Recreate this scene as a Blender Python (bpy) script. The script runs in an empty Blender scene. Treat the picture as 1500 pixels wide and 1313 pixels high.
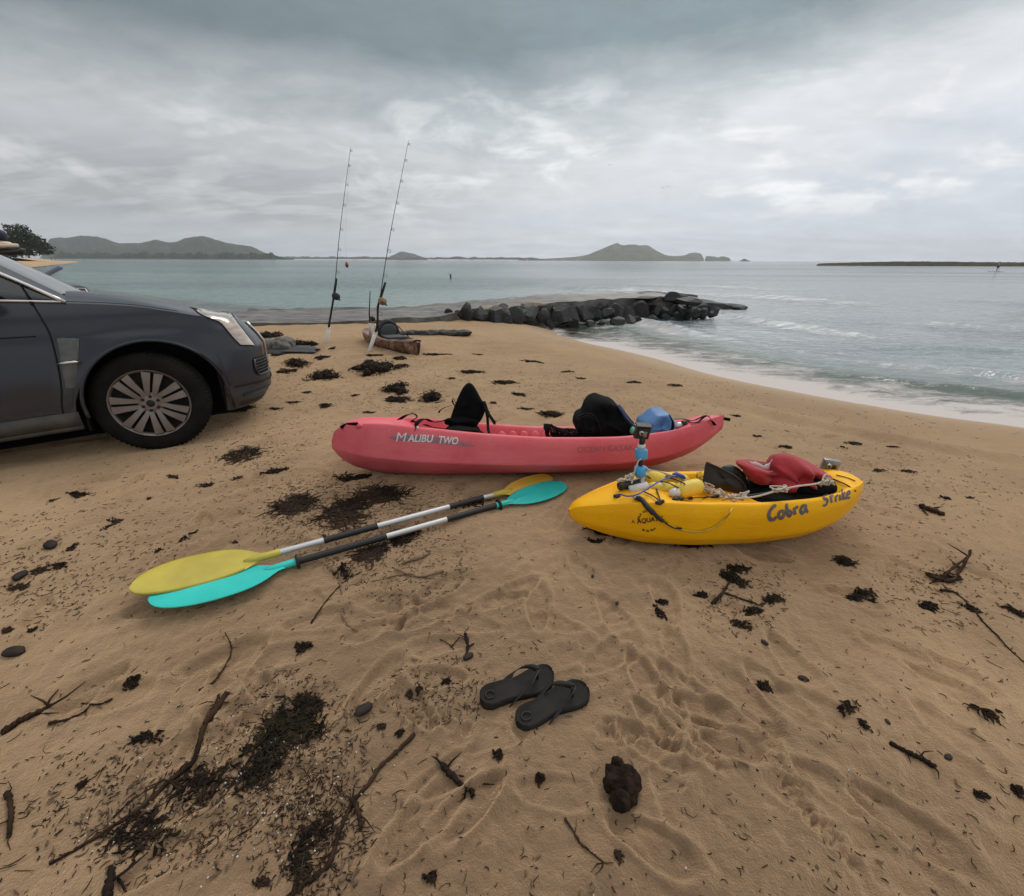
import bpy, bmesh, math, random
import numpy as np
from mathutils import Vector, Matrix, Quaternion
from mathutils.bvhtree import BVHTree
R = math.radians
S = bpy.context.scene
COL = S.collection

# ------------------------------------------------------------------ camera
PW, PH, FPX, CH, HOR, ROLL = 1500.0, 1313.0, 640.0, 1.36, 381.5, R(0.21)
PITCH = math.atan((PH/2-HOR)/FPX)
cd = bpy.data.cameras.new('camera'); cam = bpy.data.objects.new('camera', cd); COL.objects.link(cam)
cd.sensor_fit = 'HORIZONTAL'; cd.sensor_width = 36.0; cd.lens = 36.0*FPX/PW
cd.clip_start = 0.05; cd.clip_end = 60000
cam.matrix_world = Matrix.Translation((0, 0, CH)) @ Matrix.Rotation(math.pi/2-PITCH, 4, 'X') @ Matrix.Rotation(ROLL, 4, 'Z')
S.camera = cam
# ------------------------------------------------------------------ light
SUN_AZ, SUN_EL = R(25), R(48)          # azimuth measured from +Y towards +X
w = bpy.data.worlds.new('World'); S.world = w; w.use_nodes = True
sd = bpy.data.lights.new('sun', 'SUN'); sun = bpy.data.objects.new('sun', sd); COL.objects.link(sun)
sd.energy = 0.9; sd.angle = R(30); sd.color = (1.0, 0.95, 0.88)
sun.rotation_euler = Vector((-math.sin(SUN_AZ)*math.cos(SUN_EL), -math.cos(SUN_AZ)*math.cos(SUN_EL), -math.sin(SUN_EL))).to_track_quat('-Z', 'Y').to_euler()
S.view_settings.view_transform = 'Standard'; S.view_settings.look = 'None'
S.view_settings.exposure = 0.76; S.view_settings.gamma = 1.0; S.view_settings.use_curve_mapping = False
try:
    S.cycles.max_bounces = 6; S.cycles.volume_bounces = 0; S.cycles.transparent_max_bounces = 6
    S.cycles.use_denoising = True
except Exception: pass

class NT:
    """tiny helper for node trees"""
    def __init__(s, t): s.t = t; s.n = t.nodes; s.l = t.links
    def new(s, typ, **kw):
        n = s.n.new(typ)
        for k, v in kw.items(): setattr(n, k, v)
        return n
    def put(s, sock, v):
        if isinstance(v, bpy.types.NodeSocket): s.l.new(v, sock)
        elif v is not None:
            try: sock.default_value = v
            except Exception:
                sock.default_value = tuple(v)+(1,) if len(v) == 3 else v
    def math(s, op, a, b=None, c=None, clamp=False):
        n = s.new('ShaderNodeMath', operation=op); n.use_clamp = clamp
        s.put(n.inputs[0], a)
        if b is not None: s.put(n.inputs[1], b)
        if c is not None: s.put(n.inputs[2], c)
        return n.outputs[0]
    def vmath(s, op, a, b=None):
        n = s.new('ShaderNodeVectorMath', operation=op); s.put(n.inputs[0], a)
        if b is not None: s.put(n.inputs[1], b)
        return n.outputs[0]
    def mix(s, f, a, b, blend='MIX'):
        n = s.new('ShaderNodeMix', data_type='RGBA', blend_type=blend)
        s.put(n.inputs[0], f); s.put(n.inputs[6], a); s.put(n.inputs[7], b); return n.outputs[2]
    def ss(s, v, a, b, lo=0.0, hi=1.0):
        n = s.new('ShaderNodeMapRange', interpolation_type='SMOOTHSTEP')
        s.put(n.inputs[0], v); n.inputs[1].default_value = a; n.inputs[2].default_value = b
        n.inputs[3].default_value = lo; n.inputs[4].default_value = hi; return n.outputs[0]
    def ramp(s, v, stops, interp='LINEAR'):
        n = s.new('ShaderNodeValToRGB'); s.put(n.inputs[0], v); e = n.color_ramp.elements; n.color_ramp.interpolation = interp
        while len(e) < len(stops): e.new(0.5)
        for i, (p, c) in enumerate(stops): e[i].position = p; e[i].color = tuple(c)+(1,)
        return n.outputs[0]
    def noise(s, vec, scale, detail=3, rough=0.5, dist=0.0, dim='3D'):
        n = s.new('ShaderNodeTexNoise', noise_dimensions=dim)
        if vec is not None: s.put(n.inputs['Vector'], vec)
        n.inputs['Scale'].default_value = scale; n.inputs['Detail'].default_value = detail
        n.inputs['Roughness'].default_value = rough; n.inputs['Distortion'].default_value = dist
        return n.outputs['Fac']
    def comb(s, x, y, z):
        n = s.new('ShaderNodeCombineXYZ'); s.put(n.inputs[0], x); s.put(n.inputs[1], y); s.put(n.inputs[2], z); return n.outputs[0]
    def mapv(s, vec, scale=(1, 1, 1), rot=(0, 0, 0), loc=(0, 0, 0)):
        n = s.new('ShaderNodeMapping'); s.put(n.inputs[0], vec); n.inputs['Scale'].default_value = scale
        n.inputs['Rotation'].default_value = rot; n.inputs['Location'].default_value = loc; return n.outputs[0]

# overcast sky in world directions
def build_sky():
    T = NT(w.node_tree); T.n.clear()
    out = T.new('ShaderNodeOutputWorld'); bg = T.new('ShaderNodeBackground'); T.l.new(bg.outputs[0], out.inputs[0])
    g = T.new('ShaderNodeTexCoord').outputs['Generated']
    D = T.vmath('NORMALIZE', g)
    sp = T.new('ShaderNodeSeparateXYZ'); T.l.new(D, sp.inputs[0]); x, y, z = sp.outputs
    zc = T.math('MAXIMUM', z, 0.0)
    den = T.math('ADD', zc, 0.16)
    uv = T.comb(T.math('DIVIDE', x, den), T.math('DIVIDE', y, den), 0.0)
    n1 = T.noise(T.mapv(uv, (0.55, 0.9, 1), loc=(3.1, 1.7, 0)), 1.0, 6, 0.52, 0.3)
    n2 = T.noise(T.mapv(uv, (1.1, 2.2, 1), loc=(7.3, 2.2, 1.3)), 1.6, 7, 0.55, 0.25)
    n3 = T.noise(T.mapv(D, (3, 3, 8), loc=(1.0, 4.2, 0.3)), 1.9, 9, 0.58, 0.35)
    # elevation perturbed by the noise and by the brighter side over the sea
    xr = T.math('MAXIMUM', x, 0.0)
    e = T.math('ADD', z, T.math('MULTIPLY', T.math('SUBTRACT', n1, 0.5), 0.22))
    e = T.math('SUBTRACT', e, T.math('MULTIPLY', xr, 0.16))
    e = T.math('ADD', e, T.math('MULTIPLY', T.math('SUBTRACT', n3, 0.5), 0.13))
    base = T.ramp(T.math('MULTIPLY', T.math('MAXIMUM', e, 0.0), 1.6), SKY_STOPS)
    # grey under-lit cloud bands low over the land side
    band = T.math('MULTIPLY', T.ss(z, 0.035, 0.075), T.ss(z, 0.215, 0.12))
    lft = T.ss(x, 0.18, -0.42)
    dk = T.math('MULTIPLY', T.math('MULTIPLY', band, T.math('ADD', 0.25, T.math('MULTIPLY', lft, 0.75))), T.ss(n2, 0.36, 0.56))
    c = T.mix(T.math('MULTIPLY', dk, 0.75), base, (0.29, 0.305, 0.32, 1))
    shade = T.math('SUBTRACT', 1.0, T.math('MULTIPLY', T.ss(x, 0.20, -0.60), 0.28)); c = T.mix(1.0, c, T.comb(shade, shade, shade), 'MULTIPLY')
    # bright broken edges
    br = T.math('MULTIPLY', T.math('MULTIPLY', T.ss(n3, 0.50, 0.68), T.ss(z, 0.03, 0.11)), T.ss(z, 0.34, 0.20))
    c = T.mix(T.math('MULTIPLY', T.math('MULTIPLY', br, T.math('SUBTRACT', 1.0, T.math('MULTIPLY', lft, 0.55))), 0.75), c, (0.64, 0.64, 0.64, 1))
    n4 = T.noise(T.mapv(D, (9, 9, 22)), 2.0, 8, 0.6, 0.3)
    f = T.math('ADD', 0.62, T.math('ADD', T.math('MULTIPLY', n2, 0.50), T.math('MULTIPLY', n4, 0.26)))
    c = T.mix(1.0, c, T.comb(f, f, f), 'MULTIPLY')
    sky = T.new('ShaderNodeTexSky', sky_type='NISHITA'); sky.sun_disc = False
    sky.sun_elevation = SUN_EL; sky.sun_rotation = SUN_AZ
    nish = T.mix(1.0, sky.outputs[0], (0.05, 0.05, 0.05, 1), 'MULTIPLY')
    T.l.new(T.mix(0.95, nish, c), bg.inputs[0]); bg.inputs[1].default_value = 1.0
SKY_STOPS = [(0.0, (0.43, 0.46, 0.51)), (0.05, (0.44, 0.465, 0.505)), (0.14, (0.49, 0.50, 0.52)), (0.27, (0.47, 0.48, 0.495)),
             (0.36, (0.315, 0.345, 0.36)), (0.49, (0.150, 0.190, 0.205)), (0.66, (0.165, 0.205, 0.22)), (0.76, (0.32, 0.345, 0.36)), (1.0, (0.58, 0.60, 0.61))]
build_sky()

# ------------------------------------------------------------------ pixel of the photograph -> ray in the place
CAMM = np.array(cam.matrix_world.to_3x3())
C0 = np.array([0, 0, CH])
def ray(x, y):
    d = CAMM @ np.array([(x-PW/2)/FPX, (PH/2-y)/FPX, -1.0]); return d
def at(x, y, z=0.0):
    d = ray(x, y); return C0+d*((z-CH)/d[2])
def atY(x, y, Y):
    d = ray(x, y); return C0+d*(Y/d[1])
def ground(x, y):
    z = 0.0
    for _ in range(9):
        P = at(x, y, z); z = 0.5*z+0.5*float(zg(P[0], P[1])[0])
    P = at(x, y, z); return P

# ------------------------------------------------------------------ noise
def pn(x, y, seed=0):
    x = np.asarray(x, float); y = np.asarray(y, float)
    xi = np.floor(x).astype(np.int64); yi = np.floor(y).astype(np.int64); xf = x-xi; yf = y-yi
    def gr(ix, iy):
        h = (ix*374761393+iy*668265263+seed*1442695041) & 0x7fffffff
        h = ((h ^ (h >> 13))*1274126177) & 0x7fffffff
        h = (h ^ (h >> 16)) & 0xffff
        a = h*(2*math.pi/65536.0); return np.cos(a), np.sin(a)
    u = xf*xf*xf*(xf*(xf*6-15)+10); v = yf*yf*yf*(yf*(yf*6-15)+10)
    def dt(ix, iy, dx, dy): gx, gy = gr(ix, iy); return gx*dx+gy*dy
    a = dt(xi, yi, xf, yf); b = dt(xi+1, yi, xf-1, yf); c = dt(xi, yi+1, xf, yf-1); d = dt(xi+1, yi+1, xf-1, yf-1)
    return (a*(1-u)+b*u)*(1-v)+(c*(1-u)+d*u)*v*1.0
def fbm(x, y, sc, oct=4, seed=0, gain=0.5):
    r = 0; a = 1.0
    for i in range(oct): r = r+a*pn(x*sc, y*sc, seed+i*17); sc *= 2.03; a *= gain
    return r
def sst(v, a, b):
    t = np.clip((v-a)/(b-a), 0, 1); return t*t*(3-2*t)
def crom(P, n):
    """Catmull-Rom through the rows of P, n samples"""
    P = np.asarray(P, float); m = len(P)
    if P.ndim == 1: P = P[:, None]
    t = np.linspace(0, m-1, n); i = np.clip(t.astype(int), 0, m-2); f = (t-i)[:, None]
    p0 = P[np.maximum(i-1, 0)]; p1 = P[i]; p2 = P[i+1]; p3 = P[np.minimum(i+2, m-1)]
    return 0.5*((2*p1)+(-p0+p2)*f+(2*p0-5*p1+4*p2-p3)*f**2+(-p0+3*p1-3*p2+p3)*f**3)
def cint(x, xs, ys):
    """smooth interpolation (cubic Hermite, limited slopes)"""
    xs = np.asarray(xs, float); ys = np.asarray(ys, float); x = np.clip(np.asarray(x, float), xs[0], xs[-1])
    h = np.diff(xs); dl = np.diff(ys)/h; m = np.zeros(len(xs)); m[0] = dl[0]; m[-1] = dl[-1]
    for i in range(1, len(xs)-1): m[i] = 0 if dl[i-1]*dl[i] <= 0 else 2*dl[i-1]*dl[i]/(dl[i-1]+dl[i])
    i = np.clip(np.searchsorted(xs, x)-1, 0, len(xs)-2); t = (x-xs[i])/h[i]
    return (2*t**3-3*t**2+1)*ys[i]+(t**3-2*t**2+t)*h[i]*m[i]+(-2*t**3+3*t**2)*ys[i+1]+(t**3-t**2)*h[i]*m[i+1]

# ------------------------------------------------------------------ beach shape
ZW = -0.5
_sh = [(9.0, 1.6), (7.2, 3.9), (6.224, 4.98), (5.42, 5.5), (4.58, 6.29), (3.6, 7.55), (2.87, 9.2), (1.9, 10.7), (1.3, 12.0), (0.9, 13.4), (-1.1, 15.4),
       (-5.25, 15.6), (-10.4, 16.6), (-20, 22.5), (-42, 38)]
_near = crom(_sh, 70)
LAND = np.vstack([[(20000, -20000), (20000, -9000), (300, -160), (60, -40), (16, -8)], _near,
                  [(-90, 84), (-240, 262), (-305, 333), (-380, 335), (-800, 400), (-20000, 900), (-20000, -20000)]])
def shore(x, y):
    """signed distance to the water line, positive on land"""
    x = np.atleast_1d(np.asarray(x, float)); y = np.atleast_1d(np.asarray(y, float))
    best = np.full(x.shape, 1e18); ins = np.zeros(x.shape, bool); n = len(LAND)
    for i in range(n):
        ax, ay = LAND[i]; bx, by = LAND[(i+1) % n]; dx, dy = bx-ax, by-ay
        t = np.clip(((x-ax)*dx+(y-ay)*dy)/(dx*dx+dy*dy), 0, 1)
        best = np.minimum(best, (x-ax-t*dx)**2+(y-ay-t*dy)**2)
        if dy != 0: ins ^= ((ay > y) != (by > y)) & (x < dx*(y-ay)/dy+ax)
    return np.sqrt(best)*np.where(ins, 1, -1)
rs = np.random.RandomState(5)
FOOT = []
for (px, py) in [(1140, 1010), (960, 1090), (1190, 1030), (1410, 985), (1380, 1000), (1400, 1075), (1475, 850), (1390, 795), (1340, 830), (1300, 745), (940, 985),
                 (1250, 870), (1160, 960), (950, 1235), (1100, 1060), (1330, 960), (1060, 1075), (810, 1160), (690, 1180), (620, 1200), (1330, 1200), (1200, 1180),
                 (300, 760), (120, 720), (380, 700), (60, 900), (330, 960), (900, 900), (760, 860), (690, 910), (1250, 730), (1330, 710), (1220, 1150), (1010, 1010)]:
    P = at(px, py); FOOT.append((P[0], P[1], rs.uniform(0, 6.28) if px < 900 else R(rs.uniform(100, 150)), rs.uniform(.8, 1.1), rs.uniform(.008, .02)))
for _ in range(170):
    r = 0.8*(14/0.8)**rs.rand(); a = rs.uniform(-0.95, 0.75); FOOT.append((r*math.sin(a), r*math.cos(a), rs.uniform(0, 6.28), rs.uniform(.75, 1.15), rs.uniform(.006, .018)))
PAW = []
for (x0, y0, x1, y1) in [(600, 1050, 680, 1055), (880, 1065, 940, 1090), (985, 1090, 1060, 1125), (1180, 1195, 1260, 1260), (1130, 1080, 1180, 1180)]:
    for k in range(6):
        P = at(x0+(x1-x0)*k/5+rs.uniform(-6, 6), y0+(y1-y0)*k/5+rs.uniform(-6, 6)); PAW.append((P[0], P[1]))
FLATTEN = [tuple(at(757, 1003)[:2])+(.15,), tuple(at(808, 1035)[:2])+(.15,), tuple(at(912, 1155)[:2])+(.08,)]
def zbase(d):
    up = ZW+0.5*(1-np.exp(-np.maximum(d, 0)/1.7))
    dn = ZW+0.22*np.minimum(d, 0); dn = np.where(dn < -2.2, -2.2+(dn+2.2)*0.1, dn); dn = np.maximum(dn, -5.0)
    return np.where(d > 0, up, dn)
def relief(x, y, d):
    wet = sst(d, 0.9, 3.4); far = np.hypot(x, y)
    z = 0.030*fbm(x, y, 0.55, 3, 3)*wet
    xr_ = 0.8*x+0.6*y; yr_ = -0.6*x+0.8*y
    z += 0.026*wet*fbm(xr_*0.75, yr_*1.5, 2.6, 3, 11)
    m = wet*sst(fbm(x, y, 0.45, 2, 55), -0.45, 0.35)
    z += 0.013*m*(np.sqrt(fbm(xr_*0.8, yr_*1.3, 6.0, 3, 21)**2+.03)-0.3)
    nr = m*(far < 9)
    z += 0.0085*nr*fbm(x, y, 17.0, 2, 31)
    z += 0.0022*wet*(far < 2.2)*fbm(x, y, 48.0, 1, 41)
    for (fx, fy, fa, fs, fd) in FOOT:
        c, s_ = math.cos(fa), math.sin(fa); k = (np.abs(x-fx) < .3) & (np.abs(y-fy) < .3)
        if not k.any(): continue
        u = ((x[k]-fx)*c+(y[k]-fy)*s_)/(0.135*fs); v = (-(x[k]-fx)*s_+(y[k]-fy)*c)/(0.05*fs)
        v = v*(1+0.25*u)
        q = np.sqrt(u*u+v*v); z[k] += -fd*(1-sst(q, .84, 1.04))*(.8+.35*np.sign(u)*np.minimum(1, np.abs(u)))+fd*0.5*np.exp(-((q-1.2)/.19)**2)
    for (fx, fy) in PAW:
        for (ox, oy, rr) in ((0, 0, .022), (-.022, .026, .010), (-.008, .034, .010), (.010, .034, .010), (.024, .026, .010)):
            k = (np.abs(x-fx-ox) < .05) & (np.abs(y-fy-oy) < .05)
            if not k.any(): continue
            q = np.hypot(x[k]-fx-ox, y[k]-fy-oy)/rr; z[k] += -.008*(1-sst(q, .6, 1.1))+.0025*np.exp(-((q-1.3)/.3)**2)
    for (fx, fy, fr) in FLATTEN: k_ = np.exp(-(((x-fx)**2+(y-fy)**2)/fr**2)); z = z*(1-.8*k_)
    # the high-tide wrack line: a low step parallel to the water
    z += wet*0
    z += 0.028*np.exp(-((d-2.55+0.25*pn(x*.6, y*.6, 77))/.16)**2)*sst(x, 1.5, 2.5) - 0.022*np.exp(-((d-2.8+0.25*pn(x*.6, y*.6, 77))/.14)**2)*sst(x, 1.5, 2.5)
    return z
def zg(x, y):
    x = np.atleast_1d(np.asarray(x, float)); y = np.atleast_1d(np.asarray(y, float)); d = shore(x, y)
    return zbase(d)+relief(x, y, d)*(np.hypot(x, y) < 80)

# ------------------------------------------------------------------ object helpers
def tag(o, label=None, cat=None, group=None, kind=None):
    if label: o['label'] = label
    if cat: o['category'] = cat
    if group: o['group'] = group
    if kind: o['kind'] = kind
    return o
def thing(name, label, cat, loc=(0, 0, 0), rot=(0, 0, 0), group=None):
    o = bpy.data.objects.new(name, None); o.empty_display_size = 0.1; COL.objects.link(o)
    o.location = loc; o.rotation_euler = rot; return tag(o, label, cat, group)
def mk(name, V, F, m, parent=None, smooth=True, loc=None):
    me = bpy.data.meshes.new(name); me.from_pydata([tuple(map(float, v)) for v in V], [], [tuple(map(int, f)) for f in F]); me.update()
    if smooth: me.polygons.foreach_set('use_smooth', np.ones(len(me.polygons), bool))
    if m: me.materials.append(m)
    o = bpy.data.objects.new(name, me); COL.objects.link(o)
    if parent: o.parent = parent
    if loc is not None: o.location = loc
    return o
def mkgrid(name, X, Y, Z, m, keep=None, wrap=False, attrs=None):
    """a big grid as one mesh, rows by columns"""
    nr, nc = X.shape; V = np.stack([X, Y, Z], -1).reshape(-1, 3); I = np.arange(nr*nc).reshape(nr, nc)
    if wrap: I = np.concatenate([I, I[:, :1]], 1)
    Q = np.stack([I[:-1, :-1], I[:-1, 1:], I[1:, 1:], I[1:, :-1]], -1).reshape(-1, 4)
    if keep is not None:
        Q = Q[keep.reshape(-1)[Q].any(1)]; used = np.unique(Q); mp = np.zeros(len(V), int); mp[used] = np.arange(len(used)); V = V[used]; Q = mp[Q]
    else: used = np.arange(len(V))
    me = bpy.data.meshes.new(name); me.vertices.add(len(V)); me.vertices.foreach_set('co', V.ravel())
    me.loops.add(len(Q)*4); me.loops.foreach_set('vertex_index', Q.ravel().astype(np.int32))
    me.polygons.add(len(Q)); me.polygons.foreach_set('loop_start', np.arange(0, len(Q)*4, 4, dtype=np.int32))
    me.polygons.foreach_set('use_smooth', np.ones(len(Q), bool))
    me.update(calc_edges=True); me.validate()
    for k, v in (attrs or {}).items():
        a = me.attributes.new(k, 'FLOAT', 'POINT'); a.data.foreach_set('value', v.reshape(-1)[used].astype(np.float32))
    me.materials.append(m); o = bpy.data.objects.new(name, me); COL.objects.link(o); return o
class MB:
    """collects shapes for ONE mesh object"""
    def __init__(s): s.V = []; s.F = []
    def add(s, V, F):
        k = len(s.V); s.V.extend([tuple(v) for v in V]); s.F.extend([tuple(i+k for i in f) for f in F]); return s
    def tube(s, P, r, n=8, cap=True, flat=1.0):
        P = np.asarray(P, float); m = len(P); r = np.broadcast_to(np.asarray(r, float), (m,)); up = None; V = []
        for i in range(m):
            t = P[min(i+1, m-1)]-P[max(i-1, 0)]; t = t/(np.linalg.norm(t)+1e-12)
            if up is None: up = np.array([0, 0, 1.0]) if abs(t[2]) < .9 else np.array([1.0, 0, 0])
            sdir = np.cross(t, up); sdir /= np.linalg.norm(sdir)+1e-12; up = np.cross(sdir, t)
            for k in range(n):
                a = 2*math.pi*k/n; V.append(P[i]+r[i]*(math.cos(a)*sdir+math.sin(a)*flat*up))
        F = [(i*n+k, i*n+(k+1) % n, (i+1)*n+(k+1) % n, (i+1)*n+k) for i in range(m-1) for k in range(n)]
        if cap: F += [tuple(range(n-1, -1, -1)), tuple((m-1)*n+k for k in range(n))]
        return s.add(V, F)
    def lathe(s, prof, n=24, M=None):
        """profile of (radius, height) turned about local z"""
        V = []; m = len(prof)
        for (r, h) in prof:
            for k in range(n): a = 2*math.pi*k/n; V.append((r*math.cos(a), r*math.sin(a), h))
        if M is not None: V = [tuple(M @ Vector(v)) for v in V]
        F = [(i*n+k, i*n+(k+1) % n, (i+1)*n+(k+1) % n, (i+1)*n+k) for i in range(m-1) for k in range(n)]
        F += [tuple(range(n-1, -1, -1)), tuple((m-1)*n+k for k in range(n))]
        return s.add(V, F)
    def box(s, c, h, M=None, bev=0.0):
        bm = bmesh.new(); bmesh.ops.create_cube(bm, size=2.0)
        for v in bm.verts: v.co = Vector((v.co.x*h[0], v.co.y*h[1], v.co.z*h[2]))
        if bev > 0: bmesh.ops.bevel(bm, geom=bm.edges[:], offset=bev, segments=2, affect='EDGES', profile=0.7)
        bm.verts.index_update(); V = [v.co+Vector(c) if M is None else M @ (v.co+Vector(c)) for v in bm.verts]; F = [tuple(v.index for v in f.verts) for f in bm.faces]; bm.free()
        return s.add(V, F)
    def blob(s, c, r, seed=0, amp=0.15, sc=1.5, sub=3, cuts=0, M=None, flatb=None):
        bm = bmesh.new(); bmesh.ops.create_icosphere(bm, subdivisions=sub, radius=1.0); g = np.random.RandomState(seed)
        pl = [(g.normal(size=3), g.uniform(.55, .86) if cuts > 0 else g.uniform(.42, .74)) for _ in range(abs(cuts))]; o = g.uniform(-50, 50, 3)
        bm.verts.index_update(); V = []
        for v in bm.verts:
            p = np.array(v.co)
            for (n, dd) in pl:
                n = n/np.linalg.norm(n); q = p@n
                if q > dd: p = p-n*(q-dd)
            k = 1+amp*float(pn(p[0]*sc+o[0]+p[2]*.7, p[1]*sc+o[1]+p[2]*.9, seed))+amp*.45*float(pn(p[0]*sc*2.3+o[1]-p[2]*1.9, p[1]*sc*2.3+o[2]+p[2]*1.7, seed+3))
            p = p*k*np.asarray(r)
            if flatb is not None: p[2] = max(p[2], flatb)
            V.append(Vector(p)+Vector(c) if M is None else M @ (Vector(p)+Vector(c)))
        F = [tuple(v.index for v in f.verts) for f in bm.faces]; bm.free(); return s.add(V, F)
    def ribbon(s, P, wd, side=None):
        """flat strip along a path"""
        P = np.asarray(P, float); m = len(P); wd = np.broadcast_to(np.asarray(wd, float), (m,)); V = []
        for i in range(m):
            t = P[min(i+1, m-1)]-P[max(i-1, 0)]; sv = np.cross(t, np.array([0, 0, 1.0])) if side is None else np.asarray(side, float)
            sv = sv/(np.linalg.norm(sv)+1e-9)*wd[i]*0.5; V += [P[i]-sv, P[i]+sv]
        return s.add(V, [(2*i, 2*i+1, 2*i+3, 2*i+2) for i in range(m-1)])
    def strap(s, P, wd, th=0.003, side=None):
        """a band with real thickness along a path"""
        P = np.asarray(P, float); m = len(P); V = []; wd = np.broadcast_to(np.asarray(wd, float), (m,))
        for i in range(m):
            t = P[min(i+1, m-1)]-P[max(i-1, 0)]; t = t/(np.linalg.norm(t)+1e-9)
            sv = np.cross(t, np.array([0, 0, 1.0])) if side is None else np.asarray(side, float)
            if np.linalg.norm(sv) < 1e-3: sv = np.array([0, 1.0, 0])
            sv = sv/np.linalg.norm(sv); nv = np.cross(sv, t); a = sv*wd[i]*.5; b = nv*th*.5
            V += [P[i]-a-b, P[i]+a-b, P[i]+a+b, P[i]-a+b]
        F = [(4*i+k, 4*i+(k+1) % 4, 4*i+4+(k+1) % 4, 4*i+4+k) for i in range(m-1) for k in range(4)]+[(3, 2, 1, 0), tuple(4*(m-1)+k for k in range(4))]
        return s.add(V, F)
    def build(s, name, m, parent=None, smooth=True, loc=None): return mk(name, s.V, s.F, m, parent, smooth, loc)
def gridfaces(nr, nc, wrap=False):
    return [(i*nc+j, i*nc+(j+1) % nc, (i+1)*nc+(j+1) % nc, (i+1)*nc+j) for i in range(nr-1) for j in range(nc if wrap else nc-1)]
def auto_smooth(o, ang=35):
    me = o.data; bm = bmesh.new(); bm.from_mesh(me)
    for e in bm.edges:
        if len(e.link_faces) == 2 and e.calc_face_angle(0) > R(ang): e.smooth = False
    bm.to_mesh(me); bm.free(); return o

# ------------------------------------------------------------------ materials
def mat(name, col, rough=0.5, metal=0.0, var=0.15, scale=20.0, bump=0.0, bscale=60.0, coat=0.0, spec=0.5, sheen=0.0, col2=None, stretch=(1, 1, 1), detail=4):
    m = bpy.data.materials.new(name); m.use_nodes = True; T = NT(m.node_tree); b = T.n['Principled BSDF']
    co = T.mapv(T.new('ShaderNodeTexCoord').outputs['Object'], stretch)
    n = T.noise(co, scale, detail, 0.6)
    c2 = col2 if col2 is not None else tuple(c*(1-var) for c in col); c1 = col if col2 is not None else tuple(min(1, c*(1+var)) for c in col)
    T.l.new(T.mix(T.ss(n, 0.3, 0.7), tuple(c2)+(1,), tuple(c1)+(1,)), b.inputs['Base Color'])
    T.l.new(T.math('ADD', rough-0.06, T.math('MULTIPLY', n, 0.12), clamp=True), b.inputs['Roughness'])
    b.inputs['Metallic'].default_value = metal; b.inputs['Coat Weight'].default_value = coat; b.inputs['Coat Roughness'].default_value = 0.08
    b.inputs['Specular IOR Level'].default_value = spec
    b.inputs['Sheen Weight'].default_value = sheen
    if bump:
        bp = T.new('ShaderNodeBump'); bp.inputs['Strength'].default_value = 1.0; bp.inputs['Distance'].default_value = bump
        T.l.new(T.noise(co, bscale, 4, 0.6), bp.inputs['Height']); T.l.new(bp.outputs[0], b.inputs['Normal'])
    return m
def sand_mat():
    m = bpy.data.materials.new('beach_sand'); m.use_nodes = True; T = NT(m.node_tree); b = T.n['Principled BSDF']
    co = T.new('ShaderNodeTexCoord').outputs['Object']
    def attr(n): return T.new('ShaderNodeAttribute', attribute_name=n).outputs['Fac']
    sh = attr('shore')
    n1 = T.noise(co, 0.7, 5, 0.55, 0.4); n2 = T.noise(co, 6.0, 5, 0.6, 0.3); n3 = T.noise(co, 340.0, 2, 0.6); n4 = T.noise(co, 40.0, 4, 0.65)
    c = T.mix(T.ss(n1, 0.34, 0.68), SAND_B+(1,), SAND_A+(1,))
    c = T.mix(T.math('MULTIPLY', T.ss(n2, 0.52, 0.74), 0.38), c, SAND_D+(1,))
    g = T.math('ADD', 0.62, T.math('ADD', T.math('MULTIPLY', n3, 0.50), T.math('MULTIPLY', n4, 0.30)))
    c = T.mix(1.0, c, T.comb(g, g, g), 'MULTIPLY')
    wet = T.ss(T.math('ADD', sh, T.math('MULTIPLY', T.math('SUBTRACT', n1, .5), 0.8)), 1.9, 0.5)
    c = T.mix(T.math('MULTIPLY', wet, 0.60), c, (0.16, 0.105, 0.062, 1))
    # vignette shade painted into the sand colour near the camera, over organic staining
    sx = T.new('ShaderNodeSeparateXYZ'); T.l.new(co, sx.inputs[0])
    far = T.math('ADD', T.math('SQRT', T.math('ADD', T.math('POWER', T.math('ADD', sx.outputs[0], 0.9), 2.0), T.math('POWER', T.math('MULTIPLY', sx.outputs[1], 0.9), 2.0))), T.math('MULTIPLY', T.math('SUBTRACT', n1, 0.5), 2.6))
    near_shade = T.ss(far, 3.4, 1.0)
    c = T.mix(T.math('MULTIPLY', near_shade, 0.46), c, (0.125, 0.078, 0.046, 1))
    pock_shade = T.ss(T.noise(co, 26.0, 3, 0.6, 0.6), 0.60, 0.74)  # shade of small dimples, painted as dark speckles in the sand colour
    c = T.mix(T.math('MULTIPLY', pock_shade, 0.35), c, (0.14, 0.085, 0.050, 1))
    T.l.new(c, b.inputs['Base Color'])
    T.l.new(T.math('SUBTRACT', 0.92, T.math('MULTIPLY', wet, 0.56)), b.inputs['Roughness'])
    b.inputs['Specular IOR Level'].default_value = 0.25
    b.inputs['Sheen Weight'].default_value = 1.0; b.inputs['Sheen Roughness'].default_value = 0.42; b.inputs['Sheen Tint'].default_value = (0.95, 0.64, 0.38, 1)
    try: b.inputs['Diffuse Roughness'].default_value = 0.8
    except Exception: pass
    bp = T.new('ShaderNodeBump'); bp.inputs['Distance'].default_value = 0.016; bp.inputs['Strength'].default_value = 0.8
    dry = T.math('SUBTRACT', 1.0, wet)
    hgt = T.math('ADD', T.math('MULTIPLY', n4, 0.8), T.math('MULTIPLY', T.noise(co, 170.0, 3, 0.65), 0.45))
    T.l.new(T.math('MULTIPLY', hgt, dry), bp.inputs['Height']); T.l.new(bp.outputs[0], b.inputs['Normal'])
    return m
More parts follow.
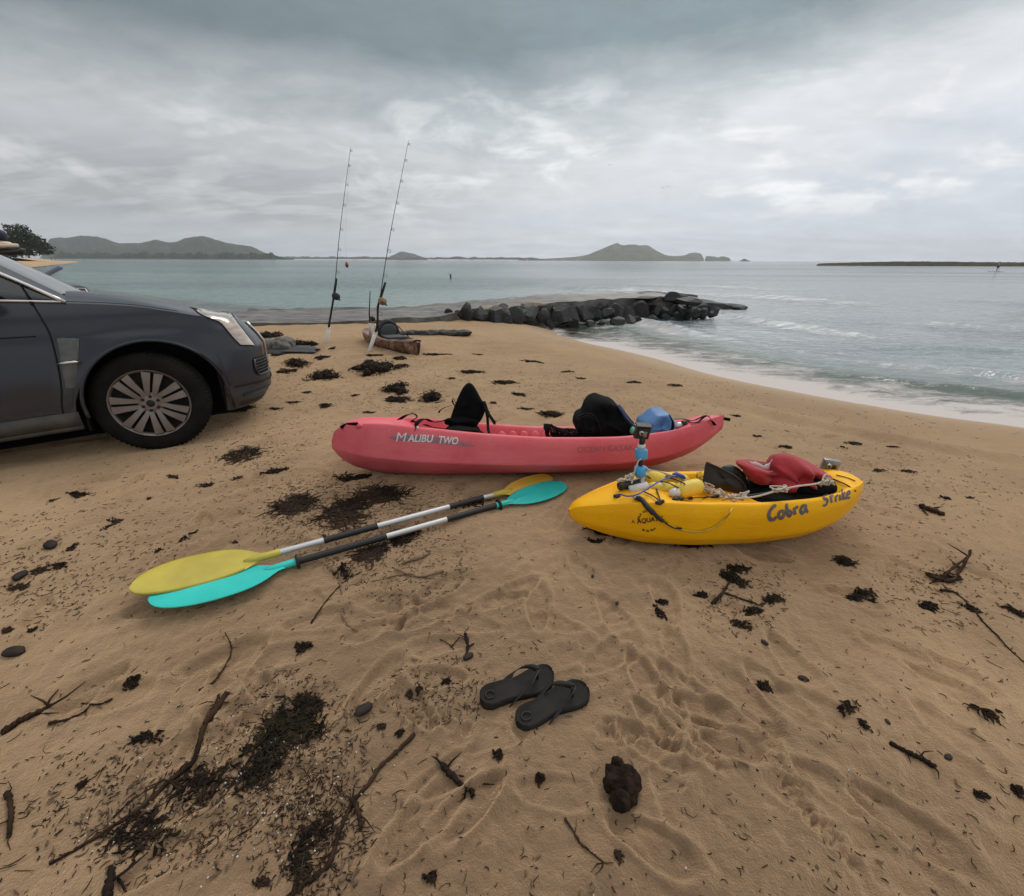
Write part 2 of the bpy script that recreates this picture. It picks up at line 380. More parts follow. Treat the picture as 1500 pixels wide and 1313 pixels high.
SAND_A, SAND_B, SAND_D = (0.45, 0.292, 0.166), (0.32, 0.203, 0.116), (0.17, 0.104, 0.060)
def sea_mat():
    m = bpy.data.materials.new('sea_water'); m.use_nodes = True; T = NT(m.node_tree); T.n.clear()
    out = T.new('ShaderNodeOutputMaterial'); co = T.new('ShaderNodeTexCoord').outputs['Object']
    def attr(n): return T.new('ShaderNodeAttribute', attribute_name=n).outputs['Fac']
    sh = attr('shore'); fo = attr('foam')
    sp = T.new('ShaderNodeSeparateXYZ'); T.l.new(co, sp.inputs[0])
    n1 = T.noise(T.mapv(co, (0.8, 2.0, 1), rot=(0, 0, 0.25)), 2.4, 4, 0.55, 0.5)
    n2 = T.noise(T.mapv(co, (0.35, 1.1, 1), rot=(0, 0, 0.15)), 0.42, 6, 0.6, 0.5)
    n3 = T.noise(T.mapv(co, (0.010, 0.05, 1), rot=(0, 0, -0.1)), 1.0, 5, 0.6, 0.6)
    bp = T.new('ShaderNodeBump'); bp.inputs['Strength'].default_value = 1.0; bp.inputs['Distance'].default_value = 1.0
    calm = T.ss(sh, -0.2, -3.0, 0.12, 1.0)
    amp = T.math('MULTIPLY', calm, T.math('ADD', 0.45, T.math('MULTIPLY', n3, 1.1)))
    hh = T.math('ADD', T.math('MULTIPLY', n1, 0.085), T.math('MULTIPLY', n2, 0.17))
    T.l.new(T.math('MULTIPLY', hh, amp), bp.inputs['Height']); nrm = bp.outputs[0]
    deep = T.mix(T.ss(sp.outputs[0], 6.0, -10.0), (0.37, 0.395, 0.41, 1), (0.17, 0.255, 0.24, 1))
    c = T.mix(T.math('MULTIPLY', T.ss(n3, 0.42, 0.66), 0.6), deep, (0.07, 0.105, 0.11, 1))
    c = T.mix(T.ss(sh, -1.0, -3.6), (0.135, 0.175, 0.125, 1), c)
    dif = T.new('ShaderNodeBsdfDiffuse'); T.l.new(c, dif.inputs[0])
    tr = T.new('ShaderNodeBsdfTransparent'); tr.inputs[0].default_value = (0.80, 0.90, 0.86, 1)
    body = T.new('ShaderNodeMixShader'); T.l.new(T.ss(sh, -0.3, -3.0, 0.10, 1.0), body.inputs[0]); T.l.new(tr.outputs[0], body.inputs[1]); T.l.new(dif.outputs[0], body.inputs[2])
    gl = T.new('ShaderNodeBsdfGlossy'); gl.inputs['Roughness'].default_value = 0.08; T.l.new(nrm, gl.inputs['Normal'])
    fr = T.new('ShaderNodeFresnel'); fr.inputs[0].default_value = 1.333; T.l.new(nrm, fr.inputs['Normal'])
    wat = T.new('ShaderNodeMixShader'); T.l.new(fr.outputs[0], wat.inputs[0]); T.l.new(body.outputs[0], wat.inputs[1]); T.l.new(gl.outputs[0], wat.inputs[2])
    # foam: lace of bubbles along the wash
    f1 = T.noise(T.mapv(co, (0.6, 1.5, 1), rot=(0, 0, 0.75)), 2.2, 7, 0.66, 0.8)
    f2 = T.noise(co, 16.0, 4, 0.7)
    fm = T.ss(T.math('ADD', T.math('ADD', T.math('MULTIPLY', f1, 0.75), T.math('MULTIPLY', f2, 0.25)), T.math('MULTIPLY', fo, 0.62)), 0.72, 1.06)
    fd = T.new('ShaderNodeBsdfDiffuse'); fd.inputs[0].default_value = (0.55, 0.50, 0.475, 1)
    fin = T.new('ShaderNodeMixShader'); T.l.new(fm, fin.inputs[0]); T.l.new(wat.outputs[0], fin.inputs[1]); T.l.new(fd.outputs[0], fin.inputs[2])
    T.l.new(fin.outputs[0], out.inputs[0]); return m

# ------------------------------------------------------------------ ground and sea
def polar(ang_d, rmin, rfine, rat, rfar, rat2):
    a = np.unique(np.concatenate([np.arange(-76, 64, ang_d), np.arange(64, 284.01, 3.0)])); a = np.radians(a[a < 284-1e-6])
    r = [rmin]
    while r[-1] < rfine: r.append(r[-1]*rat)
    while r[-1] < rfar: r.append(r[-1]*rat2)
    A, RR = np.meshgrid(a, np.array(r)); return RR*np.sin(A), RR*np.cos(A)
X, Y = polar(0.20, 0.30, 30.0, 1.0085, 22000, 1.09)
D = shore(X.ravel(), Y.ravel()).reshape(X.shape)
Zs = zbase(D)
k = np.hypot(X, Y) < 60
Zs[k] += relief(X[k], Y[k], D[k])
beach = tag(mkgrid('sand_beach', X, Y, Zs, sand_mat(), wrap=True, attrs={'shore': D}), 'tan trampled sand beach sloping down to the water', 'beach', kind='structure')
X, Y = polar(0.25, 3.0, 110.0, 1.0075, 24000, 1.07)
D = shore(X.ravel(), Y.ravel()).reshape(X.shape); RR = np.hypot(X, Y)
am = sst(-D, 0.2, 5.0)*np.exp(-(RR/120)**2)
Zw = ZW+am*(0.030*fbm(X*0.7+Y*0.25, Y, 0.55, 3, 5)+0.035*fbm(X+Y*.2, Y*1.7, 0.9, 3, 9)+0.020*fbm(X*.8, Y*1.6, 2.3, 2, 13))
dd = -D+0.35*fbm(X, Y, 0.35, 2, 61)
rip = np.exp(-((dd-3.4)/.28)**2)*0.15+np.exp(-((dd-1.9)/.16)**2)*0.055+np.exp(-((dd-7.2)/.38)**2)*0.17+np.exp(-((dd-11.5)/.45)**2)*.19+np.exp(-((dd-17.5)/.6)**2)*.22+np.exp(-((dd-26)/.9)**2)*.26
brk = sst(fbm(X, Y, 0.12, 2, 71), -0.25, 0.3)
Zw += rip*brk*sst(X, -3, 2)
Zw += np.where(D > -1.2, 0.012*sst(-D, -.2, .8), 0.012)
foam = np.exp(-(np.maximum(dd, 0)/2.3)**2)*(0.78+.30*fbm(X*.6+Y*.5, Y*1.2, 1.1, 3, 91))*sst(X, 0.5, 3.0)+np.exp(-(dd/.4)**2)*.5
foam += 0.55*np.exp(-((dd-3.05)/.3)**2)*brk*sst(X, 0, 3)
sea = tag(mkgrid('sea', X, Y, Zw, sea_mat(), keep=(D < 0.7), wrap=True, attrs={'shore': D, 'foam': foam}), 'grey green sea with small waves', 'sea', kind='structure')
# ------------------------------------------------------------------ far land
def land_mat(name, a, b, sc): return mat(name, a, 0.95, col2=b, scale=sc, spec=0.1, detail=6)
M_HILL = land_mat('hill_scrub', (0.052, 0.060, 0.044), (0.018, 0.026, 0.018), 0.012)
M_ISL = land_mat('island_scrub', (0.12, 0.105, 0.062), (0.034, 0.055, 0.030), 0.010)
M_FLAT = land_mat('island_low_scrub', (0.075, 0.065, 0.038), (0.030, 0.034, 0.020), 0.35)
def ridge(name, pts, Yd, dep, m, label, cat, kind='structure', n=160, rough=0.1, seed=0, rows=26, plateau=1.3):
    xs = np.array([p[0] for p in pts], float); ys = np.array([p[1] for p in pts], float)
    px = np.linspace(xs[0], xs[-1], n); py = cint(px, xs, ys)+(0.9*pn(px*.11, px*0+seed, seed)+.5*pn(px*.3, px*0+seed, seed+1))*np.clip((379.5-cint(px, xs, ys))/8, 0, 1)
    P = np.array([atY(a, b, Yd) for a, b in zip(px, py)]); H = np.maximum(P[:, 2]-ZW, 0.0)
    T_ = np.linspace(-1, 1, rows); V = []
    for t in T_:
        sh = (1-abs(t)**plateau); g = fbm(P[:, 0]*9.0/(dep*1.4), np.full(n, t*2.2), 1.0, 4, seed)
        z = H*sh*(1+rough*3.2*g*(abs(t) > .001)*min(1, 2.2*abs(t)))
        xx = P[:, 0]*(1+t*dep/Yd)
        V += [(a, Yd+t*dep, ZW-0.4+max(0, b)+0.0) for a, b in zip(xx, z)]
    return tag(mk(name, V, gridfaces(rows, n), m), label, cat, kind=kind)
ridge('hills', [(60, 376), (75, 349), (98, 347.5), (130, 345.5), (152, 349), (175, 356), (196, 356), (215, 354), (226, 351.5), (252, 355), (270, 349.5), (294, 345.5),
                (312, 350), (330, 355), (346, 358), (368, 361), (385, 369), (402, 374.5), (430, 378)], 3600, 700, M_HILL, 'hazy green ridge of hills across the bay', 'hills', seed=3, rough=.13)
ridge('hill', [(564, 379), (575, 374), (590, 368.5), (597, 370), (606, 371.5), (614, 375), (626, 379)], 5200, 420, M_HILL, 'small grey green cone hill on the far coast', 'hill', n=60, seed=8)
ridge('island', [(760, 380.5), (800, 379), (838, 376.6), (858, 374), (872, 368.5), (884, 363.5), (894, 359.5), (904, 356), (910, 358), (916, 359), (922, 358), (930, 358.2), (938, 359),
                 (946, 358.8), (952, 361), (960, 366), (968, 370.5), (977, 374), (990, 375), (1003, 374), (1012, 370.5), (1019, 370), (1025, 371), (1029, 375), (1031.5, 380.5)],
      5200, 600, M_ISL, 'steep green volcanic headland rising out of the sea', 'island', seed=12, n=220, rough=.1)
ridge('islet', [(1032.5, 381), (1034.5, 375.5), (1048, 376.3), (1052, 377.5), (1056, 376), (1068, 378), (1070.5, 382)], 5200, 160, M_ISL, 'flat topped rock islet beside the green headland', 'islet', n=50, seed=14, plateau=3.0)
ridge('sea_rock', [(1083, 382.5), (1086, 381), (1090, 379), (1094, 380.5), (1099, 382.5)], 3600, 60, M_FLAT, 'tiny dark pointed rock alone on the sea horizon', 'rock', kind='thing', n=24, rows=14, seed=15)
ridge('low_island', [(1196, 387.5), (1200, 385.2), (1225, 384.2), (1255, 383.4), (1290, 382.6), (1330, 382), (1380, 382.3), (1420, 382.8), (1500, 383.4), (1640, 384)], 235, 16, M_FLAT,
      'long low flat island of dark scrub on the horizon', 'island', n=260, rows=20, seed=19, rough=.08, plateau=3.0)
M_TREELINE = land_mat('coast_trees', (0.040, 0.055, 0.026), (0.016, 0.024, 0.012), 0.03)
def treeline(name, x0, x1, h, Yd, label, seed):
    px = np.linspace(x0, x1, 420); yy = 379.2+(px-400)*0.0036
    hh = h*(0.55+0.75*np.clip(fbm(px, px*0, 0.05, 3, seed)+.4, 0, 1.4)+0.35*pn(px*.4, px*0, seed+5))*np.minimum(1, np.minimum(px-x0, x1-px)/20)
    V = []; n = len(px)
    for t in (-1, -.8, -.4, 0, .5, 1):
        for a, b, hgt in zip(px, yy, hh):
            P = atY(a, b-max(hgt, .1)*(1-t*t), Yd); V.append((P[0]*(1+t*40/Yd), Yd+t*40+(8*pn(np.array(a*.5), np.array(t*3.0), seed)), P[2]-1.0*(abs(t) == 1)))
    return tag(mk(name, V, gridfaces(6, n), M_TREELINE), label, 'trees', kind='stuff')
treeline('treeline', 70, 420, 9.0, 2300, 'band of trees along the shore below the hills', 5)
treeline('coast_trees', 395, 800, 3.6, 4600, 'thin dark line of trees on the far coast', 9)
M_HWALL = mat('house_wall', (0.62, 0.60, 0.56), 0.8, var=.05); M_HROOF = mat('house_roof', (0.20, 0.17, 0.15), 0.8)
rh = np.random.RandomState(4)
for i, hx in enumerate([520, 548, 637, 652, 676, 690, 706, 728, 741, 757, 772, 812, 826, 846]):
    P = atY(hx, 380.0+(hx-400)*.0036, 4480); wd, hg = rh.uniform(7, 13), rh.uniform(5, 8)
    t = thing('coast_house', 'small pale house on the far coast between the tree line and the sea', 'house', (P[0], 4480, ZW), (0, 0, rh.uniform(-.5, .5)), 'pale houses along the far coast')
    b = MB(); b.box((0, 0, hg/2), (wd, 5, hg/2)); b.build('wall', M_HWALL, t, False)
    mk('roof', [(-wd-1, -6, hg), (wd+1, -6, hg), (wd+1, 6, hg), (-wd-1, 6, hg), (-wd*.8, 0, hg+4), (wd*.8, 0, hg+4)], [(0, 1, 5, 4), (2, 3, 4, 5), (1, 2, 5), (3, 0, 4), (3, 2, 1, 0)], M_HROOF, t, False)

# ------------------------------------------------------------------ sand spit with its tree
M_SPIT = mat('spit_sand', (0.50, 0.36, 0.24), 0.95, scale=.3, var=.12, spec=.1)
def spit():
    xs = np.linspace(-470, -253, 150); ys = np.linspace(262, 345, 40); XX, YY = np.meshgrid(xs, ys)
    d = shore(XX.ravel(), YY.ravel()).reshape(XX.shape)
    Z = -0.9+sst(d, -1, 14)*1.0+1.5*sst(d+4*fbm(XX, YY, .05, 2, 3), 10, 24)*sst(XX, -258, -275)+.25*fbm(XX, YY, .08, 3, 7)
    tag(mkgrid('sand_spit', XX, YY, Z, M_SPIT), 'low pale sand bank on the far point below the tree', 'sand bank', kind='structure')
spit()
M_LEAF = mat('tree_leaf', (0.045, 0.058, 0.026), 0.7, col2=(0.016, 0.024, 0.010), scale=0.35, spec=.2)
M_BARK = mat('tree_bark', (0.10, 0.075, 0.055), 0.9, scale=1.5)
def tree(name, base, outline, dens, seed, label, leaf=0.95):
    g = np.random.RandomState(seed); t = thing(name, label, 'tree', base)
    b = MB(); c = MB()
    b.tube([(0, 0, -1), (.3, 0, 2), (-.2, .3, 5)], [.55, .45, .3])
    for (cx, cz, rx, rz) in outline:
        b.tube([(g.uniform(-.3, .3), 0, 2.5), (cx*.5, g.uniform(-1, 1), cz*.5+1), (cx, 0, cz)], [.28, .18, .06], 6)
        n = int(dens*rx*rz)
        for _ in range(n):
            u = g.normal(size=3); u /= np.linalg.norm(u); k = g.uniform(.25, 1.06)**.5; p = np.array([cx+u[0]*rx*k, u[1]*rx*.9*k, cz+u[2]*rz*k])
            p += .55*g.normal(size=3)
            if p[2] < .6: continue
            a1 = g.normal(size=3); a1 /= np.linalg.norm(a1); a2 = np.cross(a1, g.normal(size=3)); a2 /= np.linalg.norm(a2); s_ = leaf*g.uniform(.5, 1.2)
            c.add([p-a1*s_, p+a2*s_*.5, p+a1*s_, p-a2*s_*.5], [(0, 1, 2, 3)])
    b.build('trunk', M_BARK, t); c.build('crown', M_LEAF, t, False); return t
tb = atY(42, 376.5, 315.0)
sc_ = 315/690.0*1.16
tree('tree', (tb[0], 315, 1.2), [(-14, 5, 7, 4.5), (-9, 10, 6.5, 5.0), (-3, 12.5, 5.5, 4.8), (1.5, 16.5, 5.0, 4.0), (-6.5, 18.5, 2.0, 1.6), (5, 11.5, 6, 4.6), (9, 9, 5.5, 4.2), (12.5, 5.8, 5.0, 3.4), (2, 6, 9, 4), (-7, 5, 8, 4)], 20, 3,
     'dark rounded tree on the sand bank at the point')

# ------------------------------------------------------------------ rock jetty
M_CONC = mat('jetty_concrete', (0.20, 0.175, 0.15), 0.42, col2=(0.035, 0.030, 0.026), scale=1.6, bump=.05, bscale=5, spec=.5, detail=9, stretch=(.6, 1.5, 1))
M_BASALT = mat('basalt', (0.034, 0.031, 0.029), 0.65, col2=(0.014, 0.014, 0.015), scale=3.5, bump=.03, bscale=9, spec=.45)
M_CAPST = mat('mortar', (0.30, 0.245, 0.175), 0.85, scale=5, bump=.02, bscale=20)
def jetty():
    t = thing('rock_jetty', 'low grey concrete jetty slab reaching from the sand into the sea', 'jetty', (0, 0, 0))
    near = crom([(-8.0, 9.7), (-6.0, 10.1), (-3.1, 10.75), (-1.7, 11.7), (-0.5, 12.95), (1.0, 14.2), (2.6, 15.3), (4.4, 16.0), (5.9, 16.3), (6.7, 16.5)], 90)
    far = crom([(-9.0, 15.6), (-7.2, 15.9), (-4.2, 16.2), (-2.2, 16.7), (-.4, 17.2), (1.5, 17.9), (3.2, 18.6), (4.6, 18.8), (6.0, 18.3), (6.9, 17.2)], 90)
    V = []; rows = 26
    ztop = cint(np.arange(90), [0, 25, 45, 62, 80, 89], [.03, .06, .12, .16, .18, .10])
    for i in range(rows):
        f = i/(rows-1); P = near*(1-f)+far*f
        z = ztop*(1-f*.25)-0.30*f**1.5*sst(-P[:, 0], -2, 5)+.07*fbm(P[:, 0], P[:, 1], 1.7, 5, 33)+.05*(np.abs(fbm(P[:, 0], P[:, 1], .5, 2, 37)))*f
        if i == rows-1: z += .05*pn(P[:, 0]*2, P[:, 1], 4)+.07
        V += [(a[0], a[1], zz) for a, zz in zip(P, z)]
    lip = near+np.array([.03, -.05]); b0 = [(a[0], a[1], zz-.75) for a, zz in zip(lip, ztop)]
    b1 = [(a[0], a[1], -1.2) for a in far]
    m = MB(); m.add(b0+V+b1, gridfaces(rows+2, 90)); m.build('slab', M_CONC, t)
    auto_smooth(t.children[0], 50)
    # mortared cap stones along the middle of the edge
    g = np.random.RandomState(8)
    for (q, dx) in ((38, 0), (41, 0), (47.5, 0)):
        P = crom(near, 901)[int(q*10)]
        mb = MB(); mb.blob((0, 0, 0), (.42, .26, .10), seed=int(q*7), amp=.25, cuts=5); mb.build('cap_stone', M_CAPST, t, loc=(P[0]+.05, P[1]+.12, float(cint(q, [0, 25, 45, 62, 80, 89], [.03, .06, .12, .16, .18, .10]))+.0))
    return near
JN = jetty()
bl = []
gj = np.random.RandomState(21)
basepts = [at(q[0], q[1], -.12 if q[0] < 700 else -.2 if q[0] < 740 else -.33 if q[0] < 790 else -.45) for q in [(655, 466), (690, 469), (728, 474), (770, 478), (830, 479.5), (880, 477), (930, 473), (980, 469), (1020, 466), (1050, 461)]]
toppts = [at(*q, .12) for q in [(655, 462), (690, 458), (728, 452), (770, 447), (830, 443), (880, 440), (930, 437.5), (985, 437), (1015, 445), (1050, 452)]]
basec = crom(np.array(basepts), 400); topc = crom(np.array(toppts), 400)
u = 0
rows = [(.34, .40, 27, .40), (.06, .36, 24, .24), (.80, .26, 30, .24)]
for (f, _, n, rad) in rows:
    for i in range(n):
        s = (i+.5+gj.uniform(-.25, .25))/n; kk = int(s*399); B = basec[kk]; Tt = topc[kk]
        if f < .2 and s < .45 and i % 3: continue
        if f > .7 and s < .22: continue
        P = B*(1-f)+Tt*f; sz = rad*gj.uniform(.8, 1.3)*(0.62+0.38*min(1, s/.18))*(1 if s < .84 else max(.5, 1-(s-.84)*3.0))
        b = MB(); b.blob((0, 0, 0), (sz*gj.uniform(.70, .9), sz*.75, sz*(gj.uniform(.80, .98) if f > .3 and f < .5 else gj.uniform(.6, .8))), seed=100+u, amp=.05, sc=1.5, sub=3, cuts=-11)
        o = b.build('boulder', M_BASALT); auto_smooth(o, 11); o.location = (P[0], P[1]+(.12 if f < .5 else .2), P[2]-.12 if f > .7 else max(P[2]+.02, float(zg(P[0], P[1])[0])+.02))
        o.rotation_euler = (gj.uniform(-.3, .3), gj.uniform(-.6, .6), gj.uniform(0, 6.28)); u += 1
        tag(o, ('small dark wet boulder at the foot of the jetty face' if f < .2 else 'tall dark boulder in the main row of the jetty face' if f < .8 else 'small dark boulder wedged along the top edge of the jetty face'), 'boulder', 'boulders facing the jetty')
# raised heap of slabs near the seaward end and the low reef tail
for i, (px, py, sx, sz, lab) in enumerate([(950, 438, .60, .16, 'broad dark slab crowning the jetty, landward of the highest rock'), (992, 436.5, .55, .24, 'highest black rock on top of the jetty near its sea end'), (1012, 441, .45, .22, 'black rock stepping down behind the highest jetty rock')]):
    P = at(px, py+3, .12); b = MB(); b.blob((0, 0, 0), (sx, .6, sz), seed=300+i, amp=.05, cuts=-12); o = b.build('boulder', M_BASALT); auto_smooth(o, 11); o.location = (P[0], P[1]+.3, .17); tag(o, lab, 'boulder', 'boulders facing the jetty')
b = MB()
for i, (px, py, sx) in enumerate([(1030, 449, 1.0), (1052, 450, .9), (1070, 450.5, .7), (1083, 450.8, .5)]):
    P = at(px, py, -.42); b.blob((P[0], P[1]+.5, -.45), (sx, .7, .30-.05*i), seed=330+i, amp=.25, cuts=5)
o = b.build('reef_ledge', M_BASALT); auto_smooth(o, 28); tag(o, 'low black ledge trailing off the sea end of the jetty', 'rock ledge')
P = ground(632, 490)
b = MB()
for i in range(7): b.blob((-.60+i*.21, .03*math.sin(i*2), .01), (.19, .12, .08), seed=350+i, amp=.35, cuts=4)
o = b.build('rock_row', M_BASALT); o.location = P; o.rotation_euler = (0, 0, .05); tag(o, 'low row of dark stones half buried in sand behind camouflage kayak', 'rocks')

# ------------------------------------------------------------------ water markers, people, birds
M_DARK = mat('dark_post', (0.05, 0.045, 0.04), 0.7)
M_SKIN = mat('skin', (0.32, 0.19, 0.13), 0.6, var=.06); M_CLOTH = mat('swim_cloth', (0.03, 0.035, 0.05), 0.8); M_BOARD = mat('board_white', (0.6, 0.6, 0.58), 0.4)
P = at(660, 408, ZW)
b = MB(); b.tube([(0, 0, -.8), (.02, 0, .42), (.02, 0, .46)], [.085, .085, .06], 10); b.lathe([(.10, .30), (.10, .36)], 10)
tag(b.build('marker_post', M_DARK, loc=P), 'short dark marker post standing in calm water', 'post')
def body_mesh(joints, edges, radii, name, m, parent=None):
    me = bpy.data.meshes.new(name); me.from_pydata(joints, edges, []); o = bpy.data.objects.new(name, me); COL.objects.link(o)
    sk = o.modifiers.new('skin', 'SKIN'); ss_ = o.modifiers.new('sub', 'SUBSURF'); ss_.levels = ss_.render_levels = 1
    for v, r in zip(me.skin_vertices[0].data, radii): v.radius = (r, r)
    me.skin_vertices[0].data[0].use_root = True
    dg = bpy.context.evaluated_depsgraph_get(); nm = bpy.data.meshes.new_from_object(o.evaluated_get(dg)); nm.name = name
    o.modifiers.clear(); o.data = nm; nm.materials.clear(); nm.materials.append(m); nm.polygons.foreach_set('use_smooth', np.ones(len(nm.polygons), bool))
    if parent: o.parent = parent
    return o
STAND = [(0, 0, .95), (0, .01, 1.15), (0, .02, 1.38), (0, .02, 1.50), (0, .01, 1.60), (0, .0, 1.72), (.17, .02, 1.40), (.26, -.03, 1.15), (.22, -.18, .98), (-.17, .02, 1.40), (-.25, -.06, 1.17), (-.20, -.2, 1.02),
         (.10, 0, .90), (.12, -.03, .50), (.13, .03, .06), (.13, -.10, .03), (-.10, 0, .90), (-.12, -.03, .50), (-.13, .03, .06), (-.13, -.10, .03)]
SEDGE = [(0, 1), (1, 2), (2, 3), (3, 4), (4, 5), (2, 6), (6, 7), (7, 8), (2, 9), (9, 10), (10, 11), (0, 12), (12, 13), (13, 14), (14, 15), (0, 16), (16, 17), (17, 18), (18, 19)]
SRAD = [.14, .13, .15, .055, .09, .075, .06, .045, .035, .06, .045, .035, .095, .06, .04, .035, .095, .06, .04, .035]
def person(loc, rz, label, group=None, paddle=False):
    t = thing('person', label, 'person', loc, (0, 0, rz), group)
    body_mesh(STAND, SEDGE, SRAD, 'body', M_SKIN, t)
    b = MB(); b.lathe([(.13, .60), (.20, .72), (.19, .95), (.16, 1.02)], 14); b.build('shorts', M_CLOTH, t)
    b = MB(); b.blob((0, .02, 1.70), (.105, .115, .09), 3, .1, sub=2); b.build('hair', M_DARK, t)
    return t
P = at(1459, 398.5, ZW); person((P[0], P[1], ZW+.16), .5, 'person standing on a paddle board out on the water before the flat island')
b = MB()
n = 24; L = 3.2
V = []
for i in range(n):
    f = i/(n-1); wv = .40*math.sin(math.pi*min(max(f, .012), .988))**.55; x = (f-.5)*L; zz = .06+.22*max(0, f-.8)**2*5
    V += [(x, -wv, zz), (x, -wv*.8, zz-.08), (x, wv*.8, zz-.08), (x, wv, zz), (x, wv*.8, zz+.03), (x, -wv*.8, zz+.03)]
b.add(V, gridfaces(n, 6, True)); o = b.build('paddle_board', M_BOARD, loc=(P[0], P[1], ZW+.06)); tag(o, 'white paddle board afloat under standing person', 'paddle board')
b = MB(); b.tube([(-.1, -.25, 1.45), (.15, -.35, -.15)], .02, 6); b.tube([(.13, -.345, .05), (.2, -.37, -.4)], [.03, .09], 6, flat=.2); o = b.build('long_paddle', M_DARK, loc=(P[0], P[1], ZW+.16)); tag(o, 'long paddle held by the standing paddle boarder', 'paddle')
for i, (px, Yd) in enumerate([(33, 300), (42.5, 298), (60, 297), (75, 293), (81, 292)]):
    P = atY(px, 380, Yd); zz = 1.1 if i < 3 else .35
    d_ = float(shore(P[0], Yd)[0]); zz = -0.9+float(sst(np.array(d_), -1, 14))+1.5*float(sst(np.array(d_), 10, 24))
    person((P[0], Yd, zz), i*1.3, 'tiny person standing on the sand bank near the tree', 'people on the far sand bank')
for i, (px, py) in enumerate([(93, 382.5), (101, 382.5), (124, 382.8)]):
    P = at(px, py, ZW); person((P[0], P[1], ZW-.75), i*2.0, 'tiny person wading off the sand bank', 'people wading off the sand bank')
M_BIRD = mat('bird_feather', (0.05, 0.05, 0.05), 0.8)
for i, (px, py) in enumerate([(971, 275.5), (978, 273.5), (893, 242)]):
    P = atY(px, py, 300.0); b = MB(); b.tube([(-.45, 0, 0), (-.2, 0, .02), (.2, 0, .03), (.5, 0, 0)], [.02, .11, .10, .02], 8)
    for s in (-1, 1): b.strap([(0, 0, .05), (.05, s*.4, .22), (-.02, s*.75, .24), (-.15, s*1.05, .16)], [.28, .24, .18, .06], .03, side=(1, 0, 0))
    tag(b.build('bird', M_BIRD, loc=P), 'tiny dark seabird with spread wings high over the sea', 'bird', 'seabirds in the sky').rotation_euler = (0, .1, i*1.1)
# ------------------------------------------------------------------ cars
def paint_mat(name, col):
    m = bpy.data.materials.new(name); m.use_nodes = True; T = NT(m.node_tree); b = T.n['Principled BSDF']
    co = T.new('ShaderNodeTexCoord').outputs['Object']; sp = T.new('ShaderNodeSeparateXYZ'); T.l.new(co, sp.inputs[0])
    n = T.noise(co, 2.2, 6, 0.6); n2 = T.noise(T.mapv(co, (3, 1, 9)), 3.0, 5, 0.65)
    dust = T.math('MULTIPLY', T.ss(T.math('ADD', sp.outputs[2], T.math('MULTIPLY', n2, .25)), 0.68, 0.30), 0.55)
    dust = T.math('ADD', dust, T.math('MULTIPLY', T.ss(n, .5, .8), .06), clamp=True)
    T.l.new(T.mix(dust, tuple(col)+(1,), (0.085, 0.070, 0.055, 1)), b.inputs['Base Color'])
    b.inputs['Metallic'].default_value = 0.0
    T.l.new(T.math('ADD', 0.42, T.math('MULTIPLY', dust, .4)), b.inputs['Roughness'])
    b.inputs['Coat Weight'].default_value = 0.5; b.inputs['Specular IOR Level'].default_value = 0.3
    T.l.new(T.math('ADD', 0.10, T.math('ADD', T.math('MULTIPLY', n, .10), T.math('MULTIPLY', dust, .5))), b.inputs['Coat Roughness'])
    return m
M_PAINT = paint_mat('car_paint_slate', (0.019, 0.022, 0.032)); M_PAINT2 = paint_mat('car_paint_black', (0.008, 0.008, 0.009))
M_BLACKP = mat('black_plastic', (0.012, 0.012, 0.012), 0.55); M_GAP = mat('shut_line', (0.002, 0.002, 0.002), 0.9)
M_LINER = mat('wheel_liner', (0.006, 0.006, 0.006), 0.9)
M_CHROME = mat('chrome_trim', (0.62, 0.60, 0.58), 0.28, 1.0, var=.06); M_VENT = mat('vent_metal', (0.13, 0.135, 0.13), 0.5, 0.9, var=.2, scale=14); M_CLAD = mat('sill_cladding', (0.040, 0.036, 0.032), 0.7, col2=(0.075, 0.062, 0.048), scale=9)
M_RIM = mat('alloy_wheel', (0.215, 0.185, 0.168), 0.5, 0.75, var=.12, scale=9); M_TYRE = mat('tyre_rubber', (0.008, 0.008, 0.0075), 0.9, col2=(0.016, 0.014, 0.012), scale=7, spec=.15)
M_RIMD = mat('wheel_barrel', (0.015, 0.014, 0.014), 0.7, .3)
def glass_mat(name, col, rough=.03):
    m = bpy.data.materials.new(name); m.use_nodes = True; b = m.node_tree.nodes['Principled BSDF']; T = NT(m.node_tree)
    n = T.noise(T.new('ShaderNodeTexCoord').outputs['Object'], 5.0, 4, .6); T.l.new(T.math('ADD', rough, T.math('MULTIPLY', n, .05)), b.inputs['Roughness'])
    b.inputs['Base Color'].default_value = tuple(col)+(1,); b.inputs['Specular IOR Level'].default_value = .7; b.inputs['Coat Weight'].default_value = .5; return m
M_GLASS = glass_mat('tinted_glass', (0.006, 0.007, 0.008)); M_WSCREEN = glass_mat('windscreen_glass', (0.05, 0.06, 0.06))
M_LENS = mat('headlight_lens', (0.55, 0.46, 0.38), 0.22, 0.15, col2=(0.34, 0.27, 0.22), scale=7, coat=1.0, stretch=(1, 1, 4))
CW = 1.88
def car_ztop(s): return cint(s, [-3.85, -3.0, -1.5, -.6, -.25, 0, .3, .5, .64, .85], [1.20, 1.20, 1.16, 1.125, 1.100, 1.075, 1.020, .975, .945, .92])
def car_nose(z): return cint(z, [.18, .24, .30, .40, .46, .56, .69, .74, .82, .92, 1.0, 1.1], [.78, .84, .89, .925, .915, .915, .92, .90, .855, .78, .71, .67])
def car_yin(z): return cint(z, [.15, .25, .30, .41, .44, .60, .75, .86, .90, 1.0, 1.06, 1.2], [.07, .045, .022, .014, .004, -.008, -.004, .004, .012, .022, .038, .105])
ARC = (0.075, 0.392, 0.436); ARC2 = (-2.735, 0.392, 0.436)
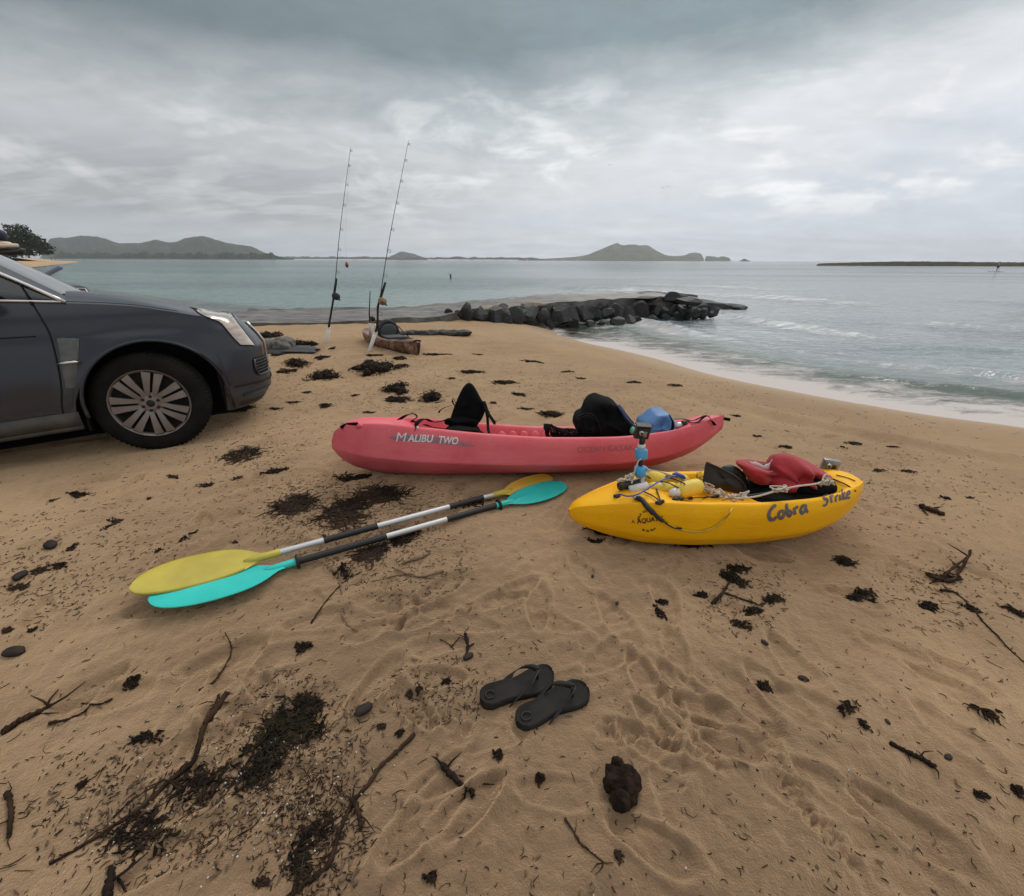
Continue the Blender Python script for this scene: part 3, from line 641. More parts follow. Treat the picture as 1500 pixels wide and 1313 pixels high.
def car_zbot(s):
    z = cint(s, [-3.85, -3.2, -2.0, -.3, .35, .55, .9], [.30, .26, .262, .268, .25, .21, .22])
    for (c, zc, r) in (ARC, ARC2):
        k = r*r-(s-c)**2
        if k > 0: z = max(z, zc+math.sqrt(k)) if zc+math.sqrt(k) > z else z
    return z
def shut(z): return cint(z, [.25, .42, .55, .69, .91, 1.12, 1.25], [-.075, -.055, -.020, .005, .024, -.008, -.028])
def car_pt(s, th, v, inset=0.0):
    """point on the side skin: station s (straight part) or corner angle th (nose), height share v"""
    if th is None:
        zt, zb = float(car_ztop(s)), float(car_zbot(s)); z = zb+(zt-zb)*v
        w_ = math.exp(-((s+.415)/.10)**2); ss_ = s+w_*float(shut(z)); y = float(car_yin(z))
        for (c, zc, r) in (ARC, ARC2):
            q = math.hypot(s-c, z-zc)-r; y -= .016*math.exp(-(q/.075)**2)*(z > .3)
        for c in (.1,):
            if s > c: y += .035*((s-c)/.75)**2.2
        return (ss_, y+inset, z)
    s0 = .1
    # nose corner
    zt, zb = float(car_ztop(s0+.62*math.sin(th)**.5)), 0
    zz = None
    sN0 = .89
    sg = s0+(sN0-s0)*math.sin(th)**.5
    zb = float(car_zbot(sg)); zt = float(car_ztop(min(sg*.93, .66))); z = zb+(zt-zb)*v
    sN = float(car_nose(z)); s = s0+(sN-s0)*math.sin(th)**.5
    hw = CW/2; y = hw-(hw-float(car_yin(z))-.02*(th/1.57))*max(math.cos(th), 0)**.62
    q = math.hypot(s-ARC[0], z-ARC[1])-ARC[2]; y -= .016*math.exp(-(q/.075)**2)*(z > .3)*math.cos(th)
    return (s, y+inset*math.cos(th)-0, z) if not inset else (s-inset*math.sin(th), y+inset*math.cos(th), z)
def build_car(name, label, loc, rz, paint, scale=1.0, full=True, roll=-4.2):
    t = thing(name, label, 'car', loc, (R(roll), 0, rz)); t.scale = (scale,)*3
    st = list(np.arange(-3.7, -3.25, .08))+list(np.arange(-3.25, -2.25, .02))+list(np.arange(-2.25, -.62, .08))+list(np.arange(-.62, .1, .0125))
    ths = [R(a) for a in (0.6, 1, 2, 3, 4, 5, 6, 8, 10, 12, 14, 16, 18, 20, 23, 26, 29, 32, 36, 40, 44, 48, 52, 56, 60, 64, 68, 72, 76, 80, 84, 87, 90)]
    U = [(s, None) for s in st]+[(None, a) for a in ths]; nv = 44; VS = [i/(nv-1) for i in range(nv)]
    G = np.array([[car_pt(s, a, v) for v in VS] for (s, a) in U]); nu = len(U)
    kg = int(np.argmin([abs(s+.415) if s is not None else 9 for s, a in U]))
    iB = next(i for i, (s, a) in enumerate(U) if a is not None and G[i, 20, 0] > .47)
    fb, fp, fd, fk = [], [], [], []
    for i in range(nu-1):
        for j in range(nv-1):
            q = G[i:i+2, j:j+2].reshape(-1, 3).mean(0); f = (i*nv+j, (i+1)*nv+j, (i+1)*nv+j+1, i*nv+j+1)
            if q[0] > .30 and q[2] < .755-.02*(q[0] > 0.6) and G[i, j, 0] > .05:
                if i >= iB or q[2] < .752 and q[0] > .40: fp.append(f); continue
            if -1.75 < q[0] and i < kg: fd.append(f)
            elif -.35 > q[2]: fk.append(f)
            else: fb.append(f)
    Vg = G.reshape(-1, 3)
    def part(nm, faces, m, par=t, mirror=True):
        V = [tuple(v) for v in Vg]; F = list(faces)
        if mirror: n0 = len(V); V += [(a, CW-b, c) for a, b, c in V]; F += [tuple(n0+i for i in reversed(f)) for f in faces]
        bm = bmesh.new(); bv = [bm.verts.new(v) for v in V]
        for f in F:
            try: bm.faces.new([bv[i] for i in f])
            except ValueError: pass
        bmesh.ops.delete(bm, geom=[v for v in bm.verts if not v.link_faces], context='VERTS'); bmesh.ops.remove_doubles(bm, verts=bm.verts, dist=.0004); bmesh.ops.recalc_face_normals(bm, faces=bm.faces)
        me = bpy.data.meshes.new(nm); bm.to_mesh(me); bm.free(); me.polygons.foreach_set('use_smooth', np.ones(len(me.polygons), bool)); me.materials.append(m)
        o = bpy.data.objects.new(nm, me); COL.objects.link(o); o.parent = par; return o
    body = part('body', fb, paint)
    if full:
        for sgn in (0, 1):
            o = part('door', fd, paint, mirror=False)
            if sgn: o.scale = (1, -1, 1); o.location = (0, CW, 0)
            # lower cladding, crease and door handle
            b = MB(); b.strap([car_pt(s, None, 0.0)[:1]+(car_pt(s, None, .02)[1]-.004, .425) for s in np.linspace(-1.7, -.53, 30)], .010, .012, side=(0, 0, 1)); b.build('door_crease', M_GAP, o)
            b = MB(); b.tube([(-1.62, -.03, .98), (-1.55, -.055, .985), (-1.44, -.055, .985), (-1.37, -.03, .98)], [.012, .016, .016, .012]); b.build('handle', M_CHROME, o)
    else: part('door', fd, paint)
    # dark inside so that gaps and arches read black
    Gi = np.array([[car_pt(s, a, v, .035) for v in VS[::3]] for (s, a) in U[::2]]); m_ = MB()
    n2, n3 = Gi.shape[0], Gi.shape[1]; m_.add(Gi.reshape(-1, 3), gridfaces(n2, n3)); m_.add([(a, CW-b, c) for a, b, c in Gi.reshape(-1, 3)], gridfaces(n2, n3))
    for (c, zc, r) in (ARC, ARC2):
        for off in (0, 1):
            pr = []
            for k in range(25):
                a = math.pi*(-.03+1.06*k/24)
                for yy in (.02, .42): pr.append((c+(r+.012)*math.cos(a), yy if not off else CW-yy, zc+(r+.012)*math.sin(a)))
            m_.add(pr, gridfaces(25, 2))
            by_ = .42 if not off else CW-.42; m_.add([(c-r-.25, by_, .15), (c+r+.12, by_, .15), (c+r+.12, by_, zc+.22), (c-r-.25, by_, zc+.22)], [(0, 1, 2, 3)])
            for ss in (-1, 1): yy0, yy1 = (.02, .42) if not off else (CW-.02, CW-.42); sx_ = c+ss*(r+.010); m_.add([(sx_, yy0, zc+.02), (sx_, yy1, zc+.02), (sx_+ss*.01, yy1, .16), (sx_+ss*.01, yy0, .235)], [(0, 1, 2, 3)])
            ctr = (c, .42 if not off else CW-.42, zc); k0 = [p for p in pr[1::2]]; m_.add(k0+[ctr], [(i, i+1, 25) for i in range(24)])
    m_.add([(-3.6, .15, .18), (.66, .15, .18), (.66, CW-.15, .18), (-3.6, CW-.15, .18)], [(0, 1, 2, 3)])
    m_.build('under_tray', M_LINER, t)
    # arch lips
    for (c, zc, r) in (ARC,) + ((ARC2,) if full else ()):
        b = MB(); P = []
        for k in range(41):
            a = R(-8)+R(196)*k/40; s = c+r*math.cos(a); z = max(zc+r*math.sin(a), .25)
            vv = car_pt(min(s, .5), None, 0)[1] if s <= .1 else None
            y = float(car_yin(z))-.014+(.035*(max(s-.1, 0)/.75)**2.2)+(0.02 if s > .4 else 0)
            P.append((s, y+.006, z))
        b.tube(P, .012, 8); o = b.build('wheel_arch_lip', paint, body)
    part('bumper', fp, paint)
    # bumper: lower lip, crease, fog grille
    def nose(th, z, out=0.0):
        s0 = .1; sN = float(car_nose(z)); s = s0+(sN-s0)*math.sin(th)**.5; hw = CW/2
        y = hw-(hw-float(car_yin(z))-.02*(th/1.57))*max(math.cos(th), 0)**.62
        return (s+out*math.sin(th), y-out*math.cos(th), z)
    bump = t.children[-1]
    TH = [R(a) for a in np.linspace(17, 90, 30)]
    b = MB(); P = [nose(a, .405, .004) for a in TH]; P = P+[(s, CW-y, z) for s, y, z in P[::-1]]; b.strap(P, .012, .012, side=(0, 0, 1)); b.build('bumper_crease', M_GAP, bump)
    b = MB()
    TH2 = [R(a) for a in np.linspace(24, 90, 30)]
    Pa = [nose(a, .235, .005) for a in TH2]; Pb = [nose(a, .335, .010) for a in TH2]
    Pa = Pa+[(s, CW-y, z) for s, y, z in Pa[::-1]]; Pb = Pb+[(s, CW-y, z) for s, y, z in Pb[::-1]]
    b.add(Pa+Pb+[(s-.03, y, z-.01) for s, y, z in Pa], gridfaces(3, len(Pa))); b.build('lower_valance', M_BLACKP, bump)
    for mir in (0, 1):
        f = lambda P: [(s, CW-y, z) if mir else (s, y, z) for s, y, z in P]
        b = MB(); n = 9
        for i in range(n):
            pass
        Th = [R(a) for a in np.linspace(40, 74, 12)]
        lo = [nose(a, .475, .003) for a in Th]; hi = [nose(a, .61, .003) for a in Th]
        b.add(f(lo)+f(hi), gridfaces(2, 12)); g_ = b.build('fog_grille', M_LINER, bump)
        b = MB()
        for zz in (.49, .515, .54, .565, .59): b.tube(f([nose(a, zz, .006) for a in Th]), .005, 5)
        for a in Th[1::2]: b.tube(f([nose(a, zz, .006) for zz in (.48, .61)]), .003, 5)
        b.build('grille_mesh', M_BLACKP, g_)
        b = MB(); b.tube(f([nose(R(40), .60, .008), nose(R(39), .52, .010), nose(R(41), .472, .012)]+[nose(a, .462, .014) for a in Th[1:]]), .009, 6); b.build('fog_surround', paint, g_)
    # bonnet
    ed = [(i, G[i, nv-1]) for i in range(nu) if G[i, nv-1, 0] > -.40]
    V = []; m_n = 33
    def crown(s): return float(cint(s, [-.5, -.3, 0, .3, .5, .66], [.108, .098, .082, .064, .052, .032]))
    for i, e in ed:
        for j in range(m_n):
            f = j/(m_n-1); k = abs(2*f-1); y = e[1]+(CW-2*e[1])*f
            V.append((e[0]+(-.10*(1-k**2) if e[0] < -.2 else 0)*0, y, e[2]+crown(e[0])*(1-k**3.5)*min(1, (CW-2*e[1])/1.2)+.006*math.exp(-((k-.62)/.05)**2)))
    bon = mk('bonnet', V, gridfaces(len(ed), m_n), paint, t)
    for mir in (0, 1):
        b = MB(); P = [(e[0], (e[1]+.012) if not mir else CW-e[1]-.012, e[2]+.012) for i, e in ed[::2] if e[0] < .33 and e[0] > -.33]; b.tube(P, .0022, 5); b.build('bonnet_seam', M_GAP, bon)
    
    # grille and badge on the nose
    b = MB()
    V = []
    for zz in np.linspace(.50, .88, 12):
        for yy in np.linspace(-.36, .36, 12):
            th = math.acos(min(1, (abs(yy)/ (CW/2))**(1/.62))); V.append((nose(min(th, 1.57), zz, .006)[0]+.004, CW/2+yy*(1-.25*(.88-zz)/.38), zz))
    b.add(V, gridfaces(12, 12)); gr = b.build('grille', M_LINER, t)
    b = MB()
    for k in range(1, 11, 2): b.tube([(V[k*12+j][0]+.008, V[k*12+j][1], V[k*12+j][2]) for j in range(12)], .008, 6)
    ring = [V[j] for j in range(12)]+[V[k*12+11] for k in range(1, 12)]+[V[11*12+j] for j in range(10, -1, -1)]+[V[k*12] for k in range(10, -1, -1)]
    b.tube([(a+.008, c, d) for a, c, d in ring], .014, 6); b.build('grille_bars', M_CHROME, gr)
    # greenhouse
    def rail(s):  # roof side rail: y, z
        return float(cint(s, [-3.7, -3.4, -2.6, -1.6, -1.08], [.40, .30, .27, .27, .30])), float(cint(s, [-3.7, -3.4, -2.6, -1.6, -1.08], [1.30, 1.50, 1.64, 1.67, 1.60]))
    # pillar line from the base of the mirror triangle up to the roof
    base = np.array([-.27, .062, 1.105]); topc = np.array([-1.08, .30, 1.60])
    pil = np.array([base*(1-f)+topc*f+np.array([0, 0, .03*math.sin(math.pi*f)]) for f in np.linspace(0, 1, 16)])
    wsb = np.array([-.29, .22, 1.165]); wst = np.array([-1.09, .43, 1.69]); wse = np.array([wsb*(1-f)+wst*f+np.array([0, 0, .03*math.sin(math.pi*f)]) for f in np.linspace(0, 1, 16)])
    rs_ = np.linspace(-1.08, -3.7, 24); rl = np.array([(s,)+rail(s) for s in rs_])
    for mir in (0, 1):
        mm = lambda A: [(a, CW-y if mir else y, z) for a, y, z in A]
        b = MB(); b.add(mm(pil)+mm((pil+wse)/2+np.array([.012, -.004, .012]))+mm(wse), gridfaces(3, 16)); b.build('windscreen_pillar', paint, t)
        top = np.vstack([pil, rl[1:]]); bot = np.array([(s, float(car_yin(float(car_ztop(s))))+.012, float(car_ztop(s))+.006) for s in top[:, 0]])
        bot[0] = pil[0]
        V = []; nr = 7
        for i in range(nr):
            f = i/(nr-1); q = bot*(1-f)+top*f; q[:, 1] += .004-.03*math.sin(math.pi*f)*(top[:, 2]-bot[:, 2])/.5; V += mm(q)
        sg = mk('side_window', V, gridfaces(nr, len(top)), M_GLASS, t)
        off = np.array([.004, -.010, .004])
        b = MB(); b.tube(mm(pil+off), .0125, 8); b.tube(mm(rl+off), .012, 8); b.build('window_trim', M_CHROME, sg)
        b = MB(); b.tube(mm(np.array([(s, float(car_yin(float(car_ztop(s))))-.002, float(car_ztop(s))+.012-.004*(s > -.6)) for s in np.linspace(-.285, -3.2, 40)])), .0085, 8); b.build('belt_trim', M_CHROME, sg)
        b = MB(); b.strap(mm([(-.425, .045, 1.10), (-.437, .085, 1.17), (-.455, .115, 1.235)]), .012, .012, side=(1, 0, 0)); b.build('door_frame_gap', M_GAP, sg)
        b = MB(); b.blob((0, 0, 0), (.10, .12, .085), 5, .06, sub=3, cuts=2, M=Matrix.Translation((-.68, CW+.10 if mir else -.10, 1.205))); b.tube(mm([(-.62, .05, 1.13), (-.65, -.05, 1.17)]), .03, 8); b.build('wing_mirror', M_BLACKP, t)
    V = []
    for i in range(16):
        e = wse[i]
        for j in range(21):
            f = j/20; k = 1-(2*f-1)**2; V.append((e[0]+.05*k*(1-i/15*.6), e[1]+(CW-2*e[1])*f, e[2]+.02*k))
    mk('windscreen', V, gridfaces(16, 21), M_WSCREEN, t)
    V = []
    for p in np.vstack([[wse[-1]], rl[1:]]):
        for j in range(21):
            f = j/20; V.append((p[0], p[1]+(CW-2*p[1])*f, p[2]+.05*(1-abs(2*f-1)**2.5)))
    mk('roof', V, gridfaces(len(rl), 21), paint, t)
    e0 = [(i, G[i, nv-1]) for i in range(nu) if -.42 < G[i, nv-1, 0] < -.30][:2]
    b = MB(); b.add([(-.40+.16*(1-(2*f-1)**2)*k_, .10+(CW-.2)*f, 1.13+.05*(1-abs(2*f-1)**3)-.015*k_) for k_ in (0, 1) for f in np.linspace(0, 1, 21)], gridfaces(2, 21)); b.build('cowl', paint, t)
    # tail end
    tail = [tuple(G[0, j]) for j in range(nv)]; b = MB(); b.add(tail+[(a-.15, y+.15, z) for a, y, z in tail]+[(a-.15, CW-y-.15, z) for a, y, z in tail]+[(a, CW-y, z) for a, y, z in tail], [f for f in gridfaces(4, nv)])
    b.add([(-3.7, .40, 1.30), (-3.7, CW-.40, 1.30), (-3.85, CW-.3, 1.18), (-3.85, .3, 1.18)], [(0, 1, 2, 3)]); b.build('tailgate', paint, t)
    # side vent with its chrome bar
    if full:
        b = MB(); V = []
        vt = [(-.360, .885), (-.262, .872), (-.355, .555), (-.410, .560)]
        for i in range(9):
            f = i/8; l = np.array(vt[0])*(1-f)+np.array(vt[3])*f; r_ = np.array(vt[1])*(1-f)+np.array(vt[2])*f
            for j in range(5): q = l*(1-j/4)+r_*j/4; V.append((q[0], float(car_yin(q[1]))-.010-.006*math.sin(math.pi*j/4), q[1]))
        b.add(V, gridfaces(9, 5)); b.strap([(p[0], p[1]+.008, p[2]) for p in [V[0], V[4], V[-1], V[-5], V[0]]], .02, .008, side=(0, 1, 0)); vent = b.build('fender_vent', M_VENT, t)
        b = MB(); b.tube([(-.405, -.022, .722), (-.375, -.036, .726), (-.315, -.036, .726), (-.290, -.022, .722)], [.008, .02, .02, .008], 8, flat=.6); b.build('vent_badge', M_CHROME, vent)
        b = MB(); b.strap([(s, float(car_yin(.33))-.012, .335+.002*math.sin(s*9)) for s in np.linspace(-2.3, -.40, 40)], .10, .02, side=(0, 0, 1)); b.tube([(s, float(car_yin(.3))-.004, .278) for s in np.linspace(-2.3, -.40, 30)], .022, 8); b.build('sill_cladding', M_CLAD, body)
        # front door shut line
        b = MB(); b.tube([(car_pt(-.415, None, v)[0], car_pt(-.415, None, v)[1]-.0005, car_pt(-.415, None, v)[2]) for v in np.linspace(.0, 1, 40)], .0055, 6); b.build('shut_line', M_GAP, body)
        b = MB(); b.tube([(s, float(car_yin(.90))-.001, .905-.012*(s+.4)) for s in np.linspace(-1.7, -.46, 20)], [.004]*20, 6); b.build('door_swage', M_GAP, t.children[1])
    # wheels
    for (wx, wy) in ((0, 0), (0, 1), (-2.81, 0), (-2.81, 1)):
        wt = thing('wheel', None, None, (wx, .0 if not wy else CW, .372)); wt.parent = t
        wt.rotation_euler = (0, 0, (math.pi if wy else 0)-(R(11) if wx == 0 else 0))
        mt = Matrix.Rotation(R(-90), 4, 'X')  # lathe axis towards +y (inwards)
        b = MB(); b.lathe([(.235, .03), (.240, .012), (.262, .004), (.300, -.004), (.335, .004), (.352, .018), (.362, .028), (.369, .046), (.371, .066), (.367, .068), (.367, .074), (.3715, .076), (.373, .11), (.368, .112), (.368, .119), (.373, .121),
                                   (.372, .16), (.367, .162), (.367, .169), (.371, .171), (.362, .20), (.335, .222), (.262, .228), (.235, .20)], 72, mt)
        for k in range(72):
            a = 2*math.pi*k/72; c_, s_ = math.cos(a), math.sin(a)
            b.tube([(.356*c_, .018, .356*s_), (.372*math.cos(a+.02), .050, .372*math.sin(a+.02)), (.3725*math.cos(a+.03), .064, .3725*math.sin(a+.03))], [.004, .0062, .006], 5)
        tyre = b.build('tyre', M_TYRE, wt); auto_smooth(tyre, 40)
        b = MB(); b.lathe([(.205, .18), (.218, .05), (.222, .028), (.232, .016), (.238, .014), (.239, .022), (.236, .19)], 72, mt)
        b.lathe([(.0001, .020), (.030, .020), (.062, .022), (.078, .034), (.080, .05), (.0001, .05)], 40, mt)
        for k in range(7):
            for d_ in (-1, 1):
                a0 = R(90-17+51.43*k)
                P = []
                for rr, off, dep in ((.060, .33, .030), (.095, .26, .022), (.14, .205, .017), (.185, .185, .018), (.222, .172, .022)):
                    a = a0+d_*off*.95; P.append((rr*math.cos(a), dep, rr*math.sin(a)))
                ta = a0; b.strap(P, [.024, .031, .038, .046, .052], .022, side=(-math.sin(ta), 0, math.cos(ta)))
        rim = b.build('rim', M_RIM, wt); auto_smooth(rim, 40); rim.scale = (1.055, 1, 1.055); rim.location = (0, -.013, 0)
        b = MB(); b.lathe([(.0001, .13), (.216, .13), (.216, .10), (.0001, .10)], 40, mt); b.build('brake_disc', M_RIMD, rim)
        b = MB()
        for k in range(6): a = R(60*k+20); b.lathe([(.010, .015), (.012, .024), (.012, .03)], 8, Matrix.Translation((.050*math.cos(a), 0, .050*math.sin(a))) @ mt)
        b.lathe([(.0001, .012), (.022, .013), (.026, .022), (.026, .03)], 20, mt); b.build('hub_cap', M_RIMD, rim)
    return t, G, Vg
CARH = R(90-53)
zc0 = float(zg(-2.70, 3.12)[0])
CARLOC = (-2.70, 3.12, zc0-.006)
car, CG, CV = build_car('car', 'dark slate blue car standing on the sand with dusty doors and silver wheels', CARLOC, CARH, M_PAINT)
# headlight lens laid on the front corner of the body
bpy.context.view_layer.update()
def headlight(c, pts, inset=.004):
    vs, fs = [], []
    for ch in c.children:
        if ch.name.split('.')[0] in ('body', 'bumper', 'bonnet'):
            k = len(vs); vs += [ch.matrix_world @ v.co for v in ch.data.vertices]; fs += [tuple(i+k for i in p.vertices) for p in ch.data.polygons]
    bv = BVHTree.FromPolygons(vs, fs)
    A = crom(np.array(pts[0], float), 16); B = crom(np.array(pts[1], float), 16); inv = c.matrix_world.inverted(); V = []; nr = 8
    for i in range(nr):
        f = i/(nr-1)
        for a, b in zip(A, B):
            p = a*(1-f)+b*f; d = Vector(ray(*p)).normalized(); h = bv.ray_cast(Vector(C0), d)
            if h[0] is None: h = bv.find_nearest(Vector(atY(p[0], p[1], 3.75)))
            n = h[1] if h[1].dot(d) < 0 else -h[1]
            V.append(inv @ (h[0]+n*(inset+.010*math.sin(math.pi*f))))
    o = mk('headlight', V, gridfaces(nr, 16), M_LENS, c)
    b = MB(); e = [V[j] for j in range(16)]+[V[i*16+15] for i in range(1, nr)]+[V[(nr-1)*16+j] for j in range(14, -1, -1)]+[V[i*16] for i in range(nr-1, -1, -1)]
    b.tube(e, .0045, 6, cap=False); b.build('lens_edge', M_BLACKP, o)
    o2 = mk('headlight', [(v[0], CW-v[1], v[2]) for v in V], [tuple(reversed(f)) for f in gridfaces(nr, 16)], M_LENS, c)
    return o
headlight(car, ([(277, 446), (300, 450), (322, 454), (337, 458), (347, 472), (360, 489), (374, 507)], [(281, 449), (292, 460), (308, 467), (322, 473), (332, 484), (342, 496), (352, 506)]))
P2 = atY(70, 398, 12.6)
car2, _, _ = build_car('car', 'black car parked beyond the slate blue car with a board on its roof', (P2[0]-.9, 12.4, float(zg(P2[0], 12.6)[0])-.22), R(12), M_PAINT2, 1.0, full=False)
# things on the second car
M_CREAM = mat('board_cream', (0.62, 0.50, 0.38), 0.5, scale=3); M_CORAL = mat('board_coral', (0.40, 0.20, 0.14), 0.5); M_BLUEROD = mat('blue_foam', (0.16, 0.20, 0.36), 0.5); M_NAVY = mat('navy_cloth', (0.02, 0.022, 0.05), 0.8)
Q = atY(10, 358, 12.9)
b = MB(); n = 20
V = []
for i in range(n):
    f = i/(n-1); wv = .30*(1-max(0, (f-.72)/.28)**2.2*.98); x = -2.6+2.9*f
    for a in np.linspace(0, 2*math.pi, 12, endpoint=False): V.append((x, wv*math.cos(a), .085*math.sin(a)*(.5+.5*wv/.30)))
b.add(V, gridfaces(n, 12, True)+[tuple(range(11, -1, -1)), tuple((n-1)*12+k for k in range(12))]); o = b.build('surfboard', M_CREAM, loc=(Q[0]-.05, 12.9, Q[2]-.03)); o.rotation_euler = (0, R(0), R(12))
tag(o, 'cream and coral surfboard lying on the roof of the black car', 'surfboard')
b = MB(); b.blob((-.05, 0, .05), (.20, .16, .06), 4, .1); b.build('nose_pad', M_CREAM, o)
b = MB(); b.tube([(-2.2, .0, -.16), (-.1, 0, -.17), (.30, 0, -.15), (.36, 0, -.08)], [.15, .16, .15, .08], 14, flat=.5); o = b.build('roof_pad', M_BLACKP, loc=(Q[0]-.05, 12.9, Q[2]-.03)); o.rotation_euler = (0, 0, R(12)); tag(o, 'black padded roof roll under the cream surfboard', 'roof pad')
Q2 = atY(1, 344, 12.9); b = MB(); b.blob((0, 0, 0), (.22, .2, .16), 9, .2, cuts=2); o = b.build('bag', M_NAVY, loc=(Q2[0]-.12, 12.9, Q2[2]-.02)); tag(o, 'small navy bag on top of the cream surfboard', 'bag')
A = atY(58, 407.5, 11.9); B_ = atY(88.5, 391.8, 11.6)
b = MB(); A = np.array(A); B_ = np.array(B_); b.tube([A-(B_-A)*1.6, A, B_, B_+(B_-A)*.03], [.05, .05, .05, .03], 12)
tag(b.build('foam_tube', M_BLUEROD), 'blue foam tube sticking out beside the black car', 'tube')
# ------------------------------------------------------------------ kayaks
def kayak_hull(L, ts, beam, sheer, keel, well, floor, crown, tend, n=130, across=7, vee=False):
    """sit-on-top hull as one skin; x runs from bow to stern, y across, z up"""
    T_ = 0.5-0.5*np.cos(np.linspace(0, math.pi, n)); T_ = 0.5*T_+0.5*np.linspace(0, 1, n)
    B = cint(T_, ts, beam); ZS = cint(T_, ts, sheer); ZK = cint(T_, ts, keel); WL = cint(T_, ts, well); CR = cint(T_, ts, crown); FL = cint(T_, ts, floor)
    V = []
    for t, b, zs, zk, w_, cr, fl in zip(T_, B, ZS, ZK, WL, CR, FL):
        H = zs-zk; mx = lambda a, c: a*(1-w_)+c*w_
        half = [(0, zk), (.36*b, zk+.008), (.66*b, zk+.11*H), (.83*b, zk+.27*H), (.875*b, zk+.33*H), (.91*b, zk+.42*H), (.965*b, zk+.62*H), (1.0*b, zk+.80*H), (.985*b, zs-.012), (.95*b, zs+.006), (.89*b, zs+mx(.10*cr, .008)), (.82*b, zs+mx(.25*cr, -.012)),
                (mx(.70, .765)*b, mx(zs+.5*cr, fl+.035)), (mx(.5, .66)*b, mx(zs+.75*cr, fl+.002)), (mx(.28, .35)*b, mx(zs+.93*cr, fl)), (0, mx(zs+cr, fl+.006))]
        if vee: half[1:8] = [(.42*b, zk+.12*H), (.76*b, zk+.29*H), (.905*b, zk+.385*H), (.94*b, zk+.42*H), (.955*b, zk+.50*H), (.98*b, zk+.66*H), (1.0*b, zk+.84*H)]
        q = crom(np.array(half), across*15+1)
        ring = [(t*L, -a, z) for a, z in q]+[(t*L, a, z) for a, z in q[-2:0:-1]]
        V += ring
    m = len(V)//n; F = gridfaces(n, m, True)+[tuple(range(m)), tuple((n-1)*m+k for k in range(m-1, -1, -1))]
    return V, F
def poly_mat(name, col, dark, sc=6):
    m = bpy.data.materials.new(name); m.use_nodes = True; T = NT(m.node_tree); b = T.n['Principled BSDF']; co = T.new('ShaderNodeTexCoord').outputs['Object']
    n = T.noise(co, 2.2, 6, .65, .3); s = T.noise(T.mapv(co, (2, 30, 30)), 4.0, 5, .7); g = T.noise(co, 160, 2, .5)
    c = T.mix(T.ss(n, .32, .72), tuple(dark)+(1,), tuple(col)+(1,)); c = T.mix(T.math('MULTIPLY', T.ss(s, .58, .75), .32), c, (.62, .52, .45, 1))
    sp = T.new('ShaderNodeSeparateXYZ'); T.l.new(co, sp.inputs[0])
    dirt = T.math('MULTIPLY', T.ss(T.math('ADD', sp.outputs[2], T.math('MULTIPLY', T.math('SUBTRACT', n, .5), .16)), .07, .0), .55)
    c = T.mix(dirt, c, (.26, .17, .10, 1)); T.l.new(c, b.inputs['Base Color'])
    T.l.new(T.math('ADD', .36, T.math('MULTIPLY', n, .2)), b.inputs['Roughness']); b.inputs['Specular IOR Level'].default_value = .22
    bp = T.new('ShaderNodeBump'); bp.inputs['Distance'].default_value = .0012; T.l.new(T.math('ADD', g, T.math('MULTIPLY', s, 2.0)), bp.inputs['Height']); T.l.new(bp.outputs[0], b.inputs['Normal']); return m
M_RED = poly_mat('kayak_red', (0.76, 0.165, 0.19), (0.66, 0.10, 0.125)); M_YEL = poly_mat('kayak_yellow', (0.92, 0.47, 0.002), (0.84, 0.38, 0.002))
M_STRAP = mat('black_webbing', (0.005, 0.005, 0.005), 0.9, scale=200, spec=.1); M_CLOTHB = mat('black_fabric', (0.004, 0.004, 0.0045), 0.9, scale=30, bump=.005, bscale=25, spec=.12)
M_WHITED = mat('white_lettering', (0.72, 0.66, 0.66), 0.5, var=.1); M_GREYD = mat('grey_lettering', (0.11, 0.095, 0.105), 0.55, var=.2, scale=40); M_PURPLE = mat('grey_violet_swash', (0.30, 0.16, 0.21), 0.55, var=.15, scale=30)
M_FADED = mat('faded_lettering', (0.34, 0.135, 0.165), 0.6, col2=(0.50, 0.10, 0.12), scale=22); M_BLACKD = mat('black_lettering', (0.03, 0.025, 0.02), 0.6)
def text_poly(txt, size, shear=0.0, bold=0.0, space=1.0):
    cu = bpy.data.curves.new('txt', 'FONT'); cu.body = txt; cu.size = size; cu.shear = shear; cu.offset = bold; cu.space_character = space; cu.resolution_u = 3
    o = bpy.data.objects.new('txt', cu); COL.objects.link(o); dg = bpy.context.evaluated_depsgraph_get(); dg.update()
    me = bpy.data.meshes.new_from_object(o.evaluated_get(dg)); bpy.data.objects.remove(o); bm = bmesh.new(); bm.from_mesh(me)
    bmesh.ops.triangulate(bm, faces=bm.faces[:])
    for _ in range(3):
        E_ = [e for e in bm.edges if e.calc_length() > size*.28]
        if E_: bmesh.ops.subdivide_edges(bm, edges=E_, cuts=1); bmesh.ops.triangulate(bm, faces=bm.faces[:])
    V = [tuple(v.co) for v in bm.verts]; bm.verts.index_update(); F = [tuple(v.index for v in f.verts) for f in bm.faces]; bm.free(); bpy.data.meshes.remove(me); return V, F
def lay(name, V2, F, place, bvh, m, parent, lift=.0022, src=(0, -1, 0.12)):
    """flat drawing laid on the hull side"""
    V = []; d = -Vector(src).normalized()
    for v in V2:
        x, z = place(v[0], v[1]); h = bvh.ray_cast(Vector((x, 0, z))-d*1.2, d)
        p = h[0] if h[0] is not None else bvh.find_nearest(Vector((x, -.3, z)))[0]; n = h[1] if h[1] is not None else Vector((0, -1, 0))
        if n.dot(d) > 0: n = -n
        V.append(p+n*lift)
    return mk(name, V, F, m, parent, False)
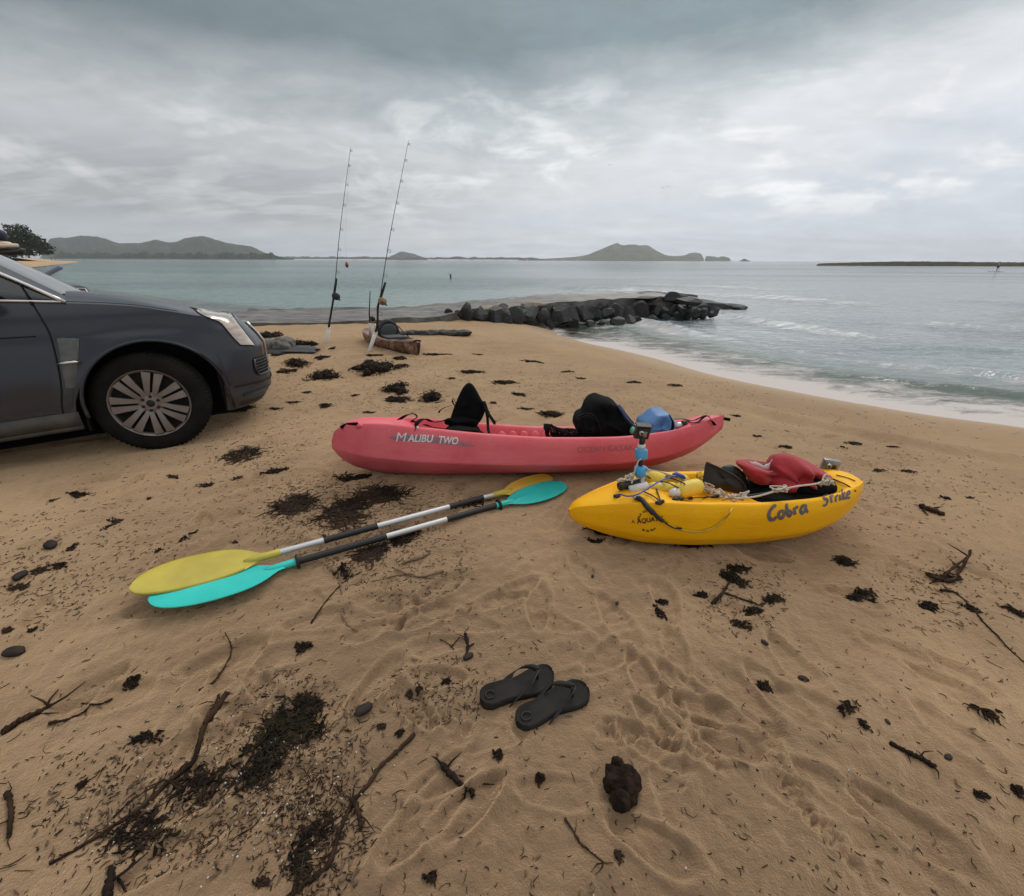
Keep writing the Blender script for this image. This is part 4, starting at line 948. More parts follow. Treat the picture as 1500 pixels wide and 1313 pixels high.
def lay_px(name, V2, F, pix, bvh, inv, m, parent, lift=.0020):
    """flat lettering laid on the hull skin where the photograph shows it"""
    V = []; o = inv @ Vector(C0); r3 = inv.to_3x3()
    for v in V2:
        p = pix(v[0], v[1]); d = (r3 @ Vector(ray(*p))).normalized(); h = bvh.ray_cast(o, d)
        if h[0] is None: h = bvh.find_nearest(o+d*3.0)
        n = h[1] if h[1].dot(d) < 0 else -h[1]; V.append(h[0]+n*lift)
    return mk(name, V, F, m, parent, False)
def text_px(name, txt, a, b, ht, m, parent, bvh, inv, shear=.2, bold=.012):
    tv, tf = text_poly(txt, 1.0, shear, bold); x0 = min(v[0] for v in tv); x1 = max(v[0] for v in tv); y1 = max(v[1] for v in tv)
    ux = np.array(b, float)-np.array(a, float); un = np.array([ux[1], -ux[0]])/np.linalg.norm(ux)
    def pix(u, v): q = np.array(a)+ux*(u-x0)/(x1-x0)+un*v/y1*ht; return q[0], q[1]
    return lay_px(name, tv, tf, pix, bvh, inv, m, parent)
def stroke(P, wd):
    """brush stroke: path and widths -> flat polygon strip"""
    q = crom(np.array([(a, b, w_) for (a, b), w_ in zip(P, wd)]), max(8, 6*len(P))); V = []; n = len(q)
    for i in range(n):
        t = q[min(i+1, n-1), :2]-q[max(i-1, 0), :2]; t = t/(np.linalg.norm(t)+1e-9); s_ = np.array([-t[1], t[0]])*q[i, 2]*.5*(1 if 0 < i < n-1 else .55)
        V += [tuple(q[i, :2]-s_)+(0,), tuple(q[i, :2]+s_)+(0,)]
    return V, [(2*i, 2*i+1, 2*i+3, 2*i+2) for i in range(n-1)]
def strokes(L):
    V, F = [], []
    for P, wd in L:
        v, f = stroke(P, wd); k = len(V); V += v; F += [tuple(i+k for i in g) for g in f]
    return V, F
def frame(o): bpy.context.view_layer.update(); return o.matrix_world.copy()

# --- red kayak
RA, RB = np.array(at(487, 649, .21)), np.array(at(1060.5, 607, .37))
RA[1] -= .055; RB[1] -= .09
ax = RB-RA; RL = float(np.linalg.norm(ax[:2])); RH = math.atan2(ax[1], ax[0])
zr = float(zg(.1, 2.85)[0])
red = thing('kayak', 'pinkish red two seat sit on top kayak lying on the sand with black seat', 'kayak', (RA[0], RA[1], zr-.012), (R(-14), 0, RH))
rt = [0, .02, .06, .14, .25, .40, .55, .68, .80, .90, .96, 1.0]
V, F = kayak_hull(RL, rt, [.012, .085, .16, .255, .315, .335, .335, .32, .26, .165, .085, .018], [.250, .325, .372, .384, .358, .315, .288, .284, .302, .340, .375, .392],
                  [.195, .130, .066, .018, .002, .0, .0, .004, .030, .105, .200, .295], [0, 0, 0, .15, .8, 1, 1, 1, .85, .15, 0, 0], [.2, .2, .2, .22, .18, .16, .155, .165, .20, .28, .33, .35], [.0, .015, .03, .045, .03, .02, .02, .02, .03, .035, .02, .0], 0, vee=True)
hull = mk('hull', V, F, M_RED, red); RBV = BVHTree.FromPolygons([Vector(v) for v in V], F)
Mred = frame(red); RINV = Mred.inverted()
def rloc(px, py, yl=-.30):
    """pixel -> point of the red kayak's own frame on the plane y = yl"""
    o = RINV @ Vector(C0); d = (RINV.to_3x3() @ Vector(ray(px, py))); t = (yl-o.y)/d.y; return o+d*t
def rtop(px, py):
    d = Vector(ray(px, py)); o = RINV @ Vector(C0); d = (RINV.to_3x3() @ d).normalized(); h = RBV.ray_cast(o, d); return h[0] if h[0] is not None else rloc(px, py, -.2)
nn = 40; v = []
prof = crom(np.array([(570, 641, .2), (580, 641.5, 3.5), (600, 642, 4.4), (630, 644, 4.2), (660, 648, 3.6), (682, 651.5, 2.0), (699, 654, .2)]), nn)
for i in range(nn): v += [(prof[i, 0], prof[i, 1]+prof[i, 2]*k, 0) for k in (1, .5, 0, -.5, -1)]
lay_px('logo_swash', v, gridfaces(nn, 5), lambda a, b: (a, b), RBV, RINV, M_PURPLE, hull, .0011)
text_px('lettering', 'M', (580.0, 646.8), (595.5, 647.4), 13.2, M_WHITED, hull, RBV, RINV, .2, .0)
text_px('lettering', 'ALIBU', (597, 646.8), (635, 647.8), 10.6, M_WHITED, hull, RBV, RINV, .2, .022)
text_px('lettering', 'TWO', (642.5, 649.0), (671, 651.2), 10.6, M_WHITED, hull, RBV, RINV, .2, .022)
text_px('maker_lettering', 'OCEAN KAYAK', (846, 663), (929, 658.8), 8.5, M_FADED, hull, RBV, RINV, .1, .02)
# foot wells pressed into the far inner wall
for i in range(5):
    q = rloc(735+i*16.5, 633, .20); b = MB(); b.blob((q.x, .240, .215), (.036, .022, .060), 40+i, .05, sub=3); b.build('foot_well_rib', M_RED, hull)
def rsurf(px, py, up):
    o = RINV @ Vector(C0); d = (RINV.to_3x3() @ Vector(ray(px, py))).normalized(); h = RBV.ray_cast(o, d)
    if h[0] is None: return rloc(px, py, 0.0)
    n = h[1] if h[1].dot(d) < 0 else -h[1]; return h[0]+n*up
# carry toggles, straps
def strap_px(name, pts, wd, m, parent, yl, lf=rloc, th=.003, side=None, n=24):
    P = [lf(a, b, c if len(q) > 2 else yl) for q in pts for (a, b, c) in [(q[0], q[1], q[2] if len(q) > 2 else yl)]]
    bb = MB(); bb.strap(crom(np.array([tuple(p) for p in P]), n), wd, th, side); return bb.build(name, m, parent)
g = MB(); A = rtop(523, 625); B_ = rtop(502, 629)
g.tube(crom(np.array([(B_.x-.01, B_.y-.01, B_.z+.012), (B_.x+.03, B_.y, B_.z+.030), (A.x, A.y, A.z+.018)]), 12), .011, 8); g.build('carry_toggle', M_STRAP, red)
g = MB(); A = rtop(523, 626); g.tube([(A.x, A.y, A.z), (A.x+.02, A.y-.01, A.z+.012), (A.x+.05, A.y-.01, A.z+.006)], [.012, .016, .008], 8); g.build('toggle_pad_eye', M_RED, hull)
A = rloc(1058, 614, 0); g = MB(); g.tube([(A.x-.02, A.y, A.z+.01), (A.x+.05, A.y-.01, A.z-.005)], .011, 8); g.build('carry_toggle', M_STRAP, red)
g = MB(); P = [(RL*.04, -.07, .275), (RL*.08, -.13, .295), (RL*.14, -.18, .312), (RL*.2, -.20, .30)]
strap_px('hatch_strap', [(608, 631.5, -.29), (611, 620, -.28), (622, 613.5, -.20), (634, 618.5, -.12), (648, 617, -.10), (658, 613, -.08)], .035, M_STRAP, red, -.2)
g = MB(); A = rtop(611.5, 626); g.lathe([(.0001, .004), (.008, .004), (.009, 0), (.009, -.004)], 12, Matrix.Translation((A.x, A.y-.008, A.z)) @ Matrix.Rotation(R(90), 4, 'X')); g.build('strap_button', M_WHITED, red)
strap_px('seat_strap', [(585, 615, -.05), (596, 608, -.1), (606, 606.5, -.1), (611, 611, -.1), (604, 617, -.1), (612, 619, -.12)], .040, M_STRAP, red, -.1)
# folding seat: tall tapering back and its base
seat = thing('seat', None, None, (0, 0, 0)); seat.parent = red
Q = lambda px, py, y=-.02: rloc(px, py, y)
outl = [(656, 628), (660, 612), (665, 597), (671, 582), (677, 570), (682, 563.5), (687, 561), (692, 563), (697, 570), (703, 581), (709, 592), (710.5, 602), (706, 614), (700, 622), (694, 632)]
C_ = [Q(*p, -.02) for p in outl]; b = MB(); Vb = []; mid = sum((Vector(c) for c in C_), Vector())/len(C_); oc = crom(np.array([tuple(c) for c in C_]+[tuple(C_[0])]), 70)[:-1]
for (k, yy) in ((.0, -.042), (.5, -.042), (.86, -.036), (.97, -.022), (1.0, 0), (.97, .020), (.86, .032), (.5, .036), (0, .036)):
    for p in oc: Vb.append((mid.x+(p[0]-mid.x)*max(k, .001), p[1]+yy+.012*float(pn(np.array(p[0]*16), np.array(p[2]*16+k*2), 5))*(k < .95), mid.z+(p[2]-mid.z)*max(k, .001)))
b.add(Vb, gridfaces(9, len(oc), True)); b.build('backrest', M_CLOTHB, seat)
A, B_ = Q(650, 632, -.16), Q(702, 637, -.16)
b = MB(); b.blob((0, 0, 0), ((B_.x-A.x)*.52, .17, .035), 6, .12, sub=3, cuts=3, M=Matrix.Translation(((A.x+B_.x)/2, -.10, (A.z+B_.z)/2+.015))); b.build('seat_pad', M_CLOTHB, seat)
b = MB(); b.blob((0, 0, 0), (.12, .05, .035), 9, .15, sub=3, cuts=4, M=Matrix.Translation(Q(676, 618, -.07))); b.build('back_pocket', M_CLOTHB, seat)
for pts, wd in (([(668, 597, -.05), (663, 589, -.06), (664, 584, -.06), (668, 592, -.06)], .02), ([(662, 594, -.06), (652, 597, -.06), (645, 601, -.07), (643, 605, -.08)], .014), ([(708, 588, -.05), (714, 604, -.1), (722, 616, -.14), (725, 622, -.15)], .030), ([(711, 598, -.05), (714, 612, -.1), (715, 628, -.2), (717, 636, -.28)], .018),
                ([(696, 628, -.1), (704, 634, -.2), (712, 637, -.26)], .04), ([(722, 616, -.14), (727, 618, -.15)], .016), ([(652, 628, -.1), (640, 627, -.12), (630, 625, -.14), (622, 622, -.2)], .03), ([(652, 617, -.08), (656, 615, -.1), (664, 617, -.1)], .05)):
    strap_px('seat_strap', pts, wd, M_STRAP, seat, -.1)
# rear tank-well strap and bottle strap
for pts, wd in (([(988, 614, .02), (1002, 616.5, .012), (1014, 619, .012), (1024, 617, .02), (1034, 614.5, .03), (1041, 618, .015), (1046, 623, .008)], .020), ([(1012, 622, .010), (1022, 621, .012), (1030, 616.5, .03), (1037, 615, .03)], .016)):
    strap_px('tank_well_strap', pts, wd, M_STRAP, red, -.1, lf=rsurf)

# --- gear on the red kayak (rests on it: own things)
def wp(v): return Mred @ Vector(v)
def world_thing(name, label, cat, p, group=None, rz=RH): return thing(name, label, cat, tuple(p), (0, 0, rz), group)
def cloth_blob(name, parts, m, seed=0, n=None): pass
q = wp(rloc(884, 640, -.02)); bag = world_thing('backpack', 'bulky black backpack slumped in the middle of the red kayak', 'backpack', q)
BI = frame(bag).inverted()
def bl_(px, py, y=-.02): return BI @ (Mred @ Vector(rloc(px, py, y)))
def shape(name, outline, y0, th, m, parent, f, seed=1, amp=.02, sc=12, n=80, boxy=False):
    """soft padded solid with the given outline, thick in y"""
    P = np.array([tuple(f(*p, y0)) for p in outline]+[tuple(f(*outline[0], y0))]); oc = crom(P, n)[:-1]; mid = P[:-1].mean(0); V = []
    ks = [(.0, -1), (.35, -.97), (.65, -.82), (.85, -.55), (.96, -.25), (1.0, 0), (.96, .25), (.85, .55), (.65, .82), (.35, .97), (.0, 1)]
    if boxy: ks = [(.0, -1), (.4, -1), (.78, -.97), (.92, -.84), (.985, -.5), (1.0, 0), (.985, .5), (.92, .84), (.78, .97), (.4, 1), (.0, 1)]
    for k, yy in ks:
        for p in oc:
            x = mid[0]+(p[0]-mid[0])*max(k, .001); z = mid[2]+(p[2]-mid[2])*max(k, .001); nz = float(pn(np.array(x*sc+seed), np.array(z*sc+yy*1.5), seed))+.5*float(pn(np.array(x*sc*2.3+seed), np.array(z*sc*2.3+yy*2.5), seed+2))
            V.append((x+amp*.4*nz*(k < .99), p[1]+yy*th+amp*nz, z+amp*.35*nz*(k < .99)))
    b = MB(); b.add(V, gridfaces(len(ks), len(oc), True)); return b.build(name, m, parent)
shape('bag_body', [(846, 634), (841, 622), (843, 610), (853, 603), (858, 592), (866, 584), (876, 581), (888, 583), (897, 588), (905, 594), (914, 602), (922, 612), (928, 625), (928, 640), (905, 644), (870, 643)], -.02, .13, M_CLOTHB, bag, bl_, 3, .036, 10, boxy=True)
shape('front_pocket', [(846, 624), (853, 611), (866, 608), (876, 616), (877, 630), (868, 638), (852, 637)], -.16, .04, M_CLOTHB, bag, bl_, 5, .012)
M_NAVY2 = mat('navy_webbing', (0.012, 0.018, 0.07), 0.7); M_GREEN = mat('mint_plastic', (0.10, 0.42, 0.28), 0.45); M_BLUEB = mat('blue_drybag', (0.055, 0.16, 0.36), 0.5, var=.18, scale=7, bump=.012, bscale=9); M_SILVER = mat('silver_metal', (0.5, 0.48, 0.46), .35, .9)
b = MB(); b.strap(crom(np.array([tuple(bl_(*p)) for p in [(905, 594, -.12), (912, 603, -.15), (918, 613, -.17), (926, 622, -.17), (934, 628, -.17)]]), 20), .03, .012); b.build('shoulder_strap', M_NAVY2, bag)
b = MB(); b.strap(crom(np.array([tuple(bl_(*p)) for p in [(848, 611, -.17), (860, 606, -.19), (870, 610, -.2), (876, 620, -.2), (880, 634, -.2)]]), 20), .018, .008); b.build('shoulder_strap', M_STRAP, bag)
b = MB(); b.blob((0, 0, 0), (.018, .02, .028), 4, .1, sub=2, M=Matrix.Translation(bl_(926.5, 631, -.2))); b.build('bottle_cap', M_GREEN, bag)
# mesh net beside it
q = wp(rloc(822, 640, -.1)); net = world_thing('mesh_bag', 'limp black net bag lying between the seat and the black backpack', 'net bag', q); NI = frame(net).inverted(); nl = lambda px, py, y=-.1: NI @ (Mred @ Vector(rloc(px, py, y)))
b = MB(); gq = np.random.RandomState(3)
top = [(797, 622), (806, 623), (815, 627), (825, 629), (836, 629), (846, 632)]; bot = [(801, 641), (812, 642), (822, 643), (832, 643), (842, 643), (850, 643)]
Tn = crom(np.array(top, float), 15); Bn = crom(np.array(bot, float), 15)
for i in range(15):
    for dx in (-3, -1, 1, 3):
        j = min(14, max(0, i+dx)); b.tube(crom(np.array([tuple(nl(*(Tn[i]*(1-f)+Bn[j]*f+gq.normal(size=2)*.7), -.12-.05*math.sin(math.pi*f)+gq.normal()*.008)) for f in np.linspace(0, 1, 5)]), 9), .0042, 5)
b.build('netting', M_STRAP, net)
b = MB(); b.tube(crom(np.array([tuple(nl(*p, -.12)) for p in top]+[tuple(nl(846, 640, -.1))]), 20), .007, 6); b.build('net_rim', M_STRAP, net)
# blue dry bag + bottle
q = wp(rloc(958, 638, 0)); db = world_thing('dry_bag', 'bright blue dry bag tucked behind the black backpack in the red kayak', 'dry bag', q); DI = frame(db).inverted(); dl = lambda px, py, y=0: DI @ (Mred @ Vector(rloc(px, py, y)))
shape('bag_body', [(938, 634), (936, 624), (938, 617), (947, 610), (957, 603), (967, 602), (976, 603), (982, 610), (986, 619), (986, 627), (974, 631), (958, 635), (946, 637)], .0, .11, M_BLUEB, db, dl, 11, .024, 13, boxy=True)
shape('roll_top', [(941, 638), (950, 633), (966, 630), (982, 622), (987, 622), (986, 633), (965, 639), (948, 641)], -.05, .08, M_NAVY, db, dl, 13, .008, 10)
b = MB(); b.strap(crom(np.array([tuple(dl(*p, -.14)) for p in [(980, 608), (985, 617), (985, 628), (978, 634)]]), 14), .02, .006); b.build('buckle_strap', M_STRAP, db)
q = wp(rloc(990, 632, -.05)); bt = world_thing('bottle', 'small silver and black bottle lying beside the blue dry bag', 'bottle', q); TI = frame(bt).inverted(); A, B_ = [TI @ (Mred @ Vector(rloc(*p, -.08))) for p in ((986, 627), (999, 622))]
b = MB(); b.tube([A, A*.3+B_*.7, B_], [.026, .026, .022], 14); b.build('flask', M_SILVER, bt); b = MB(); d_ = (B_-A).normalized(); b.tube([B_, B_+d_*.03], [.024, .024], 14); b.build('bottle_lid', M_BLACKP, bt)

# --- yellow kayak
YA, YB = np.array(at(836, 743, .15)), np.array(at(1255, 703, .21)); YA[1] += .10; YB[1] += .05
YA, YB = np.array(at(836, 743, .17)), np.array(at(1255, 704, .24)); YA[1] -= .01; YB[1] -= .03
ax = YB-YA; YL = float(np.linalg.norm(ax[:2])); YH = math.atan2(ax[1], ax[0]); zy = float(zg(1.1, 2.1)[0])
yel = thing('kayak', 'yellow surf kayak with grey lettering loaded with rope, floats and red cloth', 'kayak', (YA[0], YA[1], zy-.012), (R(-10), 0, YH))
yt = [0, .02, .06, .14, .25, .40, .55, .70, .82, .91, .97, 1.0]
V, F = kayak_hull(YL, yt, [.012, .045, .085, .150, .225, .285, .300, .288, .250, .185, .115, .045], [.182, .205, .224, .252, .276, .278, .270, .272, .284, .298, .298, .278],
                  [.150, .115, .080, .038, .008, .0, .0, .012, .050, .108, .165, .212], [0, 0, 0, 0, .1, .55, 1, 1, .75, .1, 0, 0], [.2, .2, .2, .2, .19, .15, .13, .13, .17, .22, .24, .24], [.0, .01, .018, .030, .040, .035, .02, .02, .035, .045, .025, .0], 0)
yh = mk('hull', V, F, M_YEL, yel); YBV = BVHTree.FromPolygons([Vector(v) for v in V], F); Myel = frame(yel); YINV = Myel.inverted()
def yloc(px, py, yl=-.1):
    o = YINV @ Vector(C0); d = (YINV.to_3x3() @ Vector(ray(px, py))); t = (yl-o.y)/d.y; return o+d*t
def ytop(px, py):
    o = YINV @ Vector(C0); d = (YINV.to_3x3() @ Vector(ray(px, py))).normalized(); h = YBV.ray_cast(o, d); return h[0] if h[0] is not None else yloc(px, py, -.1)
def yn(px, py, up=.01):
    """a little above the skin where the pixel's ray meets it"""
    o = YINV @ Vector(C0); d = (YINV.to_3x3() @ Vector(ray(px, py))).normalized(); h = YBV.ray_cast(o, d)
    if h[0] is None: return yloc(px, py, 0)
    n = h[1] if h[1].dot(d) < 0 else -h[1]; return h[0]+n*up
W_ = 1.0
COBRA = [([(.62, .92), (.46, 1.0), (.18, .72), (.10, .40), (.22, .12), (.50, .10), (.66, .26)], [.15, .2, .2, .22, .22, .2, .12]), 
         ([(1.0, .60), (.82, .42), (.86, .14), (1.04, .06), (1.18, .24), (1.16, .48), (.98, .60)], [.17, .19, .19, .19, .18, .17, .16]),
         ([(1.38, 1.0), (1.40, .6), (1.44, .16)], [.13, .2, .2]), ([(1.44, .14), (1.62, .10), (1.72, .30), (1.58, .46), (1.44, .38)], [.17, .17, .17, .15, .13]),
         ([(1.92, .62), (1.96, .36), (1.98, .10)], [.14, .18, .18]), ([(1.96, .40), (2.08, .60), (2.22, .56)], [.13, .15, .17]),
         ([(2.72, .62), (2.52, .58), (2.40, .32), (2.50, .10), (2.66, .18), (2.74, .42)], [.15, .17, .18, .17, .15, .13]), ([(2.76, .68), (2.78, .36), (2.92, .06)], [.15, .18, .13])]
STRIKE = [([(.62, .90), (.40, 1.0), (.18, .84), (.26, .64), (.52, .52), (.56, .28), (.34, .08), (.06, .14)], [.14, .18, .2, .2, .2, .2, .18, .12]),
          ([(.98, 1.0), (.96, .5), (1.04, .10)], [.13, .18, .16]), ([(.76, .66), (1.24, .70)], [.13, .13]), ([(1.42, .62), (1.46, .34), (1.46, .08)], [.13, .17, .17]), ([(1.46, .40), (1.58, .60), (1.70, .56)], [.12, .14, .15]),
          ([(1.88, .60), (1.90, .34), (1.94, .08)], [.13, .17, .15]), ([(1.88, .88), (1.92, .80)], [.15, .15]), ([(2.16, 1.05), (2.18, .5), (2.20, .06)], [.13, .17, .17]), ([(2.46, .70), (2.24, .40)], [.14, .13]), ([(2.24, .40), (2.52, .06)], [.14, .15]),
          ([(2.66, .36), (2.96, .44), (2.88, .66), (2.70, .58), (2.64, .30), (2.76, .08), (3.0, .16)], [.12, .12, .13, .14, .16, .16, .12])]
def put_strokes(name, L, a, bnd, ht, wid, m):
    V, F = strokes([(p, [x*1.22 for x in w_]) for p, w_ in L]); ux = np.array(bnd, float)-np.array(a, float)
    lay_px(name, V, F, lambda u, v: (a[0]+ux[0]*u/wid, a[1]+ux[1]*u/wid-v*ht), YBV, YINV, m, yh)
put_strokes('lettering', COBRA, (1124, 764.5), (1183, 752.5), 21, 2.92, M_GREYD)
put_strokes('lettering', STRIKE, (1204, 743), (1245, 730.5), 17, 3.0, M_GREYD)
text_px('logo_lettering', 'AQUATX', (933, 767), (972, 762.0), 6.6, M_BLACKD, yh, YBV, YINV, .15, .03)
text_px('logo_lettering', 'A', (925, 767), (930.5, 766.2), 5.0, M_BLACKD, yh, YBV, YINV, 0, .0)
def ring_text(txt, a0, a1, r, size, m):
    V, F = [], []; n = len(txt)
    for i, ch in enumerate(txt):
        if ch == ' ': continue
        tv, tf = text_poly(ch, size, 0, size*.03); a = R(a0+(a1-a0)*i/(n-1)); ang = a-math.pi/2 if a1 < a0 else a+math.pi/2; k = len(V); cx = .3*size
        for v in tv: u, w_ = v[0]-cx, v[1]; V.append((r*math.cos(a)+u*math.cos(ang)-w_*math.sin(ang), r*math.sin(a)+u*math.sin(ang)+w_*math.cos(ang), 0))
        F += [tuple(q+k for q in f) for f in tf]
    lay_px('logo_lettering', V, F, lambda u, v: (949+u, 762.5-v), YBV, YINV, m, yh)
ring_text('WALK ON WATER', 172, 40, 12.5, 4.4, M_BLACKD); ring_text('Get Out There', 240, 312, 16.5, 4.4, M_BLACKD)
# bungee cords over the bow deck
M_BUNGEE = mat('black_bungee', (0.010, 0.009, 0.009), 0.6); M_ROPEW = mat('pale_rope', (0.52, 0.45, 0.36), 0.85, scale=120, bump=.002, bscale=200); M_BLUEC = mat('blue_cord', (0.035, 0.09, 0.38), 0.5); M_TUBEY = mat('yellow_leash', (0.55, 0.38, 0.04), 0.35)
def cord(name, pts, r, m, parent=yel, up=.01, f=None, n=None):
    P = np.array([tuple(yloc(*p) if len(p) == 3 else yn(p[0], p[1], up)) for p in pts]); b = MB(); b.tube(crom(P, n or 8*len(pts)), r, 6); return b.build(name, m, parent)
for pts in ([(968, 737), (963, 725), (957, 709), (950, 699, -.0), (943, 694, .06)], [(1008, 730), (1001, 722), (992, 714, -.14), (972, 706, -.04), (942, 709, .0)], [(1008, 730), (1009, 718), (1003, 709, -.12), (990, 703, -.02), (966, 696, .06)], [(943, 723), (956, 729), (966, 736)],
            [(990, 733), (1010, 732), (1030, 731), (1046, 729)], [(1024, 714), (1034, 721), (1044, 727)], [(1009, 716, -.12), (1012, 712, -.1), (1020, 708, 0)]):
    cord('bungee_cord', pts, .0035, M_BUNGEE)
for px, py in ((965, 737), (968, 736), (989, 733), (995, 733), (1009, 731), (1044, 728), (1050, 728), (904, 728), (929, 711)):
    q = yn(px, py, .006); b = MB(); b.blob((0, 0, 0), (.020, .013, .012), int(px), .2, sub=2, cuts=2); b.build('deck_fitting', M_BLACKP, yel, loc=q)
# leash: black handle and yellow curved tube down the side
cord('leash_handle', [(931, 731), (940, 735), (949, 743), (957, 751)], .013, M_BLACKP, up=.012); cord('leash_clip', [(957, 750), (964, 757), (971, 762)], [.010]*24, M_BLACKP, up=.010)
cord('leash_tail', [(970, 761), (978, 767), (988, 772), (998, 773)], .005, M_BUNGEE, up=.008)
cord('leash_tube', [(978, 766), (992, 773), (1010, 777), (1030, 777), (1048, 770), (1062, 758), (1071, 745), (1076, 732), (1078, 726)], .0042, M_TUBEY, up=.007, n=60)
b = MB(); q = yn(932, 731, .014); b.blob((0, 0, 0), (.020, .013, .012), 4, .1, sub=2); b.build('leash_end', M_SILVER, yel, loc=q)
# pale lacing along the gunwale and deck lines to the camera pole
g = np.random.RandomState(6)
for k in range(7):
    pts = [(946+g.uniform(-1, 2), 688+g.uniform(-1, 3), .03), (965, 692+g.uniform(-2, 2), .06), (990+g.uniform(-3, 3), 699+g.uniform(-2, 2), .03), (1015, 708+g.uniform(-3, 3), -.03), (1040+g.uniform(-3, 3), 718+g.uniform(-2, 3), -.12), (1062+g.uniform(-4, 4), 726+g.uniform(-2, 1), -.20)]
    cord('rope', pts, .0032, M_ROPEW, n=50)
def knot(px, py, y, r, seed, m, nm='rope_knot'):
    gg = np.random.RandomState(seed); c = np.array(tuple(yloc(px, py, y))); P = [c+gg.normal(size=3)*r*np.array([1, .6, .6]) for _ in range(11)]; b = MB(); b.tube(crom(np.array(P), 80), .0042, 5); return b.build(nm, m, yel)
for i, (px, py, y, r) in enumerate([(1030, 712, -.06, .022), (1047, 720, -.14, .020), (1060, 725, -.19, .022), (1072, 727, -.22, .020), (1084, 727, -.22, .022), (1090, 728, -.23, .016), (1138, 718, -.25, .022), (1146, 717, -.25, .018), (1205, 708, -.2, .016), (1212, 703, -.18, .020), (1216, 706, -.18, .012), (1034, 707, .0, .02)]):
    knot(px, py, y, r, i, M_ROPEW)
cord('rope', [(1213, 700), (1228, 706), (1242, 713), (1252, 720)], .0032, M_STRAP, up=.006); cord('rope', [(1225, 697), (1240, 701), (1252, 706)], .0025, M_STRAP, up=.005)
cord('gunwale_lace', [(1060, 726, -.19), (1075, 729, -.235), (1088, 730, -.24), (1110, 727, -.245), (1136, 720, -.25), (1165, 713, -.25), (1195, 709, -.22), (1212, 704, -.19)], .0045, M_ROPEW, n=60)
cord('gunwale_lace', [(1090, 727, -.2), (1115, 724, -.21), (1138, 719, -.21), (1160, 713, -.21)], .006, M_BUNGEE, n=40)
cord('blue_cord', [(908, 724, -.1), (920, 727, -.16), (935, 724, -.17), (950, 715, -.13), (965, 706, -.08), (980, 700, -.02), (992, 698, .02)], .0042, M_BLUEC, n=50)
b = MB(); b.tube([yloc(985, 695, .0), yloc(990, 694, .0), yloc(1001, 699, 0), yloc(1004, 701, 0)], [.004, .011, .011, .004], 8); b.build('cord_clip', M_BLUEC, yel)
# yellow rope coil behind the bow floats
for k in range(3): knot(1020+k*5, 699+k*2, .10, .03, 40+k, M_TUBEY, 'yellow_rope')
# --- gear on the yellow kayak
def ything(name, label, cat, px, py, y, group=None):
    t = thing(name, label, cat, tuple(Myel @ Vector(yloc(px, py, y))), (0, 0, YH), group); I = frame(t).inverted(); return t, (lambda a, b_, c=y: I @ (Myel @ Vector(yloc(a, b_, c))))
M_FLOATY = mat('yellow_float', (0.72, 0.50, 0.055), 0.5, var=.12, scale=12, bump=.002, bscale=60); M_WHITEP = mat('white_plastic', (0.62, 0.58, 0.55), 0.45, var=.08); M_LBLUE = mat('pale_blue_foam', (0.07, 0.34, 0.60), 0.6, var=.10, scale=30, bump=.003, bscale=90)
for i, (a, c, r, y, lab) in enumerate([((943, 697), (966, 703), .043, .06, 'yellow foam float lashed beside the camera pole'), ((956, 716), (985, 716), .036, -.03, 'yellow foam float low on the deck under the blue cord'), ((997, 719), (1019, 713), .042, -.10, 'yellow foam float with a white end cap under black cords'), ((968, 700), (1000, 704), .036, .08, 'yellow foam float behind the others on the bow deck')]):
    t, f = ything('float', lab, 'float', (a[0]+c[0])/2, (a[1]+c[1])/2, y, 'yellow floats on the bow deck'); A, B_ = np.array(tuple(f(*a, y))), np.array(tuple(f(*c, y))); d_ = (B_-A)/np.linalg.norm(B_-A)
    b = MB(); b.tube([A-d_*r*.98, A-d_*r*.85, A-d_*r*.5, A, B_, B_+d_*r*.5, B_+d_*r*.85, B_+d_*r*.98], [r*.15, r*.55, r*.88, r, r, r*.88, r*.55, r*.15], 18); b.build('float_body', M_FLOATY, t)
    if i == 2: b = MB(); A2 = np.array(tuple(f(988, 722, y-.03))); b.tube([A2-np.array([.03, 0, 0]), A2-np.array([.015, 0, 0]), A2+np.array([.02, 0, 0])], [.008, .022, .024], 12); b.build('end_cap', M_WHITEP, t)
# camera pole
t, f = ything('camera_pole', 'camera pole with two pale blue floats and a black grip on the yellow bow', 'camera pole', 936, 716, .0)
PX = lambda py: 936.5+(940.5-936.5)*(716-py)/(716-640)
def pole(py0, py1, r, nm, m, prof=None, n=16):
    A, B_ = np.array(tuple(f(PX(py0), py0, 0))), np.array(tuple(f(PX(py1), py1, 0))); pr = prof or [(0, 1), (1, 1)]; b = MB(); b.tube([A*(1-k)+B_*k for k, _ in pr], [r*s for _, s in pr], n); return b.build(nm, m, t)
pole(716, 643, .011, 'pole_shaft', M_BLACKP); capp = [(0, .75), (.06, .93), (.15, 1), (.85, 1), (.94, .93), (1, .75)]
pole(697.5, 683, .033, 'foam_float', M_LBLUE, capp, 20); pole(672.5, 657.5, .033, 'foam_float', M_LBLUE, capp, 20); pole(657.5, 651, .020, 'collar', M_WHITEP); pole(651, 641, .013, 'mount_neck', M_BLACKP)
A, B_ = f(906, 713, -.04), f(935, 706, -.02); b = MB(); b.tube([A, A*.9+B_*.1, B_], [.019, .021, .020], 16); b.build('grip', M_BLACKP, t)
b = MB(); A, B_ = f(922, 718, -.06), f(948, 712, -.05); b.tube([A, B_], [.022, .024], 14); b.build('white_tube', M_WHITEP, t)
